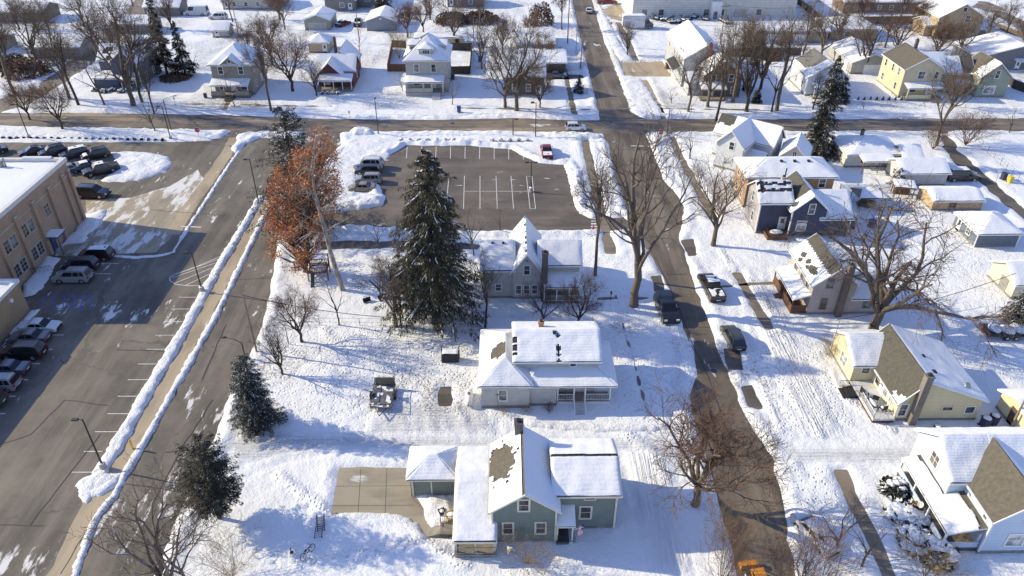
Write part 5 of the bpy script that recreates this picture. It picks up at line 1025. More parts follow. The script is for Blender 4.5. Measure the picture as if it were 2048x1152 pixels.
def car(kind, label, px, ang, pm, sc=1.0, snow=(), z=.04, cat=None, group=None, loc=None, wheel_snow=False):
    """vehicle centred on photo point px (on the ground), nose along angle ang (degrees from +X)"""
    d = PROF[kind]; L, W, H, B = d['L'], d['W'], d['H'], d['belt']; p = loc or P(*px)
    t = thing(dict(sedan='parked_sedan', suv='parked_suv', hatch='parked_hatchback', van='parked_van', pickup='pickup_truck')[kind], label, cat or dict(pickup='pickup', van='van').get(kind, 'car'), (p.x, p.y, z), rad(ang), group, (sc, sc, sc))
    X = lambda x: x - L / 2
    hw = W / 2
    # lower body: side outline lofted over three widths
    rear, hood = d['rear'], d['hood']
    side = [(0.03, .42), (0, .62), (.05, rear - .06), (.16, rear), (d['cb'][0], rear + .01), (d['cb'][1], B + .0), (L - .75, hood - .03), (L - .22, hood - .17), (L - .05, hood - .36), (L, .52), (L - .06, .30)]
    # arches
    wx0, wx1 = d['wx']; r = d['r']; ar = r + .06
    def arch(cx): return [(cx + ar * math.cos(a), .27 + max(0, ar * math.sin(a)) * .95) for a in [math.pi * k / 6 for k in range(7)]]
    low = [(L - .25, .27)] + arch(wx1) + arch(wx0) + [(.15, .27)]
    outline = side + low
    mb = MB(); n = len(outline); lay = []
    for yy, inset in ((-hw, .0), (-hw + .07, -1), (hw - .07, -1), (hw, .0)):
        b = len(mb.v)
        for x, zz in outline:
            top = zz > .75
            if inset == 0: mb.v.append((X(x * (1 if True else 1)) + (.04 if x < L / 2 else -.06), yy + (.05 if top else 0) * (1 if yy < 0 else -1), zz - (.06 if top else 0)))
            else: mb.v.append((X(x), yy, zz))
        lay.append(b)
    for a, b in zip(lay[:-1], lay[1:]):
        for i in range(n): j = (i + 1) % n; mb.f.append((a + i, a + j, b + j, b + i)); mb.m.append(0)
    mb.f.append(tuple(lay[0] + i for i in range(n))); mb.f.append(tuple(lay[-1] + n - 1 - i for i in range(n))); mb.m += [0, 0]
    if kind == 'pickup':   # bed well
        mb.box(X(.12), X(1.9), -hw + .16, hw - .16, B - .02, B - .0, 1)
    body = mb.build('body', [pm, PLM], t, bevel=.035)
    # cabin: roof slab and glass sides with pillars
    (c0, c1), (t0, t1) = d['cb'], d['ct']; iy, ty = hw - .10, hw - .27; zr = H
    gb = MB(); A = [(X(c0), -iy, B - .05), (X(c1), -iy, B - .03), (X(c1), iy, B - .03), (X(c0), iy, B - .05)]; T = [(X(t0), -ty, zr - .07), (X(t1), -ty, zr - .08), (X(t1), ty, zr - .08), (X(t0), ty, zr - .07)]
    b = len(gb.v); gb.v += A + T
    for f in ((3, 2, 1, 0), (4, 5, 6, 7), (0, 1, 5, 4), (1, 2, 6, 5), (2, 3, 7, 6), (3, 0, 4, 7)): gb.f.append(f); gb.m.append(0)
    gb.build('windows', CGL, t)
    pb = MB(); off = .012
    def pil(a, bq, wd, y): # pillar strip between belt point a and roof point b on side y
        (xa, za), (xb, zb) = a, bq; s = 1 if y > 0 else -1
        ya, yb = s * (iy + off), s * (ty + off)
        pb.face([(X(xa) - wd, ya, za), (X(xa) + wd, ya, za), (X(xb) + wd * .8, yb, zb), (X(xb) - wd * .8, yb, zb)])
    for y in (-1, 1):
        pil((c0 + .16, B - .05), (t0 + .12, zr - .06), .15, y); pil((c1 - .08, B - .03), (t1 - .05, zr - .07), .06, y)
        m_ = (c0 + c1) / 2 + (.15 if kind != 'pickup' else 0); pil((m_, B - .04), ((t0 + t1) / 2 + .1, zr - .06), .045, y)
        if kind in ('suv', 'hatch'): pil((c0 + .95, B - .04), (t0 + .72, zr - .06), .05, y)
        if kind == 'van': pil((c0 + 1.6, B - .04), (t0 + 1.6, zr - .06), 1.5, y)
    pb.build('pillars', pm, t)
    rb = MB().prism([(X(t0) - .10, zr - .16), (X(t1) + .06, zr - .14), (X(t1) - .12, zr - .015), ((X(t0) + X(t1)) / 2, zr + .02), (X(t0) + .12, zr - .01)], 'y', -ty - .035, ty + .035); ro = rb.build('roof_panel', pm, t, bevel=.04)
    if kind in ('suv',):
        q = MB()
        for y in (-1, 1): q.tube((X(t0 + .15), y * (ty - .04), zr + .05), (X(t1 - .25), y * (ty - .04), zr + .05), .022, None, 5)
        q.build('roof_rails', PLM, ro)
    for wx in (wx0, wx1):
        for s in (-1, 1):
            wmb = MB().tube((X(wx), s * (hw - .22), r), (X(wx), s * (hw + .005), r), r, None, 14); wh = wmb.build('wheel', TYRE, t)
            MB().tube((X(wx), s * (hw - .02), r), (X(wx), s * (hw + .015), r), r * .64, r * .6, 10).build('rim', RIM, wh)
    for s in (-1, 1):
        MB().box(X(L - .30), X(L - .02), s * (hw - .30) - .16, s * (hw - .30) + .16, hood - .42, hood - .25).build('headlight', HLM, t)
        MB().box(X(-.015), X(.20), s * (hw - .18) - .13, s * (hw - .18) + .13, rear - .30, rear - .08).build('tail_light', TLM, t)
        MB().box(X(c1 - .62), X(c1 - .42), s * (hw + .10) - .09, s * (hw + .10) + .09, B - .02, B + .14).build('wing_mirror', pm, t)
    MB().box(X(-.05), X(.1), -hw + .12, hw - .12, .36, .55).build('bumper', PLM, t)
    MB().box(X(L - .07), X(L + .04), -hw + .25, hw - .25, .34, .62).build('grille', PLM, t)
    MB().box(X(-.06), X(-.045), -.26, .26, .58, .70).build('number_plate', HLM, t)
    if kind == 'pickup':
        q = MB().box(X(.02), X(2.05), -hw + .04, -hw + .16, B - .1, B + .06).box(X(.02), X(2.05), hw - .16, hw - .04, B - .1, B + .06).box(X(.0), X(.12), -hw + .16, hw - .16, B - .1, B + .06); q.build('bed_sides', pm, t)
    zone = dict(roof=[(X(t0) - .02, -ty, zr + .0), (X(t1), -ty, zr), (X(t1), ty, zr), (X(t0) - .02, ty, zr)], hood=[(X(c1 + .05), -hw + .2, B - .0), (X(L - .35), -hw + .25, hood - .10), (X(L - .35), hw - .25, hood - .10), (X(c1 + .05), hw - .2, B - .0)],
                bed=[(X(.14), -hw + .2, B), (X(1.88), -hw + .2, B), (X(1.88), hw - .2, B), (X(.14), hw - .2, B)], boot=[(X(.1), -hw + .2, rear), (X(d['cb'][0]), -hw + .2, rear), (X(d['cb'][0]), hw - .2, rear), (X(.1), hw - .2, rear)],
                glass=[(X(c1) + .02, -iy, B), (X(c1) + .02, iy, B), (X(t1) + .02, ty, zr - .03), (X(t1) + .02, -ty, zr - .03)])
    for k in snow:
        sm = MB(); snow_plane(sm, zone[k], .09, (lambda u, v: .3 + nz(u, v, len(label), 5) * .8) if k != 'bed' else (lambda u, v: .18 + nz(u, v, len(label), 4) * .9), .22, len(label)); sm.build('snow_cover', CSN, t, smooth=True)
    return t
WHP = paint('white', (.58, .58, .57)); BKP = paint('black', (.013, .013, .015)); NVP = paint('navy', (.015, .02, .045)); SLP = paint('silver', (.24, .245, .25)); GYP = paint('grey', (.12, .125, .13)); RDP = paint('red', (.17, .012, .016)); DRP = paint('dark_red', (.035, .008, .012)); TNP = paint('tan', (.22, .19, .14)); DGP = paint('dark_grey', (.05, .053, .057)); BUP = paint('blue_grey', (.07, .09, .12)); PSP = paint('pale_silver', (.25, .25, .24))
car('hatch', 'white compact car driving on the cross street by the corner lot', (1151, 260), 0, WHP, .98)
car('sedan', 'white car driving away on the far street', (1178, 25), 84, WHP, 1.0)
car('pickup', 'bright red pickup by the warehouse corner', (1214, 8), 4, RDP, 1.05)
car('hatch', 'silver hatchback in the shaded driveway, farther of two', (1108, 145), 0, PSP, 1.0, ('roof',)); car('sedan', 'blue-grey sedan in the shaded driveway, nearer of two', (1113, 155), 2, BUP, 1.0)
car('van', 'white cargo van beside the cream garage far left', (394, 31), 180, WHP, 1.25); car('suv', 'white suv parked by the cream garage corner far left', (437, 39), 180, WHP, 1.1); car('sedan', 'snow-crusted dark car alone in the far left yard', (440, 62), 20, DGP, 1.0, ('roof', 'hood', 'boot'))
car('sedan', 'red car with snow on its roof between two garages', (687, 52), 65, RDP, 1.1, ('roof', 'boot')); car('pickup', 'black pickup with snowy bed between two garages', (717, 50), 92, BKP, 1.0, ('bed',))
car('pickup', 'red pickup with a snowy bed parked on the corner lot', (1093, 310), 92, RDP, .98, ('bed', 'hood'))
car('suv', 'white suv farthest in the row of four on the corner lot', (738, 336), 180, WHP, 1.1); car('suv', 'black car between two pale cars on the corner lot', (736, 347), 180, BKP, .92)
car('suv', 'silver crossover second nearest in the corner lot row', (738, 365), 180, SLP, .95); car('sedan', 'tan sedan nearest in the corner lot row', (725, 381), 180, TNP, .95)
for lb, k, px, m, sn in (('dark car cut by the left edge in the drop-off loop', 'sedan', (-12, 308), BKP, ()), ('black car with pale windshield, leftmost whole one in the loop row', 'sedan', (68, 308), BKP, ()), ('navy car in the loop between black and snow-roofed cars', 'suv', (108, 310), NVP, ()),
                         ('dark car with a clean white snow roof in the loop', 'suv', (150, 314), NVP, ('roof',)), ('black pickup-like suv by the snow island, back row', 'suv', (193, 316), BKP, ('hood',)), ('dark sedan with snowy roof and hood behind the school corner', 'sedan', (168, 340), DGP, ('roof', 'hood')), ('black pickup with snowy nose beside the snow island, front row', 'pickup', (204, 346), BKP, ('roof',)), ('silver car peeping out behind the school corner', 'sedan', (138, 345), SLP, ('hood',))):
    car(k, lb, px, 215, m, 1.0, sn)
car('suv', 'black suv parked alone along the curb by the school plaza', (188, 393), -4, BKP, 1.12)
car('suv', 'dark red suv with snow on its roof by the school door', (194, 517), 180, DRP, 1.02, ('roof',)); car('suv', 'dark blue crossover between red and silver suvs', (164, 537), 180, NVP, .98); car('suv', 'silver suv parked nearest the blue hatching', (149, 561), 180, SLP, 1.05)
car('sedan', 'white sedan parked beside the low school wing', (84, 660), 0, WHP, .98); car('sedan', 'grey sedan next to the white sedan at the school wing', (61, 682), 180, GYP, 1.0); car('suv', 'black station wagon in the school wing row', (50, 712), 180, BKP, 1.05); car('sedan', 'slate grey sedan in the school wing row', (18, 745), 180, BUP, 1.0); car('suv', 'silver hatch-backed suv in the school wing row', (0, 776), 180, SLP, .98); car('suv', 'dark car cut by the left edge below the silver suv', (-32, 810), 180, DGP, 1.0)
car('pickup', 'black crew pickup with snow patches parked on the street', (1421, 583), 94, BKP, 1.06, ('roof', 'bed')); car('suv', 'large black suv facing down the street by the big bare tree', (1332, 627), -87, BKP, 1.2); car('suv', 'dark grey suv with roof bar parked right side of the street', (1464, 683), 94, DGP, .98)
car('sedan', 'car buried in snow by the light blue house walk', (1628, 1075), -68, WHP, 1.0, ('roof', 'hood', 'boot', 'glass'))
car('suv', 'dark red suv behind the low garage by the rear alley', (1921, 360), 0, DRP, 1.2, ('roof',)); car('sedan', 'dark car under trees left of the yellow far house', (1752, 138), 10, DGP, 1.05, ('roof',))
# box truck
p = P(1274, 57); t = thing('box_truck', 'box truck with white snow-topped cargo box and dark cab', 'truck', (p.x, p.y, .1), rad(-2))
MB().box(-4.2, 1.9, -1.2, 1.2, .75, 3.5).build('cargo_box', M('box_white', (.6, .6, .6), .6), t, bevel=.04); MB().prism([(2.0, .5), (4.3, .5), (4.3, 1.35), (3.5, 1.5), (3.1, 2.4), (2.0, 2.4)], 'y', -1.05, 1.05).build('cab', DGP, t, bevel=.05)
MB().prism([(3.52, 1.53), (3.14, 2.3), (3.18, 2.32), (3.58, 1.54)], 'y', -.9, .9).box(2.3, 3.1, -1.07, -1.06, 1.5, 2.2).build('windows', CGL, t); MB().box(-4.2, 2.0, -.5, .5, .5, .75).build('chassis', PLM, t)
sm = MB(); snow_plane(sm, [(-4.2, -1.2, 3.5), (1.9, -1.2, 3.5), (1.9, 1.2, 3.5), (-4.2, 1.2, 3.5)], .2, None, .5); sm.build('snow_cover', CSN, t, smooth=True)
for wx in (-2.8, 3.3):
    for s in (-1, 1): wh = MB().tube((wx, s * .8, .42), (wx, s * 1.1, .42), .42, None, 12).build('wheel', TYRE, t); MB().tube((wx, s * 1.09, .42), (wx, s * 1.12, .42), .24, None, 10).build('rim', RIM, wh)
# orange loader at the bottom edge
p = P(1512, 1170); t = thing('orange_loader', 'orange compact snow loader at the bottom edge of the street', 'loader', (p.x, p.y, .04), rad(96), None, (.75, .75, .75))
ORG = paint('orange', (.62, .24, .015))
MB().prism([(-1.7, .6), (1.3, .6), (1.3, 1.15), (.5, 1.5), (-1.7, 1.5)], 'y', -.62, .62).build('body', ORG, t, bevel=.06); MB().box(-.7, .45, -.55, .55, 1.5, 2.15).build('cab', CGL, t); MB().box(-.9, .6, -.65, .65, 2.15, 2.25).build('cab_roof', ORG, t, bevel=.03)
MB().prism([(2.0, .05), (2.9, .05), (2.6, .85), (2.0, .75)], 'y', -1.05, 1.05).build('bucket', ORG, t); q = MB()
for s in (-1, 1): q.tube((-1.2, s * .75, 1.5), (1.3, s * .75, 1.3), .09).tube((1.3, s * .75, 1.3), (2.1, s * .7, .5), .09)
q.build('lift_arm', BLACKM, t)
for wx in (-1.1, .9):
    for s in (-1, 1): wh = MB().tube((wx, s * .62, .48), (wx, s * .95, .48), .48, None, 14).build('wheel', TYRE, t); MB().tube((wx, s * .94, .48), (wx, s * .97, .48), .24, None, 10).build('rim', HLM, wh)
# trailers
p = P(767, 800); t = thing('utility_trailer', 'open utility trailer with snowy mesh floor parked in the yard', 'trailer', (p.x, p.y, .1), rad(0))
MB().box(-1.15, 1.15, -1.9, 1.9, .42, .52).build('bed', M('trailer_floor', (.12, .12, .13), .7, .5, 3), t); q = MB()
for s in (-1, 1): q.tube((s * 1.12, -1.9, .95), (s * 1.12, 1.9, .95), .035).tube((s * 1.12, 1.9, .5), (s * 1.12, 1.9, 1.5), .035)
for yy in (-1.85, -.9, 0, .9, 1.85):
    for s in (-1, 1): q.tube((s * 1.12, yy, .5), (s * 1.12, yy, .95), .03)
q.tube((-1.12, -1.88, .95), (1.12, -1.88, .95), .035); q.build('frame', BLACKM, t); MB().box(-1.05, 1.05, 1.85, 1.95, .5, 1.5).build('ramp_gate', M('rusty_gate', (.17, .15, .10), .8, .3), t)
MB().tube((-.6, -1.9, .45), (0, -3.1, .45), .05).tube((.6, -1.9, .45), (0, -3.1, .45), .05).build('tongue', BLACKM, t)
sm = MB(); snow_plane(sm, [(-1.05, -1.8, .52), (1.05, -1.8, .52), (1.05, 1.7, .52), (-1.05, 1.7, .52)], .05, lambda u, v: nz(u, v, 4, 6) + .0, .2); sm.build('snow_cover', CSN, t, smooth=True)
for s in (-1, 1): wh = MB().tube((s * 1.2, .1, .34), (s * 1.42, .1, .34), .34, None, 12).build('wheel', TYRE, t); MB().tube((s * 1.41, .1, .34), (s * 1.44, .1, .34), .2, None, 8).build('rim', RIM, wh); MB().box(s * 1.31 - .14, s * 1.31 + .14, -.35, .55, .68, .72).build('mudguard', BLACKM, t)
p = P(2012, 672); t = thing('flatbed_trailer', 'long red-edged flatbed trailer heaped with snow at the right edge', 'trailer', (p.x, p.y, .1), rad(-2))
MB().box(-2.9, 3.2, -1.2, 1.2, .65, .85).build('bed', BLACKM, t); MB().box(-3.0, -2.88, -1.25, 1.25, .55, 1.1).build('end_board', REDWOOD, t); q = MB()
for i, (x, y, r) in enumerate(((-1.6, .2, .8), (-.2, 0, 1.0), (1.2, .2, .9), (2.3, -.1, .8))): q.blob((x, y, .95), r, .95, .42, i)
q.build('snow_load', PSNOW, t, smooth=True)
for wx in (-.6, .5):
    for s in (-1, 1): wh = MB().tube((wx, s * .95, .36), (wx, s * 1.2, .36), .36, None, 12).build('wheel', TYRE, t); MB().tube((wx, s * 1.19, .36), (wx, s * 1.22, .36), .2, None, 8).build('rim', RIM, wh)
# scrap machinery by the warehouse
for i, (px, sz, lb) in enumerate((((1332, 43), 3.4, 'black flat frame with snow, leftmost scrap by the warehouse'), ((1348, 47), 4.0, 'tangled black implement frame by the warehouse'), ((1372, 42), 3.6, 'black skid frame with upright bars by the warehouse'), ((1388, 37), 2.6, 'white-topped machine among the scrap by the warehouse'), ((1410, 41), 3.0, 'low black machine near the warehouse entry tower'), ((1448, 46), 4.2, 'long low scrap trailer right of the entry tower'), ((1310, 40), 2.2, 'small dark scrap pile right of the box truck'))):
    p = P(*px); t = thing('scrap_frame', lb, 'machinery', (p.x, p.y, .1), rad(-10 + 23 * i), 'scrap machinery by the warehouse'); R = random.Random(i); q = MB()
    for k in range(14):
        a = Vector((R.uniform(-sz / 2, sz / 2), R.uniform(-1, 1), R.uniform(.2, .9))); b = a + Vector((R.uniform(-1.6, 1.6), R.uniform(-.8, .8), R.uniform(-.2, 1.1))); q.tube(a, b, R.uniform(.05, .12), None, 5)
    q.box(-sz / 2, sz / 2, -.9, .9, .35, .6); q.build('frame', BLACKM, t)['kind'] = 'stuff'; sm = MB(); snow_plane(sm, [(-sz / 2, -.9, .6), (sz / 2, -.9, .6), (sz / 2, .9, .6), (-sz / 2, .9, .6)], .2, lambda u, v, i=i: nz(u, v, i, 4) + .25, .3); sm.build('snow_cover', CSN, t, smooth=True)
    for sx in (-1, 1): MB().tube((sx * sz / 3, -1.05, .4), (sx * sz / 3, -.85, .4), .4, None, 10).build('wheel', TYRE, t)

# ---------------------------------------------------------------- trees
def bark(name, col, pale=None, snow=True):
    m, n, l, b = newmat(name)
    tc = n.new('ShaderNodeTexCoord'); mp = n.new('ShaderNodeMapping'); mp.inputs['Scale'].default_value = (3, 3, .7); l.new(tc.outputs['Object'], mp.inputs[0])
    nzn = nd(n, 'TexNoise', Scale=1.6, Detail=6.0); l.new(mp.outputs[0], nzn.inputs['Vector'])
    c = mixc(n, l, ramp(n, l, nzn.outputs[0], .35, .65), tuple(x * .65 for x in col), col if not pale else pale)
    if snow:   # snow lodged on the upper side of limbs
        geo = n.new('ShaderNodeNewGeometry'); sx = n.new('ShaderNodeSeparateXYZ'); l.new(geo.outputs['True Normal'], sx.inputs[0])
        n2 = nd(n, 'TexNoise', Scale=.55, Detail=3.0); l.new(geo.outputs['Position'], n2.inputs['Vector'])
        mu = n.new('ShaderNodeMath'); mu.operation = 'MULTIPLY'; l.new(ramp(n, l, sx.outputs[2], .72, .8), mu.inputs[0]); l.new(ramp(n, l, n2.outputs[0], .52, .57), mu.inputs[1])
        c = mixc(n, l, mu.outputs[0], c, (.8, .81, .83))
    l.new(c, b.inputs['Base Color']); b.inputs['Roughness'].default_value = .9; return m
BARK = bark('grey_brown_bark', (.16, .125, .095)); TWIG = M('twig_bark', (.115, .085, .062), .9, .25, .6); TWIGR = M('reddish_twigs', (.15, .092, .062), .9, .25, .6); PALEB = bark('pale_mottled_bark', (.24, .19, .14), (.44, .39, .33)); TWIGP = M('pale_twigs', (.26, .215, .17), .9, .2, .6); DARKB = bark('dark_bark', (.075, .06, .048)); TWIGY = M('yellow_brown_twigs', (.24, .17, .08), .9, .2, .6)
def tubes(segs, n):
    """segs: list of (p0, p1, r0, r1) -> one vertex and quad array"""
    a = np.array([(*s[0], *s[1], s[2], s[3]) for s in segs]); p0, p1, r0, r1 = a[:, :3], a[:, 3:6], a[:, 6:7], a[:, 7:8]
    d = p1 - p0; d /= np.linalg.norm(d, axis=1, keepdims=True) + 1e-9
    ref = np.where(np.abs(d[:, 2:3]) > .9, np.array([[1., 0, 0]]), np.array([[0, 0, 1.]])); u = np.cross(d, ref); u /= np.linalg.norm(u, axis=1, keepdims=True) + 1e-9; v = np.cross(d, u)
    V = []; 
    for p, r in ((p0, r0), (p1, r1)):
        for k in range(n): t = 2 * math.pi * k / n; V.append(p + (u * math.cos(t) + v * math.sin(t)) * r)
    V = np.stack(V, 1); m = len(segs); base = (np.arange(m) * 2 * n)[:, None]; F = []
    for k in range(n): j = (k + 1) % n; F.append(np.stack([base[:, 0] + k, base[:, 0] + j, base[:, 0] + n + j, base[:, 0] + n + k], 1))
    return V.reshape(-1, 3), np.concatenate(F)
def grow(seed, fork=.25, nmain=5, spread=.55, up=.25, wob=.22, dens=1.0, rt0=.03, lean=(0, 0), droop=0.0, depth=4, trunkto=.9, twl=1.0, ln0=.5, minr=.0011):
    """branch skeleton of unit height: trunk to the fork, nmain limbs, forking outward; returns thick and thin segments"""
    R = random.Random(seed); thick = []; thin = []
    def rv(s): return Vector((R.gauss(0, s), R.gauss(0, s), R.gauss(0, s * .7)))
    def branch(p, d, L, r, lev):
        k = (7, 6, 5, 4, 3)[min(lev, 4)]; pts = [p]; rr = [r]; dd = d.copy(); sl = L / k
        for i in range(k):
            trop = up if lev < 3 else up * .5
            dd = (dd + rv(wob) + Vector((0, 0, trop * .35 - droop * (lev > 1) * .3))).normalized(); pts.append(pts[-1] + dd * sl); rr.append(max(minr, r * (1 - .72 * (i + 1) / k)))
        for i in range(k): (thick if rr[i] > .0055 else thin).append((pts[i], pts[i + 1], rr[i], rr[i + 1]))
        if lev >= depth: return
        nc = int((0, 7, 7, 6, 5)[lev] * dens + R.random()) if lev else 0
        for c in range(nc):
            t = R.uniform(.25, 1.0) if lev < 3 else R.uniform(.15, 1); f = t * k; i = min(k - 1, int(f)); q = pts[i].lerp(pts[i + 1], f - i); dr = (pts[i + 1] - pts[i]).normalized()
            side = dr.cross(Vector((R.gauss(0, 1), R.gauss(0, 1), R.gauss(0, 1)))).normalized(); ang = R.uniform(.45, 1.05)
            nd_ = (dr * math.cos(ang) + side * math.sin(ang)).normalized(); branch(q, nd_, L * R.uniform(.42, .68) * (1 - .35 * t) * (twl if lev > 1 else 1) + .02, max(minr, rr[i] * R.uniform(.45, .65)), lev + 1)
    # trunk
    pts = [Vector((0, 0, -.01))]; k = 6; top = trunkto; d = Vector((lean[0], lean[1], 1)).normalized(); rr = [rt0 * 1.25]
    zs = [fork * (i + 1) / 3 for i in range(3)]
    for i, z in enumerate(zs): pts.append(Vector((lean[0] * z + R.gauss(0, .006), lean[1] * z + R.gauss(0, .006), z))); rr.append(rt0 * (1 - .05 * i))
    for i in range(3): thick.append((pts[i], pts[i + 1], rr[i], rr[i + 1]))
    for m in range(nmain):
        a = 2 * math.pi * (m + R.uniform(-.25, .25)) / nmain; s = spread * R.uniform(.65, 1.2)
        d = Vector((math.cos(a) * s, math.sin(a) * s, 1)).normalized()
        branch(pts[-1] - Vector((0, 0, R.uniform(0, fork * .25))), d, (1 - fork) * ln0 * R.uniform(1.35, 1.75), rt0 * R.uniform(.5, .68), 1)
    if trunkto > fork: branch(pts[-1], Vector((R.gauss(0, .08), R.gauss(0, .08), 1)), (trunkto - fork), rt0 * .8, 1)
    return thick, thin
PROTO = {}
def proto(key, bm, tm, **kw):
    th, tn = grow(**kw); z = max(max(s[1].z for s in th), max(s[1].z for s in tn)); k = 1 / z
    sc = lambda L: [(a * k, b * k, r0 * k, r1 * k) for a, b, r0, r1 in L]
    out = []
    for nm, L, n in (('trunk', sc(th), 6), ('twigs', sc(tn), 3)):
        V, F = tubes(L, n); o = npmesh(nm, V, F, bm if nm == 'trunk' else tm, smooth=(nm == 'trunk')); out.append(o.data); bpy.data.objects.remove(o)
    PROTO[key] = out
proto('vase1', BARK, TWIG, seed=11, fork=.22, nmain=5, spread=.5, up=.3, rt0=.026, dens=.95, lean=(0, 0))
proto('vase2', BARK, TWIG, seed=5, fork=.28, nmain=4, spread=.55, up=.22, rt0=.026, dens=.95, lean=(.05, 0))
proto('vase3', DARKB, TWIG, seed=29, fork=.18, nmain=6, spread=.6, up=.3, rt0=.024, dens=.85, lean=(-.05, 0))
proto('tall1', BARK, TWIG, seed=3, fork=.42, nmain=4, spread=.38, up=.35, rt0=.019, dens=.85, ln0=.42)
proto('tall2', DARKB, TWIG, seed=8, fork=.35, nmain=3, spread=.3, up=.4, rt0=.017, dens=.8, ln0=.42, lean=(-.12, 0))
proto('oak', BARK, TWIG, seed=17, fork=.20, nmain=8, spread=1.15, up=.10, rt0=.038, dens=.9, wob=.2, droop=.35, ln0=.62, trunkto=.6, twl=.9)
proto('round', BARK, TWIGR, seed=23, fork=.24, nmain=7, spread=.95, up=.2, rt0=.028, dens=1.1, ln0=.5, trunkto=.75)
proto('round2', DARKB, TWIGR, seed=41, fork=.22, nmain=6, spread=.8, up=.22, rt0=.024, dens=1.0, ln0=.5, trunkto=.75)
proto('thin1', DARKB, TWIG, seed=2, fork=.3, nmain=3, spread=.35, up=.3, rt0=.014, dens=.55, ln0=.4, depth=3)
proto('thin2', BARK, TWIG, seed=31, fork=.25, nmain=4, spread=.45, up=.25, rt0=.016, dens=.6, ln0=.42, depth=3, lean=(-.1, 0))
proto('bush', TWIGR, TWIGR, seed=13, fork=.04, nmain=16, spread=1.0, up=.25, rt0=.014, dens=1.0, ln0=.55, trunkto=.7, depth=3, minr=.0018)
proto('shrub', TWIGY, TWIGY, seed=19, fork=.03, nmain=14, spread=.75, up=.3, rt0=.009, dens=.9, minr=.0016, ln0=.58, trunkto=.8, depth=3)
proto('sparse', BARK, TWIG, seed=11, fork=.26, nmain=5, spread=.5, up=.3, rt0=.024, dens=.62)
proto('bigbare', BARK, TWIG, seed=37, fork=.2, nmain=6, spread=.7, up=.2, rt0=.028, dens=.75, ln0=.55, wob=.26)
SEEN_T = {}
def tree(key, label, base, top, rot=0, wide=1.0, height=None, cat='tree', loc=None):
    p = loc or P(*base); h = height or ZH(top[0], top[1], p.y)
    t = thing('bare_bush' if key in ('bush', 'shrub') else 'bare_tree', label, 'bush' if key in ('bush', 'shrub') else cat, (p.x, p.y, 0), rad(rot), None, (h * wide, h * wide, h))
    for nm, me in zip(('trunk', 'crown'), PROTO[key]): link(nm, me, t)
    return t
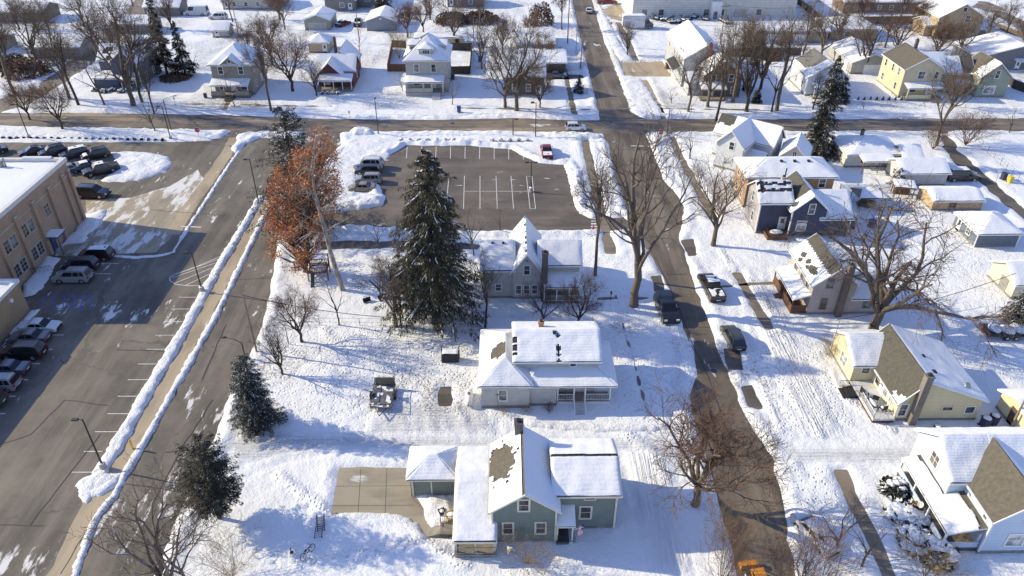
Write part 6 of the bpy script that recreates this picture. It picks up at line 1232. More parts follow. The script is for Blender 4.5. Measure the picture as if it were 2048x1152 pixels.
TREES = [
 ('round', 'broad brown-twigged tree by the street opposite the packed alley', (1388, 1012), (1370, 792), 20, .95),
 ('bush', 'dense brown thicket at the bottom beside the orange loader', (1440, 1180), (1436, 1000), 0, .34), ('bush', 'brown thicket at the bottom below the snow-buried car', (1590, 1235), (1560, 1035), 70, .6), ('shrub', 'pale twiggy bush at the street edge above the orange loader', (1446, 1085), (1446, 1000), 30, .7),
 ('thin2', 'small bare tree on the strip in front of the snow-buried car', (1672, 1105), (1640, 985), 10, 1.1), ('thin1', 'small bare tree beside the cleared sidewalk at the bottom right', (1722, 1136), (1720, 1020), 80, 1.1), ('shrub', 'low grey bush at the bottom between walk and blue house', (1850, 1160), (1850, 1090), 30, 1.2),
 ('bigbare', 'big bare tree with rising limbs at the bottom left', (350, 1200), (255, 965), 200, .85), ('thin2', 'slender bare tree beside the big one at the bottom left', (382, 1175), (402, 1010), 30, .9), ('shrub', 'fine twiggy bush at the bottom edge left of the bicycle', (468, 1160), (470, 1085), 0, 1.0), ('shrub', 'bare crooked bush in front of the green house', (1058, 1128), (1050, 1075), 50, 1.3),
 ('round2', 'bare spreading tree above the conical spruce by the alley', (604, 686), (575, 565), 0, .9), ('vase3', 'small bare tree just behind the conical spruce', (566, 750), (540, 650), 40, .9), ('thin1', 'thin leaning tree at the wire fence by the playset', (678, 652), (640, 525), 0, .8), ('vase2', 'twin-trunk bare tree at the wire fence, leftmost trunk', (792, 655), (730, 490), 160, .85), ('vase3', 'dark bare tree at the wire fence against the big spruce', (802, 652), (775, 500), 90, .55), ('thin1', 'thin dark tree right of the big spruce', (945, 651), (975, 520), 20, .7), ('tall2', 'thin dark tree before the grey gabled house corner', (970, 656), (985, 500), 190, .8),
 ('thin2', 'thin bare tree behind the big spruce by the corner lot', (948, 512), (925, 390), 0, .7), ('thin1', 'spindly bare tree on the snow below the corner lot exit', (1000, 470), (995, 400), 60, .8), ('thin2', 'thin shrub-like tree above the lower drive', (760, 500), (755, 420), 30, .9), ('thin1', 'slim bare tree left of the big spruce', (762, 605), (730, 500), 130, .9),
 ('tall1', 'tall slender dark tree between corner lot and street', (1190, 552), (1205, 275), 0, .62), ('sparse', 'very tall bare tree with forked limbs over the street', (1268, 614), (1290, 215), 20, .8), ('sparse', 'many-limbed bare tree on the lawn by the navy house', (1426, 492), (1430, 312), 90, 1.05), ('shrub', 'yellow-brown bush beside the brick house', (1440, 430), (1440, 345), 0, .8), ('vase2', 'multi-stem bare tree at the porch of the grey gabled house', (1084, 658), (1085, 555), 60, .9), ('round2', 'twiggy bare tree behind the white bungalow', (1156, 657), (1165, 548), 120, .85), ('thin1', 'spindly young tree by the white corner house', (1378, 320), (1385, 240), 20, 1.2),
 ('oak', 'huge wide-spreading bare oak behind the yellow house', (1746, 664), (1790, 335), 0, .82), ('shrub', 'small bare bush on the left wall of the yellow house', (1655, 712), (1650, 675), 0, 1.0),
 ('vase1', 'large bare street tree beyond the cross street', (1033, 222), (1040, 10), 130, .9), ('round2', 'small dark tree before the shaded brown house', (1080, 216), (1072, 135), 0, .9), ('tall1', 'dark bare tree beside the far street', (1123, 60), (1125, -30), 0, .9), ('vase3', 'round-headed bare tree on the lawn by the box truck', (1255, 112), (1258, 42), 0, .95), ('vase2', 'bare tree at the front of the brown shingled house', (1376, 224), (1384, 80), 30, .75), ('tall2', 'tall leaning bare tree by the cross street curb', (1431, 242), (1475, 30), 180, .75), ('vase3', 'dark branching tree right of the shingled house', (1493, 224), (1505, 35), 15, .8), ('tall1', 'lofty bare tree with double limbs near the white cottage', (1553, 223), (1590, -10), 70, .85), ('thin1', 'thin tree behind the lofty double-limbed tree', (1543, 226), (1550, 50), 100, .9), ('thin2', 'sapling on the corner lawn by the cross street', (1343, 208), (1343, 168), 0, 1.3),
 ('vase1', 'bare tree in front of the tan hip-roofed building', (1675, 95), (1700, -15), 0, .9), ('vase3', 'many-branched tree left of the yellow far house', (1726, 147), (1745, 20), 50, .95), ('vase2', 'bare tree on the snowy slope behind the yellow far house', (1769, 96), (1795, 0), 80, .9), ('round', 'broad bare tree right behind the yellow far house', (1868, 126), (1885, 25), 10, .9), ('tall2', 'forked bare tree near the brown upper road', (2005, 82), (2010, -20), 200, 1.0), ('vase2', 'tall reddish-barked tree by the right part of the cross street', (1872, 292), (1885, 75), 210, .65), ('bush', 'tall brown multi-stem bush right of the reddish-barked tree', (1930, 292), (1930, 205), 0, .95), ('bush', 'brown bush left of the tall multi-stem bush', (1865, 300), (1860, 235), 90, .8), ('thin1', 'sapling by the right end of the cross street', (2016, 268), (2014, 200), 0, 1.2), ('thin1', 'sapling on the lawn before the dark stakes', (1725, 222), (1730, 190), 0, 1.2), ('round2', 'reddish bare tree right of the mint house porch', (1905, 215), (1895, 130), 20, .7),
 ('tall1', 'tall bare curb tree behind the spruce tops', (543, 224), (540, 40), 45, .7), ('round2', 'bare round tree right of the taupe house', (586, 184), (580, 45), 0, .95), ('vase3', 'small bare tree before the red cottage', (634, 192), (622, 120), 0, 1.0), ('shrub', 'orange-brown shrub tree inside the fence corner', (800, 118), (795, 55), 0, .8), ('thin2', 'small reddish tree left of the foursquare porch', (806, 184), (795, 140), 0, 1.1), ('vase2', 'large bare tree behind the foursquare house', (907, 92), (905, -25), 15, .9), ('round2', 'reddish bare tree at the top beyond the foursquare house', (847, 65), (845, -5), 0, .9), ('vase3', 'bare yard tree by the brown fence', (964, 138), (975, 40), 0, .9), ('round', 'reddish twiggy tree before the shaded garage', (1005, 110), (1000, 20), 30, .7),
 ('vase2', 'leaning street tree at the far left, left of a pair', (139, 198), (100, 15), 170, .75), ('tall2', 'leaning street tree at the far left, right of a pair', (158, 212), (125, 20), 10, .85), ('thin2', 'thin tree left of the dark blue house', (209, 210), (180, 80), 0, .9), ('vase1', 'largest bare tree in front of the dark blue house', (267, 212), (215, -60), 190, .8), ('tall1', 'tall tree at the bend of the gritty side road', (206, 145), (180, -5), 0, 1.0), ('round2', 'bare tree on the near side of the cross street at left', (126, 260), (105, 145), 0, .85), ('thin2', 'broken snag-like tree by the loop lamp posts', (311, 264), (302, 165), 30, .9), ('tall1', 'gnarled thin tree in front of the tall dark spruce', (309, 228), (305, 105), 60, .8), ('thin1', 'thin tree right of the tall dark spruce', (389, 147), (395, 70), 0, 1.0), ('vase3', 'bare tree at the left edge by the brown hedge', (18, 125), (10, 20), 0, .9), ('tall1', 'thick bare trunk tree at the top left by the lane', (266, 13), (262, -70), 0, 1.0), ('tall2', 'thin tall tree beside the cream garage', (466, 45), (470, -30), 0, 1.0), ('round', 'brown twiggy tree at the top beyond the tan shed', (560, 40), (550, -30), 0, 1.1), ('vase2', 'bare tree by the side road behind the stone house', (80, 75), (75, -20), 0, 1.0), ('vase1', 'bare tree over the side road at the upper left', (170, 55), (160, -40), 60, 1.0), ('round2', 'bare brown tree above the small white garden shed', (540, 90), (535, 25), 20, 1.1), ('vase3', 'tree behind the far left house hedge', (40, 60), (35, -20), 0, 1.0), ('round', 'bare tree at the top right of the ochre house', (1830, 60), (1830, -10), 0, 1.0), ('thin2', 'thin bare tree before the khaki garage, left of two', (1455, 150), (1455, 50), 0, .8), ('vase2', 'bare tree before the khaki garage, right of two', (1500, 130), (1510, 30), 0, .8), ('thin1', 'young tree left of the ranch garage', (1690, 180), (1690, 120), 0, .9), ('round2', 'bare tree behind the shaded brown house roof', (1060, 85), (1055, 20), 0, .8),
 ('tall1', 'thin leaning tree at the left edge above the cross street', (30, 190), (0, -10), 120, 0.88),
 ('vase1', 'tree over the brown hedge at the side road', (72, 120), (0, -20), 202, 0.92),
 ('tall1', 'tall trunk between hedge and side road', (110, 95), (0, -20), 46, 0.82),
 ('vase2', 'tree crowding the left side of the dark blue house', (232, 120), (0, 0), 205, 0.94),
 ('tall2', 'slanting trunk before the dark blue house porch', (285, 205), (0, 20), 148, 1.00),
 ('vase3', 'tree at the top beside the white van', (345, 60), (0, -30), 30, 0.86),
 ('round2', 'fine-twigged tree between white shed and taupe house', (500, 120), (0, 40), 274, 0.89),
 ('vase1', 'tree behind the right side of the taupe house', (545, 130), (0, 10), 88, 1.01),
 ('vase2', 'tree left of the sage garage', (570, 60), (0, -25), 134, 0.85),
 ('round', 'brushy tree at the back corner of the brown fence', (815, 75), (0, 0), 13, 1.01),
 ('vase3', 'tree at the top behind the long beige shed', (860, 40), (0, -30), 133, 1.00),
 ('tall1', 'tall tree at the top before the plain dark house', (960, 60), (0, -15), 99, 0.84),
 ('vase1', 'tree at the curb left of the shaded brown house', (1010, 215), (0, 70), 148, 0.96),
 ('round2', 'tree beside the shaded driveway cars', (1090, 130), (0, 60), 190, 0.82),
 ('vase2', 'second tree before the brown shingled house', (1415, 215), (0, 60), 310, 0.88),
 ('tall1', 'tall bare trunk between shingled house and white cottage', (1465, 205), (0, 20), 198, 0.93),
 ('vase3', 'tree in the back yard behind the lofty double-limbed tree', (1520, 180), (0, 20), 91, 0.86),
 ('tall2', 'tall leaning tree behind the white cottage', (1600, 130), (0, -10), 143, 0.82),
 ('vase1', 'tree by the back of the white cottage', (1640, 120), (0, 0), 280, 1.01),
 ('round2', 'twiggy tree left behind the yellow far house roof', (1790, 110), (0, 20), 3, 1.03),
 ('vase2', 'tree between the yellow far house and the mint house', (1915, 120), (0, 10), 293, 0.98),
 ('tall1', 'tall tree behind the mint house', (1960, 110), (0, -5), 159, 1.01),
 ('vase3', 'tree at the top right left of the ochre house', (1800, 40), (0, -40), 260, 0.85),
 ('round', 'brown crown at the top before the long brown fence', (1720, 50), (0, -20), 216, 0.95),
 ('vase1', 'tree at the right edge by the charcoal garage', (2035, 130), (0, 20), 220, 0.91),
 ('tall2', 'slim tree at the curb left of the snow-dusted spruce', (1625, 220), (0, 130), 119, 0.88),
 ('thin2', 'slim street tree before the taupe house walk', (470, 215), (0, 130), 22, 0.82),
 ('thin2', 'slim street tree right of the foursquare stairs', (905, 210), (0, 150), 236, 0.96),
 ('thin1', 'thin tree behind the red cottage', (720, 110), (0, 50), 143, 0.93),
 ('round2', 'low tree at the left on the near side of the far hedge', (60, 240), (0, 150), 331, 0.92)]
for k, lb, b, tp, rot, wd in TREES: tree(k, lb, b, tp, rot, wd)

# conifers: every bough is a drooping line of needle sprays
def needles(name, col):
    m, n, l, b = newmat(name); oi = n.new('ShaderNodeNewGeometry'); nzn = nd(n, 'TexNoise', Scale=1.1, Detail=4.0); l.new(oi.outputs['Position'], nzn.inputs['Vector'])
    c = mixc(n, l, ramp(n, l, nzn.outputs[0], .35, .68), tuple(x * .55 for x in col), tuple(x * 1.5 for x in col)); l.new(c, b.inputs['Base Color']); b.inputs['Roughness'].default_value = .7; return m
NEEDO = needles('olive_needles', (.050, .045, .020)); NEEDB = needles('blue_green_needles', (.026, .033, .027)); NEEDD = needles('dark_needles', (.020, .022, .012)); NSNOW = snow_mat('needle_snow', bs=.3)
def conifer(label, base, top, r, m, seed=0, low=.1, nb=260, spr=26, droop=.5, size=.5, snow=.1, boughsnow=.1, power=.9, trunkr=.02, name='spruce_tree', gap=0.0, loc=None, hgt=None, round_=0.0, flat=0.0, hang=.55):
    R = np.random.default_rng(seed); p = loc or P(*base); H = hgt or ZH(top[0], top[1], p.y)
    t = thing(name, label, 'conifer', (p.x, p.y, 0))
    MB().tube((0, 0, -.05), (0, 0, H * .55), trunkr * H, trunkr * H * .6, 8).tube((0, 0, H * .55), (0, 0, H * .98), trunkr * H * .6, .02, 6).build('trunk', DARKB, t, smooth=True)
    V = []; mi = []; SN = []; BR = []
    lump = R.uniform(.58, 1.18, 40)
    for k in range(nb):
        f = low + (1 - low) * (1 - max(0, 1 - (k + R.random()) / nb) ** .68)
        f = min(.985, f); z0 = f * H; prof = (1 - (f - low) / (1 - low)) ** power
        if round_: prof = prof * (1 - round_) + round_ * math.sqrt(max(0, 1 - ((f - low) / (1 - low) * 1.0) ** 2)) * min(1, .45 + (f - low) * 3)
        L = r * max(.05, prof) * R.uniform(.7, 1.08) * lump[int(f * 17) % 40]; a = R.uniform(0, 2 * math.pi)
        if R.random() < gap: continue
        ca, sa = math.cos(a), math.sin(a); rise = R.uniform(.05, .25) * (1 if f > .4 else .4) + (f > .8) * .4
        n = max(6, int(2.0 * spr * (.35 + .65 * L / r))); tt = np.sqrt(R.uniform(.03, 1, n))
        def pos(q): return np.stack([ca * L * q, sa * L * q, z0 + L * (rise * q - droop * q ** 2 * .8 + (.25 * droop) * np.maximum(0, q - .75) * 2)], -1)
        C = pos(tt); side = R.choice([-1, 1], n); wdt = L * .30 * (1.05 - tt) + size * .35
        offs = R.uniform(-1, 1, n) * wdt; C[:, 0] += -sa * offs; C[:, 1] += ca * offs; C[:, 2] -= np.abs(offs) * .35 + R.uniform(0, size * .5, n)
        yaw_ = a + R.normal(0, .7, n) + np.sign(offs) * .5; le = size * R.uniform(.55, 1.25, n); wi = le * R.uniform(.13, .26, n); pitch_ = -hang * R.uniform(.1, 1.6, n); rollv = R.normal(0, .6, n)
        d = np.stack([np.cos(yaw_) * np.cos(pitch_), np.sin(yaw_) * np.cos(pitch_), np.sin(pitch_)], 1); s = np.stack([-np.sin(yaw_), np.cos(yaw_), rollv], 1); s /= np.linalg.norm(s, axis=1, keepdims=True)
        A = C - d * le[:, None] * .35; B = C + s * wi[:, None] * .5; D = C + d * le[:, None] * .75; E = C - s * wi[:, None] * .5
        V.append(np.stack([A, B, D, E], 1)); mi.append((R.random(n) < snow * (1 + .8 * (R.random() < .3))) & (tt > .25))
        q = np.linspace(0, .92, 5); bp = pos(q)
        for i in range(4): BR.append((bp[i], bp[i + 1], max(.012, trunkr * H * .16 * (1 - q[i])), max(.008, trunkr * H * .16 * (1 - q[i + 1]))))
        if R.random() < boughsnow:
            i0 = R.integers(0, 2); 
            b9 = pos(np.linspace(.15 + .15 * R.random(), .75 + .2 * R.random(), 10)) + (0, 0, .08); b9 = b9 + R.normal(0, .05, b9.shape)
            for i in range(9):
                if R.random() < .8: SN.append((b9[i], b9[i + 1], .03 + .045 * R.random(), .03 + .03 * R.random()))
    V = np.concatenate(V); mi = np.concatenate(mi); n = len(V)
    fo = npmesh('foliage', V.reshape(-1, 3), np.arange(n * 4).reshape(n, 4), [m, NSNOW], t, mi=mi.astype(int))
    bv, bf = tubes(BR, 4); npmesh('branches', bv, bf, DARKB, t)
    if SN: sv, sf = tubes(SN, 5); npmesh('bough_snow', sv, sf, NSNOW, t, smooth=True)['kind'] = 'stuff'
    return t
conifer('giant olive-green spruce with snow-lined drooping boughs below the corner lot', (873, 636), (850, 296), 6.7, NEEDO, 1, .13, 600, 62, .62, .50, .012, .24, .50, .026, gap=.10, hang=.9)
conifer('dark spruce with spiky snow-lined boughs behind the orange-leaved oak', (606, 455), (562, 210), 8.4, NEEDD, 2, .10, 360, 60, .18, .42, .012, .30, .62, .018, gap=.05, hang=.8)
conifer('dense conical spruce beside the alley', (517, 852), (508, 712), 3.2, NEEDB, 3, .03, 480, 56, .35, .26, .055, .0, .55, .02, round_=.35)
conifer('stocky dark pine with visible trunk at the lower left', (440, 1038), (425, 884), 3.5, NEEDD, 4, .2, 330, 56, .1, .27, .004, .0, .5, .022, name='pine_tree', round_=.6)
conifer('tall spruce by the cross street dusted with snow', (1632, 310), (1678, 108), 4.3, NEEDD, 5, .05, 380, 40, .4, .5, .05, .08, .72, .02)
conifer('smaller spruce just behind the snow-dusted tall spruce', (1676, 205), (1685, 150), 3.2, NEEDD, 6, .05, 200, 30, .35, .5, .03, .0, .7, .02)
conifer('sparse tall spruce beside the dark blue house, left of a pair', (335, 150), (320, -12), 3.3, NEEDD, 7, .1, 260, 44, .45, .5, .02, .05, .6, .018, gap=.05)
conifer('sparse spruce beside the dark blue house, right of a pair', (372, 152), (365, 40), 3.2, NEEDD, 8, .12, 200, 40, .45, .5, .02, .05, .7, .018, gap=.1)
conifer('small snowy spruce in the shaded corner yard', (1157, 187), (1157, 147), 1.6, NEEDB, 9, .03, 130, 26, .3, .35, .10, .0, .8, .02)
conifer('wide bushy conifer with snow clumps at the right edge', (2035, 652), (2032, 580), 2.6, NEEDD, 10, .05, 220, 30, .2, .4, .13, .0, .5, .02, round_=.6)
conifer('snow-laden low spruce by the ranch patio', (1792, 372), (1790, 335), 2.0, NEEDB, 11, .05, 120, 26, .3, .4, .28, .3, .8, .02)
conifer('dark conifer at the top edge behind the blue-grey garage', (768, 25), (765, -30), 4.5, NEEDD, 12, .08, 160, 24, .3, .7, .03, .0, .8, .02)
conifer('dark arborvitae right of the brown shingled house, farther one', (1492, 182), (1492, 150), 1.3, NEEDD, 13, .03, 110, 22, .2, .4, .01, 0, .5, .02, round_=.4); conifer('dark arborvitae right of the brown shingled house, nearer one', (1512, 206), (1512, 178), 1.2, NEEDD, 14, .03, 110, 22, .2, .4, .01, 0, .5, .02, round_=.4)
conifer('dark bushy evergreen between white corner house and tall spruce', (1600, 306), (1598, 280), 1.6, NEEDD, 15, .03, 120, 22, .2, .4, .04, 0, .5, .02, round_=.5)

# broadleaf evergreens and shrubs laden with snow
def snowbush(label, px, r, h, seed, sn=.5, m=None, n=1100, group=None, name='snowy_bush', loc=None):
    R = np.random.default_rng(seed); p = loc or P(*px); t = thing(name, label, 'bush', (p.x, p.y, 0), 0, group)
    c = R.normal(0, 1, (n, 3)); c /= np.linalg.norm(c, axis=1, keepdims=True); c[:, 2] = np.abs(c[:, 2]); rad_ = R.uniform(.6, 1.0, (n, 1)) * (.8 + .3 * vn(c[:, :1] * 3 + seed, c[:, 1:2] * 3, .9, seed)); C = c * rad_ * np.array([r, r, h])
    d = R.normal(0, 1, (n, 3)); d /= np.linalg.norm(d, axis=1, keepdims=True); s = np.cross(d, R.normal(0, 1, (n, 3))); s /= np.linalg.norm(s, axis=1, keepdims=True); le = R.uniform(.10, .24, (n, 1)) * (r ** .4)
    V = np.stack([C - d * le, C + s * le * .5, C + d * le, C - s * le * .5], 1)
    up_ = (C[:, 2] / h > .25) & (R.random(n) < min(.75, sn * .7)) & (vn(C[:, 0] + 9, C[:, 1], .45, seed) > .35); fo = npmesh('foliage', V.reshape(-1, 3), np.arange(n * 4).reshape(n, 4), [m or NEEDD, NSNOW], t, mi=up_.astype(int))
    MB().tube((0, 0, 0), (0, 0, h * .6), .05 * r, .02, 5).build('stem', DARKB, t)
    q = MB(); rr = random.Random(seed)
    for k in range(int(9 * sn * 2)):
        a = rr.uniform(0, 6.28); f = rr.uniform(0, .8); q.blob((math.cos(a) * r * f, math.sin(a) * r * f, h * math.sqrt(max(.05, 1 - f * f)) * .86), r * rr.uniform(.12, .30), r * rr.uniform(.12, .30), .06 + .05 * h, k + seed * 5, .9, 10, 6)
    if q.f: q.build('snow_clumps', PSNOW, t, smooth=True)['kind'] = 'stuff'
    return t
snowbush('dark round bush with snow clumps left of the blue house porch', (1786, 985), 1.5, 1.6, 1, .6); snowbush('wide snow-covered bush in the middle of the blue house front yard', (1812, 1035), 2.2, 1.1, 2, 1.1); snowbush('snow-mounded bush beside the porch corner path', (1828, 1088), 1.9, 1.3, 3, 1.2); snowbush('tall dark bush with snow blotches at the blue house porch corner', (1872, 1118), 1.7, 2.0, 4, .7)
snowbush('rusty brown bush at the blue house porch edge', (1827, 1020), .7, 1.0, 5, .0, TWIGY); tree('shrub', 'brown twiggy shrub under the bungalow corner window', (1008, 828), None, 10, 1.3, 1.1); tree('shrub', 'low brown twiggy shrub against the bungalow wall, middle', (1052, 824), None, 60, 1.5, .9); tree('bush', 'brown twiggy shrub left of the bungalow steps', (1098, 824), None, 90, 1.1, 1.3)
for k in range(5): snowbush('snow-capped dark shrub in front of the dark blue house', (192 + 17 * k, 183 + (k % 2) * 3), .9, 1.0, 20 + k, .6, n=300, group='shrubs before the dark blue house')
for k in range(4): snowbush('snow-capped round shrub before the red cottage porch', (645 + 10.5 * k, 189), .55, .8, 30 + k, .9, n=220, group='shrubs before the red cottage')
for k in range(24): snowbush('small dark clipped shrub in the row along the drop-off loop', (7 + 13.9 * k - (1 if k > 3 else 0), 278 + .18 * k), .42, .62, 40 + k, .12, n=170, group='clipped shrubs along the loop', name='clipped_shrub')
for k in range(14): snowbush('snow-topped clipped shrub in the row along the corner lot', (803 + 17.5 * k + (24 if k > 8 else 0), 283), .5, .7, 70 + k, 1.0, n=170, group='clipped shrubs along the corner lot', name='clipped_shrub')
for i, (px, r, h, lb) in enumerate((((55, 150), 6, 4, 'dark brown hedge mass at the bend of the side road'), ((25, 135), 5, 3.2, 'brown hedge left of the bigger hedge at the side road'), ((1082, 50), 4, 6.5, 'brown egg-shaped shrub by the far street'), ((960, 42), 6, 3, 'brown brush clump at the top centre'), ((905, 45), 6, 3, 'brushy thicket at the top behind the foursquare house'), ((352, 158), 4, 1.0, 'brown undergrowth at the foot of the spruce pair'), ((1540, 118), 3, 2.2, 'dark brush by the brown plank fence'), ((1380, 160), 2, 2.6, 'brown brush at the side of the shingled house'))): snowbush(lb, px, r, h, 100 + i, .0, TWIGR, 1800, name='brush_clump')

# orange-leaved oak and pale sycamore
def leafy(label, base, outline, seed, col, nc=190, per=125, depth=2.2, sig=.42):
    R = np.random.default_rng(seed); p = P(*base); t = thing('oak_tree', label, 'tree', (p.x, p.y, 0)); xs = [q[0] for q in outline]; ys = [q[1] for q in outline]; C = []
    while len(C) < nc:      # leaf clusters spread through the crown's volume
        x, y = R.uniform(min(xs), max(xs)), R.uniform(min(ys), max(ys))
        if not inside(np.array([x]), np.array([y]), outline)[0]: continue
        Y = p.y + R.normal(0, depth); d = ray(x, y); k = Y / d.y; z = CAMH + d.z * k
        if z > 1.5: C.append((d.x * k - p.x, Y - p.y, z))
    C = np.array(C); H = C[:, 2].max(); top = C[C[:, 2].argmax()]; axisp = lambda z: Vector((top[0] * (z / H), top[1] * .3 * (z / H), z)); th = []; tn = []
    for i in range(10): th.append((axisp(H * .97 * i / 10), axisp(H * .97 * (i + 1) / 10), .34 * (1 - i / 11), .34 * (1 - (i + 1) / 11)))
    for c in C:
        c = Vector(c); a = axisp(max(1.2, c.z - 1.2 - (c.xy - axisp(c.z).xy).length * .7)); m = a.lerp(c, .5) + Vector((0, 0, -.35)); rr = .02 + .012 * (c - a).length
        th += [(a, m, rr * 1.6, rr)]; tn += [(m, c, rr, .012)]
        for _ in range(4): e = c + Vector(R.normal(0, .6, 3)); tn.append((c.lerp(m, R.random() * .4), e, .018, .008))
    v, f = tubes(th, 6); npmesh('trunk', v, f, DARKB, t, smooth=True); v, f = tubes(tn, 3); npmesh('twigs', v, f, TWIG, t)
    w_ = R.uniform(.3, 1.3, len(C)); C = np.concatenate([np.repeat(c[None], int(per * k), 0) for c, k in zip(C, w_)]); C = C + R.normal(0, sig, C.shape); n = len(C)
    d = R.normal(0, 1, (n, 3)); d /= np.linalg.norm(d, axis=1, keepdims=True); s = np.cross(d, R.normal(0, 1, (n, 3))); s /= np.linalg.norm(s, axis=1, keepdims=True); le = R.uniform(.07, .16, (n, 1))
    V = np.stack([C - d * le, C + s * le * .6, C + d * le, C - s * le * .6], 1); npmesh('leaves', V.reshape(-1, 3), np.arange(n * 4).reshape(n, 4), col, t); return t
LEAF = needles('orange_oak_leaves', (.42, .165, .062))
leafy('tall oak still holding orange-brown leaves beside the alley', (610, 545), [(628, 268), (645, 252), (672, 300), (684, 380), (668, 440), (640, 490), (612, 560), (570, 600), (542, 580), (532, 500), (530, 430), (545, 350), (568, 312), (600, 300)], 6, LEAF)
p = P(686, 582); H = ZH(630, 262, p.y); t = thing('sycamore_tree', 'pale-trunked sycamore curving up before the orange oak', 'tree', (p.x, p.y, 0))
R = random.Random(5); th = []; tn = []
px = [(686, 582), (672, 540), (660, 500), (648, 455), (637, 415), (628, 375), (624, 335), (628, 300), (632, 268)]
pts = []
for q in px:
    d = ray(*q); s_ = p.y / d.y; pts.append(Vector((d.x * s_ - p.x, 0, CAMH + d.z * s_)))
for i in range(len(pts) - 1): th.append((pts[i], pts[i + 1], .36 * (1 - i / 9.5), .36 * (1 - (i + 1) / 9.5)))
def limb(p0, d, L, r, lev):
    k = 5; q = p0; dd = d
    for i in range(k):
        dd = (dd + Vector((R.gauss(0, .16), R.gauss(0, .16), R.gauss(0, .12) + .05 - .10 * (lev > 0)))).normalized(); q2 = q + dd * L / k; (th if r > .04 else tn).append((q, q2, r * (1 - .15 * i), r * (1 - .15 * (i + 1)))); 
        if lev < 3:
            for _ in range((2, 2, 2)[lev]):
                if R.random() < .6: s = dd.cross(Vector((R.gauss(0, 1), R.gauss(0, 1), R.gauss(0, 1)))).normalized(); limb(q2, (dd * .65 + s * .75).normalized(), L * R.uniform(.35, .55), r * (1 - .15 * i) * .5, lev + 1)
        q = q2
for i in range(2, 8):
    for k in range(3): a = R.uniform(0, 6.28); limb(pts[i].lerp(pts[i + 1], R.random()), Vector((math.cos(a), math.sin(a), .25 + .1 * i)).normalized(), R.uniform(4.0, 6.5) * (1.2 - .11 * i), .15 * (1.1 - .09 * i), 0 if i < 5 else 1)
v, f = tubes(th, 8); npmesh('trunk', v, f, PALEB, t, smooth=True); v, f = tubes(tn, 3); npmesh('crown', v, f, TWIGP, t)

# ---------------------------------------------------------------- poles, signs, fences and small things
POLEM = M('dark_pole_paint', (.035, .032, .03), .5, .15); WPOLE = M('utility_pole_wood', (.24, .19, .14), .85, .25)
def lamp(label, base, top, arm, kind='shoebox', footing=False, name='lamp_post'):
    p = P(*base); H = ZH(top[0], top[1], p.y); t = thing(name, label, 'lamp post', (p.x, p.y, 0)); b0 = .8 if footing else 0
    if footing: f = MB().tube((0, 0, -.05), (0, 0, .8), .34, .32, 12).build('footing', CONC, t); MB().tube((0, 0, .8), (0, 0, .88), .32, .25, 10).build('snow_cap', PSNOW, f, smooth=True)
    MB().tube((0, 0, b0), (0, 0, H), .10, .07, 8).build('post', POLEM, t)
    for a in (arm if isinstance(arm, tuple) else (arm,)):
        ca, sa = math.cos(rad(a)), math.sin(rad(a))
        if kind == 'shoebox':
            MB().tube((0, 0, H - .12), (ca * .5, sa * .5, H - .08), .035).build('arm', POLEM, t)
            MB().box(.4, 1.0, -.17, .17, H - .14, H + .02).build('lamp_head', POLEM, t, rz=rad(a), bevel=.02)
        else:
            MB().tube((0, 0, H), (ca * .9, sa * .9, H + .35), .045).tube((ca * .9, sa * .9, H + .35), (ca * 2.0, sa * 2.0, H + .4), .04).build('arm', POLEM, t)
            MB().prism([(1.9, H + .36), (2.5, H + .32), (2.55, H + .4), (2.2, H + .5), (1.9, H + .46)], 'y', -.13, .13).build('lamp_head', POLEM, t, rz=rad(a))
lamp('tall lot lamp on a round concrete footing at the ridge end', (208, 938), (174, 838), 180, footing=True); lamp('lot lamp standing in the snow ridge beside the hatched island', (405, 584), (380, 504), 180, footing=True); lamp('lot lamp half hidden by the dark spruce boughs', (518, 408), (505, 318), 180)
lamp('lamp by the left end of the shrub row', (59, 278), (35, 208), 180, footing=True); lamp('lamp by the right end of the shrub row, with concrete footing', (342, 280), (326, 212), 180, footing=True); lamp('cobra-head street lamp behind the loop lamp', (343, 262), (333, 200), 30, 'cobra')
lamp('plain black lamp post on the snow pile at the lot entrance', (757, 270), (754, 198), 90); lamp('double-headed lot lamp on a footing in the middle of the corner lot', (1062, 384), (1063, 324), (0, 180), footing=True); lamp('black lamp post above the red pickup', (1071, 274), (1074, 205), (150, 180)); lamp('curved-arm street lamp at the stop sign corner', (1333, 275), (1341, 218), 150, 'cobra')
lamp('cobra-head street lamp rising behind the conical spruce', (492, 720), (478, 686), 165, 'cobra'); lamp('thin lamp post at the left end of the corner lot street edge', (1026, 272), (1026, 238), 0)
def upole(label, base, top, cross=0, r=.14):
    p = P(*base); H = ZH(top[0], top[1], p.y); t = thing('utility_pole', label, 'utility pole', (p.x, p.y, 0)); MB().tube((0, 0, -.05), (0, 0, H), r, r * .7, 8).build('pole', WPOLE, t)
    if cross: MB().box(-cross, cross, -.06, .06, H - .6, H - .45).build('crossarm', WPOLE, t); MB().tube((0, -.25, H - 1.9), (0, -.25, H - 1.1), .17, None, 8).build('transformer', GREYM, t)
upole('short leaning utility pole beside the alley', (514, 706), (490, 586), 0, .13); upole('tall utility pole on the lawn left of the far street', (1135, 88), (1140, -10), .9, .17); upole('grey utility pole at the curb of the far street', (1161, 138), (1166, 68)); upole('slim utility pole behind the curb pole of the far street', (1152, 101), (1154, 42), 0, .09)
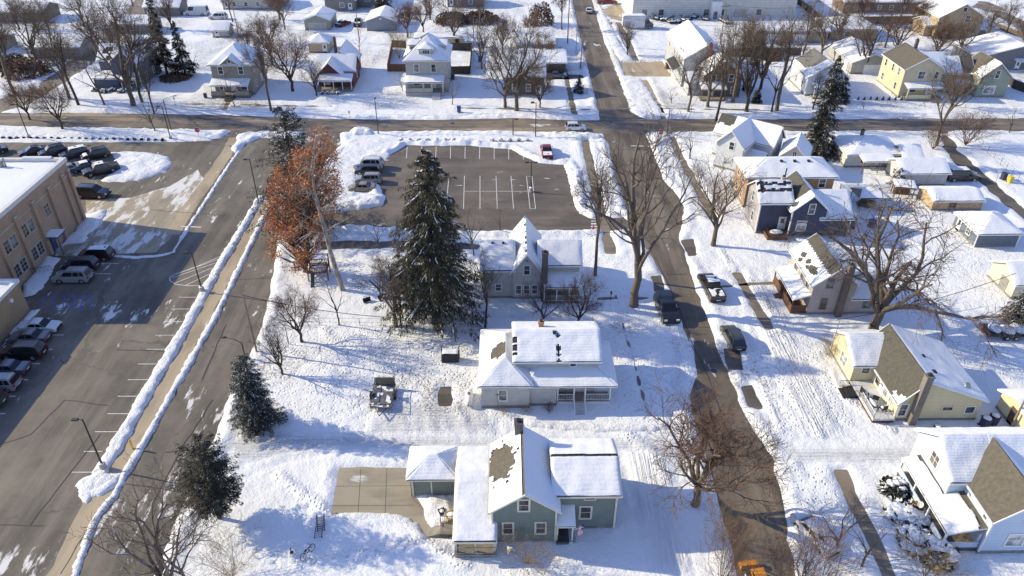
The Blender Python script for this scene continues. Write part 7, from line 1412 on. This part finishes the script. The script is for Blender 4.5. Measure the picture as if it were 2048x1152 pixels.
upole('pale utility pole with crossarm in front of the warehouse', (1440, 90), (1454, 8), 1.1, .15); upole('utility pole by the brown shingled house fence', (1462, 115), (1468, 45), 0, .12); upole('utility pole by the white yard left of the tan hip building', (1620, 52), (1632, -10), .8, .14); upole('utility pole before the tan hip-roofed building', (1657, 82), (1675, 0), .8, .14); upole('utility pole behind the red cottage yard', (719, 86), (713, 25), 0, .13); upole('slim utility pole beside the dark fence yard', (948, 93), (947, 35), 0, .12); upole('leaning pole beside the yellow garage', (2018, 862), (2048, 800), 0, .13); upole('utility pole by the white garden shed', (478, 76), (466, 10), 0, .12)
RED = M('sign_red', (.45, .02, .025), .5, .05); YEL = M('sign_yellow', (.70, .42, .03), .5, .05); STW = M('sign_white', (.78, .78, .76), .5, .03)
def text(s, size, m, parent, loc, rx=90):
    c = bpy.data.curves.new('lettering', 'FONT'); c.body = s; c.size = size; c.align_x = 'CENTER'; c.align_y = 'CENTER'; c.extrude = .003; c.materials.append(m)
    f = bpy.data.objects.new('font', c); COL.objects.link(f); me = bpy.data.meshes.new_from_object(f); bpy.data.objects.remove(f); o = link('lettering', me, parent, loc); o.rotation_euler = (rad(rx), 0, 0); return o
def stop(label, base, top, rz=0):
    p = P(*base); H = ZH(top[0], top[1], p.y); t = thing('stop_sign', label, 'stop sign', (p.x, p.y, 0), rad(rz)); r = .52
    MB().tube((0, .03, 0), (0, .03, H), .035).build('post', GREYM, t); oc = lambda r: [(r * math.cos(rad(22.5 + 45 * k)), H - .5 + r * math.sin(rad(22.5 + 45 * k))) for k in range(8)]
    f = MB().prism(oc(r), 'y', -.02, .0).build('sign_face', STW, t); MB().prism(oc(r * .93), 'y', -.026, -.018).build('red_field', RED, f); text('STOP', .37, STW, f, (0, -.032, H - .5))
stop('red stop sign on the snowy corner by the side street', (1319, 292), (1321, 259)); stop('red stop sign at the exit of the school drive', (398, 276), (394, 255))
p = P(1221, 62); t = thing('warning_sign', 'yellow diamond warning sign beside the far street', 'sign', (p.x, p.y, 0)); H = 2.6
MB().tube((0, .03, 0), (0, .03, H), .035).build('post', GREYM, t); MB().prism([(0, H - 1.0), (.5, H - .5), (0, H), (-.5, H - .5)], 'y', -.02, 0).build('sign_face', YEL, t)
p = P(266, 898); t = thing('yellow_bollard', 'yellow post in the snow ridge near the lot end', 'bollard', (p.x, p.y, 0)); MB().tube((0, 0, 0), (0, 0, 1.25), .11, .10, 10).build('post', YEL, t); MB().tube((0, 0, 1.25), (0, 0, 1.34), .10, .03, 10).build('cap', YEL, t)
p = P(1186, 463); t = thing('fire_hydrant', 'small red hydrant in the snow by the corner lot exit', 'hydrant', (p.x, p.y, 0)); MB().tube((0, 0, 0), (0, 0, .85), .16, .14, 10).tube((-.25, 0, .6), (.25, 0, .6), .08).build('barrel', RED, t); MB().tube((0, 0, .85), (0, 0, 1.0), .14, .04, 10).build('bonnet', RED, t)
# bins
def bin_(label, px, col, group=None, snow=False, sc=1.0):
    p = P(*px); t = thing('wheelie_bin', label, 'bin', (p.x, p.y, .05), rad(8), group, (sc, sc, sc)); MB().prism([(-.26, .06), (.26, .06), (.32, 1.0), (-.32, 1.0)], 'y', -.32, .32).build('body', col, t, bevel=.02); MB().box(-.35, .35, -.36, .37, 1.0, 1.08).build('lid', col, t, bevel=.02)
    for s in (-1, 1): MB().tube((s * .28, .30, .1), (s * .34, .30, .1), .1, None, 8).build('wheel', TYRE, t)
    if snow: MB().blob((0, 0, 1.09), .33, .34, .10, 2, .3, 8, 4).build('snow_cap', PSNOW, t, smooth=True)
BLU = M('blue_bin', (.025, .055, .20), .5, .1); DBL = M('dark_blue_bin', (.03, .04, .075), .5, .1); YB = M('yellow_bin', (.65, .45, .03), .5, .1)
bin_('bright blue bin by the curb beyond the cross street', (918, 225), BLU, sc=1.2); bin_('dark blue bin leaning at the side of the foursquare house', (906, 160), DBL, sc=1.2); bin_('dark blue bin with snowy lid behind the yellow house, left one', (1966, 855), DBL, None, True, 1.25); bin_('dark blue bin with snowy lid behind the yellow house, right one', (1983, 849), DBL, None, True, 1.2); bin_('blue bin by the rear corner of the navy house', (1742, 455), BLU, sc=1.2); bin_('dark blue bin by the rear alley fence', (2005, 360), DBL, None, False, 1.2); bin_('yellow bin by the rear alley fence', (2018, 366), YB, sc=1.1); bin_('brown bin at the top of the grey house drive', (1334, 138), BROWNW, sc=1.3)
bin_('dark bins by the garden tree near the dark fence', (960, 125), DBL, sc=1.3); bin_('dark bin right of the taupe house porch corner', (412, 197), BLACKM, sc=1.0)
p = P(1873, 860); t = thing('snowy_barrel', 'dark round barrel with snow on top below the yellow house chimney', 'barrel', (p.x, p.y, 0)); MB().tube((0, 0, 0), (0, 0, .6), .36, .42, 14).build('barrel', BLACKM, t); MB().blob((0, 0, .6), .38, .38, .12, 1, .2, 10, 4).build('snow_cap', PSNOW, t, smooth=True)
# propane tank, log box, clothes posts, furniture in yards
p = P(938, 803); t = thing('propane_tank', 'white horizontal propane tank in the bungalow yard', 'tank', (p.x, p.y, 0)); q = MB(); n = 10; prof = [(-1.25, .1), (-1.15, .3), (-.95, .42), (.95, .42), (1.15, .3), (1.25, .1)]
b = 0
for y, r in prof:
    for k in range(12): a = 2 * math.pi * k / 12; q.v.append((r * math.cos(a), y, .6 + r * math.sin(a)))
for j in range(5):
    for k in range(12): k2 = (k + 1) % 12; q.f.append((j * 12 + k, j * 12 + k2, j * 12 + 12 + k2, j * 12 + 12 + k)); q.m.append(0)
q.build('tank', WHITE, t, smooth=True); MB().tube((0, .1, 1.0), (0, .1, 1.2), .16, None, 10).build('valve_cover', GREYM, t)
for s in (-1, 1): MB().box(-.3, .3, s * .7 - .06, s * .7 + .06, 0, .25).build('leg', CONC, t)
p = P(901, 725); t = thing('garden_canopy', 'dark cloth-sided garden shelter with snow on its top behind the bungalow', 'shelter', (p.x, p.y, 0)); CLO = M('black_cloth', (.022, .024, .028), .8, .2)
MB().prism([(-1.0, .05), (1.0, .05), (1.0, 1.3), (.5, 1.42), (-.4, 1.45), (-1.0, 1.3)], 'y', -.3, .75).build('cloth_cover', CLO, t); sm = MB(); snow_plane(sm, [(-.9, -.25, 1.44), (.95, -.25, 1.40), (.95, .75, 1.42), (-.9, .75, 1.44)], .12, None, .15); sm.build('snow_cover', PSNOW, t, smooth=True)['kind'] = 'stuff'
for s in (-1, 1): MB().tube((s * 1.02, .7, 0), (s * 1.02, .7, 1.9), .05).build('post', BLACKM, t)
for px, lb in (((578, 690), 'black T-shaped clothes post left in the white bungalow yard'), ((911, 685), 'black T-shaped clothes post right in the white bungalow yard')):
    p = P(*px); t = thing('clothes_post', lb, 'clothes post', (p.x, p.y, 0), rad(20)); MB().tube((0, 0, 0), (0, 0, 2.2), .05).build('post', BLACKM, t); MB().tube((0, -.6, 2.1), (0, .6, 2.25), .04).build('crossbar', BLACKM, t)
def lounger(label, px, rz, ln):
    p = P(*px); t = thing('metal_lounger', label, 'lounger', (p.x, p.y, .12), rad(rz), 'mesh loungers in the snow'); q = MB()
    for s in (-.32, .32): q.tube((s, 0, .3), (s, ln, .3), .03).tube((s, ln, .3), (s, ln + .7, .75), .03)
    for k in range(int(ln / .22)): q.tube((-.32, .1 + k * .22, .3), (.32, .1 + k * .22, .3), .018)
    for k in range(4): q.tube((-.32, ln + .15 * k, .3 + .1 * k), (.32, ln + .15 * k, .3 + .1 * k), .018)
    q.build('frame', M('purple_black_metal', (.04, .025, .04)), t)
    for y in (.2, ln - .1):
        for s in (-.32, .32): MB().tube((s, y, -.1), (s, y, .3), .025).build('leg', BLACKM, t)
lounger('long dark mesh lounger half sunk in the shaded snow', (637, 1082), 5, 1.5); lounger('shorter dark mesh lounger beside the long one in the snow', (643, 1068), 10, .9)
p = P(617, 1112); t = thing('fallen_bicycle', 'dark bicycle lying in the snow at the lower left', 'bicycle', (p.x, p.y, .2), rad(60)); 
for s in (-.55, .55):
    q = MB(); 
    for k in range(16): a, b2 = 2 * math.pi * k / 16, 2 * math.pi * (k + 1) / 16; q.tube((s + .34 * math.cos(a), .1 * math.sin(a), .3 + .3 * math.sin(a)), (s + .34 * math.cos(b2), .1 * math.sin(b2), .3 + .3 * math.sin(b2)), .03, None, 5)
    q.build('wheel', TYRE, t)
MB().tube((-.55, 0, .3), (-.1, .05, .65), .03).tube((-.1, .05, .65), (.4, .05, .65), .03).tube((.4, .05, .65), (.55, 0, .3), .03).tube((-.1, .05, .65), (-.05, 0, .2), .03).tube((-.05, 0, .2), (.4, .05, .62), .03).build('frame', BLACKM, t); MB().tube((.42, -.25, .85), (.42, .3, .85), .025).build('handlebar', BLACKM, t); MB().box(-.3, -.05, -.07, .07, .72, .78).build('saddle', BLACKM, t)
p = P(585, 1112); t = thing('tripod_sprinkler', 'thin dark tripod stand left of the bicycle', 'tripod', (p.x, p.y, .05)); q = MB()
for a in (0, 120, 240): q.tube((0, 0, 1.1), (.3 * math.cos(rad(a)), .3 * math.sin(rad(a)), 0), .02, None, 4)
q.build('legs', BLACKM, t); MB().box(-.12, .12, -.1, .1, .35, .55).build('box', BLACKM, t)
# backyard chairs on the yellow deck and by the green house
def chair(label, x, y, z, rz, m, sc=1.0, name='deck_chair'):
    t = thing(name, label, 'chair', (x, y, z), rad(rz), None, (sc, sc, sc)); MB().box(-.3, .3, -.3, .3, .38, .44).build('seat', m, t); MB().box(-.3, .3, .27, .33, .44, .95).build('backrest', m, t); MB().blob((0, -.02, .46), .28, .26, .12, 3, .3, 8, 4).build('snow_cover', PSNOW, t, smooth=True)
    for sx in (-.26, .26):
        for sy in (-.26, .26): MB().box(sx - .03, sx + .03, sy - .03, sy + .03, 0, .38).build('leg', m, t)
chair('snow-cushioned dark chair on the yellow house deck, near the railing', 40.0, 58.6, .66, 200, BLACKM); chair('snow-cushioned dark chair on the yellow house deck, near the door', 39.9, 60.2, .66, 150, BLACKM); chair('black square chair at the stair side of the yellow house deck', 39.0, 61.0, .66, 100, BLACKM, 1.2)
t = thing('deck_table', 'long snow-covered table on the yellow house deck', 'table', (39.1, 59.2, .66), rad(95)); MB().box(-.8, .8, -.3, .3, .62, .68).build('tabletop', DBL, t); MB().blob((0, 0, .69), .75, .28, .10, 3, .2, 10, 4).build('snow_cover', PSNOW, t, smooth=True)
for sx in (-.7, .7):
    for sy in (-.24, .24): MB().box(sx - .03, sx + .03, sy - .03, sy + .03, 0, .62).build('leg', BLACKM, t)
for (px, lb, m) in (((884, 1026), 'small black-rimmed snow-filled planter by the green house breezeway', BLACKM), ((902, 1034), 'yellow-rimmed sand box full of snow by the green house breezeway', M('dull_yellow', (.48, .40, .17)))):
    p = P(*px, .35); t = thing('snow_filled_box', lb, 'planter', (p.x, p.y, .3), rad(25)); k = .3 if m is BLACKM else .5; q = MB(); q.box(-k, k, -k, -k + .07, 0, .4).box(-k, k, k - .07, k, 0, .4).box(-k, -k + .07, -k + .07, k - .07, 0, .4).box(k - .07, k, -k + .07, k - .07, 0, .4); q.build('box', m, t); MB().blob((0, 0, .3), k * .9, k * .9, .14, 2, .2, 8, 4).build('snow_cover', PSNOW, t, smooth=True)
# flag by the green house entry
t = thing('porch_flag', 'striped american flag hanging from a slanted pole at the green house entry', 'flag', (6.05, 42.55, 2.45), 0, None, (1.25, 1.25, 1.25)); MB().tube((-.2, 0, -.35), (.45, -.25, .25), .02).build('pole', WHITE, t)
fr = M('flag_red', (.42, .02, .03), .8, .05); fl = M('flag_blue', (.03, .04, .16), .8, .05); q = MB(); nu, nv = 13, 6
for i in range(nu):
    for j in range(nv):
        def fp(i, j): return (.12 + .03 * i + .05 * math.sin(j * 1.1), -.12 + .02 * math.sin(i * .8 + j), .12 + .02 * i - .17 * j)
        q.face([fp(i, j), fp(i + 1, j), fp(i + 1, j + 1), fp(i, j + 1)], 2 if (i > 6 and j < 3) else (0 if i % 2 == 0 else 1))
q.build('cloth', [fr, STW, fl], t)
# playset
p = P(640, 555); t = thing('wooden_playset', 'red-brown wooden playset with slatted rails under the sycamore', 'playset', (p.x, p.y, 0), rad(5)); q = MB()
for x in (-1.3, 1.3):
    for y in (-1.1, 1.1): MB().box(x - .07, x + .07, y - .07, y + .07, 0, 3.1).build('post', REDWOOD, t)
MB().box(-1.3, 1.3, -1.1, 1.1, 1.35, 1.45).build('platform', REDWOOD, t); q = MB()
for y in (-1.12, 1.12):
    for k in range(12): x = -1.2 + k * .218; q.box(x - .04, x + .04, y - .03, y + .03, 1.45, 2.2)
for z in (1.5, 2.2, 3.0): q.box(-1.3, 1.3, -1.15, -1.08, z, z + .08); q.box(-1.3, 1.3, 1.08, 1.15, z, z + .08)
q.build('railing', REDWOOD, t); MB().prism([(-2.9, .05), (-2.8, .05), (-1.1, 1.4), (-1.1, 1.5)], 'x', -.9, -.4).build('slide', M('green_slide', (.05, .06, .06), .4), t); MB().blob((0, 0, 1.46), 1.1, .95, .1, 2, .2).build('snow_cover', PSNOW, t, smooth=True)
for (px, lb) in (((735, 606), 'dark slatted garden bench at the wire fence, left one'), ((765, 600), 'dark slatted garden bench at the wire fence, right one')):
    p = P(*px); t = thing('garden_bench', lb, 'bench', (p.x, p.y, .02), rad(30), None, (.75, .75, .75)); MB().box(-.7, .7, -.25, .25, .4, .46).build('seat', BLACKM, t); MB().box(-.7, .7, .22, .28, .46, 1.0).build('backrest', BLACKM, t)
    for s in (-.6, .6): MB().box(s - .04, s + .04, -.22, .22, 0, .4).build('leg', BLACKM, t)
# fences
def wire_fence(label, pts, h=1.2, post=BLACKM, gap=2.4, mesh=True, name='wire_fence'):
    pts = [Vector(q) for q in G(pts)]; o = pts[0]; t = thing(name, label, 'fence', (o.x, o.y, 0)); w_ = MB()
    for a, b in zip(pts[:-1], pts[1:]):
        L = (b - a).length; n = max(1, round(L / gap))
        for k in range(n + 1): p = a + (b - a) * k / n - o; MB().tube((p.x, p.y, 0), (p.x, p.y, h), .03, None, 5).build('post', post, t)
        A, B = a - o, b - o
        for z in (.15, h * .5, h): w_.tube((A.x, A.y, z), (B.x, B.y, z), .012, None, 4)
    w_.build('wires', post, t)
wire_fence('sagging wire fence between the playset yard and the bungalow yard', [(600, 652), (720, 652), (850, 655), (955, 655)]); wire_fence('chain-link fence beside the rear alley', [(1950, 285), (2000, 330), (2060, 385)], 1.4); wire_fence('low wire fence behind the navy house yard', [(1705, 405), (1800, 402)], 1.1)
def board_fence(label, pts, h=1.8, m=None, name='board_fence', gapw=0.0):
    pts = [Vector(q) for q in G(pts)]; o = pts[0]; t = thing(name, label, 'fence', (o.x, o.y, 0))
    for a, b in zip(pts[:-1], pts[1:]):
        A, B = a - o, b - o; L = (B - A).length; d = (B - A) / L; nr = Vector((-d.y, d.x)); w_ = MB()
        if gapw:
            n = int(L / (gapw * 2))
            for k in range(n): p = A + d * (k * gapw * 2); q = p + d * gapw; w_.face([(p.x, p.y, .05), (q.x, q.y, .05), (q.x, q.y, h), (p.x, p.y, h)])
        else:
            Q = [A + nr * .04, B + nr * .04, B - nr * .04, A - nr * .04]; w_.prism([(p.x, p.y) for p in Q], 'z', 0, h)
        w_.build('panel', m or WOOD, t)
        n = max(1, round(L / 2.5))
        for k in range(n + 1): p = A + (B - A) * k / n; MB().box(p.x - .07, p.x + .07, p.y - .07, p.y + .07, 0, h + .1).build('post', m or WOOD, t)
board_fence('brown board fence enclosing the yard left of the foursquare house', [(785, 100), (776, 145), (812, 145)], 2.0, BROWNW); board_fence('brown board fence behind the foursquare house yard, left part', [(785, 96), (812, 97)], 2.0, BROWNW); board_fence('dark board fence of the yard right of the foursquare house', [(902, 102), (944, 102), (940, 149), (903, 150)], 2.0, M('dark_fence', (.055, .045, .035), .8, .2)); board_fence('brown plank fence behind the brown shingled house', [(1450, 113), (1600, 112)], 2.0, M('brown_planks', (.13, .095, .07), .8, .2)); board_fence('dark curved fence right of the mint house', [(2003, 158), (2025, 178), (2060, 190)], 2.0, M('dark_fence', (.055, .045, .035), .8, .2)); board_fence('long brown fence at the top right beyond the tan building', [(1675, 50), (1830, 48)], 2.2, M('brown_planks', (.13, .095, .07), .8, .2)); board_fence('dark fence sloping down at the top right of the warehouse', [(1590, 5), (1640, 45)], 2.0, M('dark_fence', (.055, .045, .035), .8, .2)); board_fence('brown fence right of the upper brown road', [(1945, 38), (2060, 84)], 1.4, M('brown_planks', (.13, .095, .07), .8, .2))
board_fence('white picket-like slat fence behind the snowy gazebo', [(1678, 385), (1780, 385)], 1.5, WHITE, 'slat_fence', .1); board_fence('cream fence beside the shingled house yard', [(1455, 125), (1480, 150)], 1.8, CR)
# gazebo, firewood shelter, playground bars, stakes, rack
p = P(1732, 410); t = thing('garden_gazebo', 'garden gazebo with snow-covered square roof', 'gazebo', (p.x, p.y, 0)); q = MB()
for x in (-2, 2):
    for y in (-1.6, 1.6): MB().tube((x, y, 0), (x, y, 2.2), .05).build('post', BLACKM, t)
MB().face([(-2.4, -2, 2.1), (2.4, -2, 2.1), (1.3, 0, 2.8), (-1.3, 0, 2.8)]).face([(2.4, 2, 2.1), (-2.4, 2, 2.1), (-1.3, 0, 2.8), (1.3, 0, 2.8)]).face([(-2.4, 2, 2.1), (-2.4, -2, 2.1), (-1.3, 0, 2.8)]).face([(2.4, -2, 2.1), (2.4, 2, 2.1), (1.3, 0, 2.8)]).build('canopy', M('tan_canvas', (.25, .2, .14)), t)
sm = MB(); snow_plane(sm, [(-2.4, -2, 2.12), (2.4, -2, 2.12), (1.3, 0, 2.82), (-1.3, 0, 2.82)], .2, None, .4); snow_plane(sm, [(-2.4, 2, 2.12), (2.4, 2, 2.12), (1.3, 0, 2.82), (-1.3, 0, 2.82)], .2, None, .4); sm.build('snow_cover', PSNOW, t, smooth=True)['kind'] = 'stuff'; MB().blob((0, 0, .3), 1.6, 1.2, .5, 3, .5).build('table_set', M('wicker', (.18, .14, .10)), t)
p = P(1802, 392); t = thing('firewood_shelter', 'open wooden shelter with tilted snowy roof beside the gazebo', 'shelter', (p.x, p.y, 0), rad(-12)); q = MB()
for x in (-1.4, 1.4):
    for y in (-1, 1): MB().box(x - .06, x + .06, y - .06, y + .06, 0, 2.2 if y > 0 else 1.9).build('post', WOOD, t)
MB().prism([(-1.2, 1.9), (1.2, 2.25), (1.2, 2.35), (-1.2, 2.0)], 'x', -1.7, 1.7).build('roof', WOOD, t); sm = MB(); snow_plane(sm, [(-1.7, -1.2, 2.0), (1.7, -1.2, 2.0), (1.7, 1.2, 2.35), (-1.7, 1.2, 2.35)], .18, None, .3); sm.build('snow_cover', PSNOW, t, smooth=True); MB().box(-1.2, 1.2, .2, .9, 0, 1.2).build('wood_stack', BROWNW, t)
p = P(1755, 420); t = thing('swing_frame', 'dark swing frame and bars in the snow behind the navy house', 'swing set', (p.x, p.y, 0), rad(3)); q = MB(); q.tube((-3.2, 0, 2.0), (3.2, 0, 2.0), .06)
for x in (-3.2, 3.2): q.tube((x, 0, 2.0), (x - .3, -1, 0), .05).tube((x, 0, 2.0), (x + .3, 1, 0), .05)
q.build('frame', BLACKM, t)
for x in (-1.6, .4, 1.8): MB().tube((x - .2, 0, 2.0), (x - .2, 0, .5), .012, None, 4).tube((x + .2, 0, 2.0), (x + .2, 0, .5), .012, None, 4).box(x - .25, x + .25, -.12, .12, .46, .52).build('swing', BLACKM, t)
p = P(1800, 428); t = thing('seesaw', 'dark seesaw and play bars right of the swing frame', 'play equipment', (p.x, p.y, 0), rad(-25)); MB().tube((-1.8, 0, .3), (1.8, 0, .9), .06).build('beam', BLACKM, t); MB().tube((0, -.3, 0), (0, 0, .6), .05).tube((0, .3, 0), (0, 0, .6), .05).build('stand', BLACKM, t); MB().box(-1.8, -1.4, -.15, .15, .3, .4).box(1.4, 1.8, -.15, .15, .85, .95).build('seat', BLACKM, t)
for k in range(8):
    p = P(1715 + 12.4 * k, 201); t = thing('garden_stake', 'small dark triangular marker in the line before the yellow far house', 'marker', (p.x, p.y, 0), 0, 'dark markers in a line'); MB().prism([(-.35, 0), (.35, 0), (.12, .9)], 'y', -.15, .15).build('marker', DBL, t)
p = P(78, 548); t = thing('bike_rack', 'black looped bike rack on the snow by the school wall', 'bike rack', (p.x, p.y, .2), rad(18)); q = MB(); q.tube((-1.6, 0, .8), (1.7, 0, .8), .03)
for k in range(7):
    x = -1.5 + k * .5
    for j in range(8): a, b2 = math.pi * j / 8, math.pi * (j + 1) / 8; q.tube((x + .18 * math.cos(a), 0, .35 + .4 * math.sin(a)), (x + .18 * math.cos(b2), 0, .35 + .4 * math.sin(b2)), .02, None, 4)
    q.tube((x - .18, 0, 0), (x - .18, 0, .35), .02, None, 4).tube((x + .18, 0, 0), (x + .18, 0, .35), .02, None, 4)
q.build('rack', BLACKM, t)
p = P(1243, 601); t = thing('mailbox_post', 'thin dark mailbox post at the grey gabled house walk', 'mailbox', (P(1221, 601).x, p.y, 0)); MB().tube((0, 0, 0), (0, 0, 1.3), .04).build('post', BLACKM, t); MB().box(-.1, .1, -.25, .2, 1.15, 1.38).build('box', BLACKM, t)
# overhead cables
def cable(label, a, ha, b, hb, sag=1.0):
    A = P(*a); B = P(*b); A.z, B.z = ha, hb; q = MB(); n = 14; pt = lambda t: A.lerp(B, t) - Vector((0, 0, 4 * sag * t * (1 - t)))
    for k in range(n): q.tube(pt(k / n), pt((k + 1) / n), .036, None, 4, cap=False)
    tag(q.build('overhead_cable', BLACKM), label, 'cable')
cable('cable over the far street from the lawn pole to the shingled house', (1135, 88), 9, (1462, 115), 7.5); cable('cable from the curb pole across the far street to the box truck yard', (1161, 138), 7.6, (1330, 95), 6.3); cable('cable along the left curb of the far street', (1161, 138), 7.8, (1135, 88), 9.2); cable('cable from the warehouse pole to the tan hip building pole', (1440, 90), 10, (1657, 82), 9.5); cable('cable from the red cottage pole to the fence yard pole', (719, 86), 7.6, (948, 93), 7.4); cable('cable from the white shed pole to the red cottage pole', (478, 76), 8.5, (719, 86), 7.6); cable('service wire from the alley pole to the white bungalow', (514, 706), 8.3, (985, 690), 4.2, 1.4); cable('service wire across the yard to the yellow house mast', (1990, 640), 7, (1652, 712), 5.3, .8)
for px, lb in (((1428, 742), 'round manhole cover in the side street near the grey suv'), ((1222, 244), 'round manhole cover at the street crossing'), ((905, 247), 'round manhole cover in the cross street')):
    p = P(*px); t = thing('manhole_cover', lb, 'manhole cover', (p.x, p.y, .03)); MB().tube((0, 0, 0), (0, 0, .022), .42, None, 16).build('cover', TAR, t); MB().tube((0, 0, 0), (0, 0, .018), .5, None, 16).build('ring', GREYM, t)
for px, top, lb in (((353, 217), (352, 194), 'thin post with a small white sign before the dark spruce pair'), ((1133, 232), (1132, 200), 'thin post with a small sign at the shaded corner'), ((1346, 318), (1345, 295), 'thin post with a small sign beside the cleared corner walk'), ((1990, 368), (1991, 340), 'white marker post at the rear alley edge'), ((700, 240), (700, 222), 'thin post with a small sign at the far curb before the red cottage')):
    p = P(*px); H = max(1.8, ZH(*top, p.y)); t = thing('small_sign_post', lb, 'sign', (p.x, p.y, 0)); MB().tube((0, .02, 0), (0, .02, H), .03, None, 5).build('post', GREYM, t); MB().box(-.2, .2, -.03, -.01, H - .5, H).build('plate', STW, t)
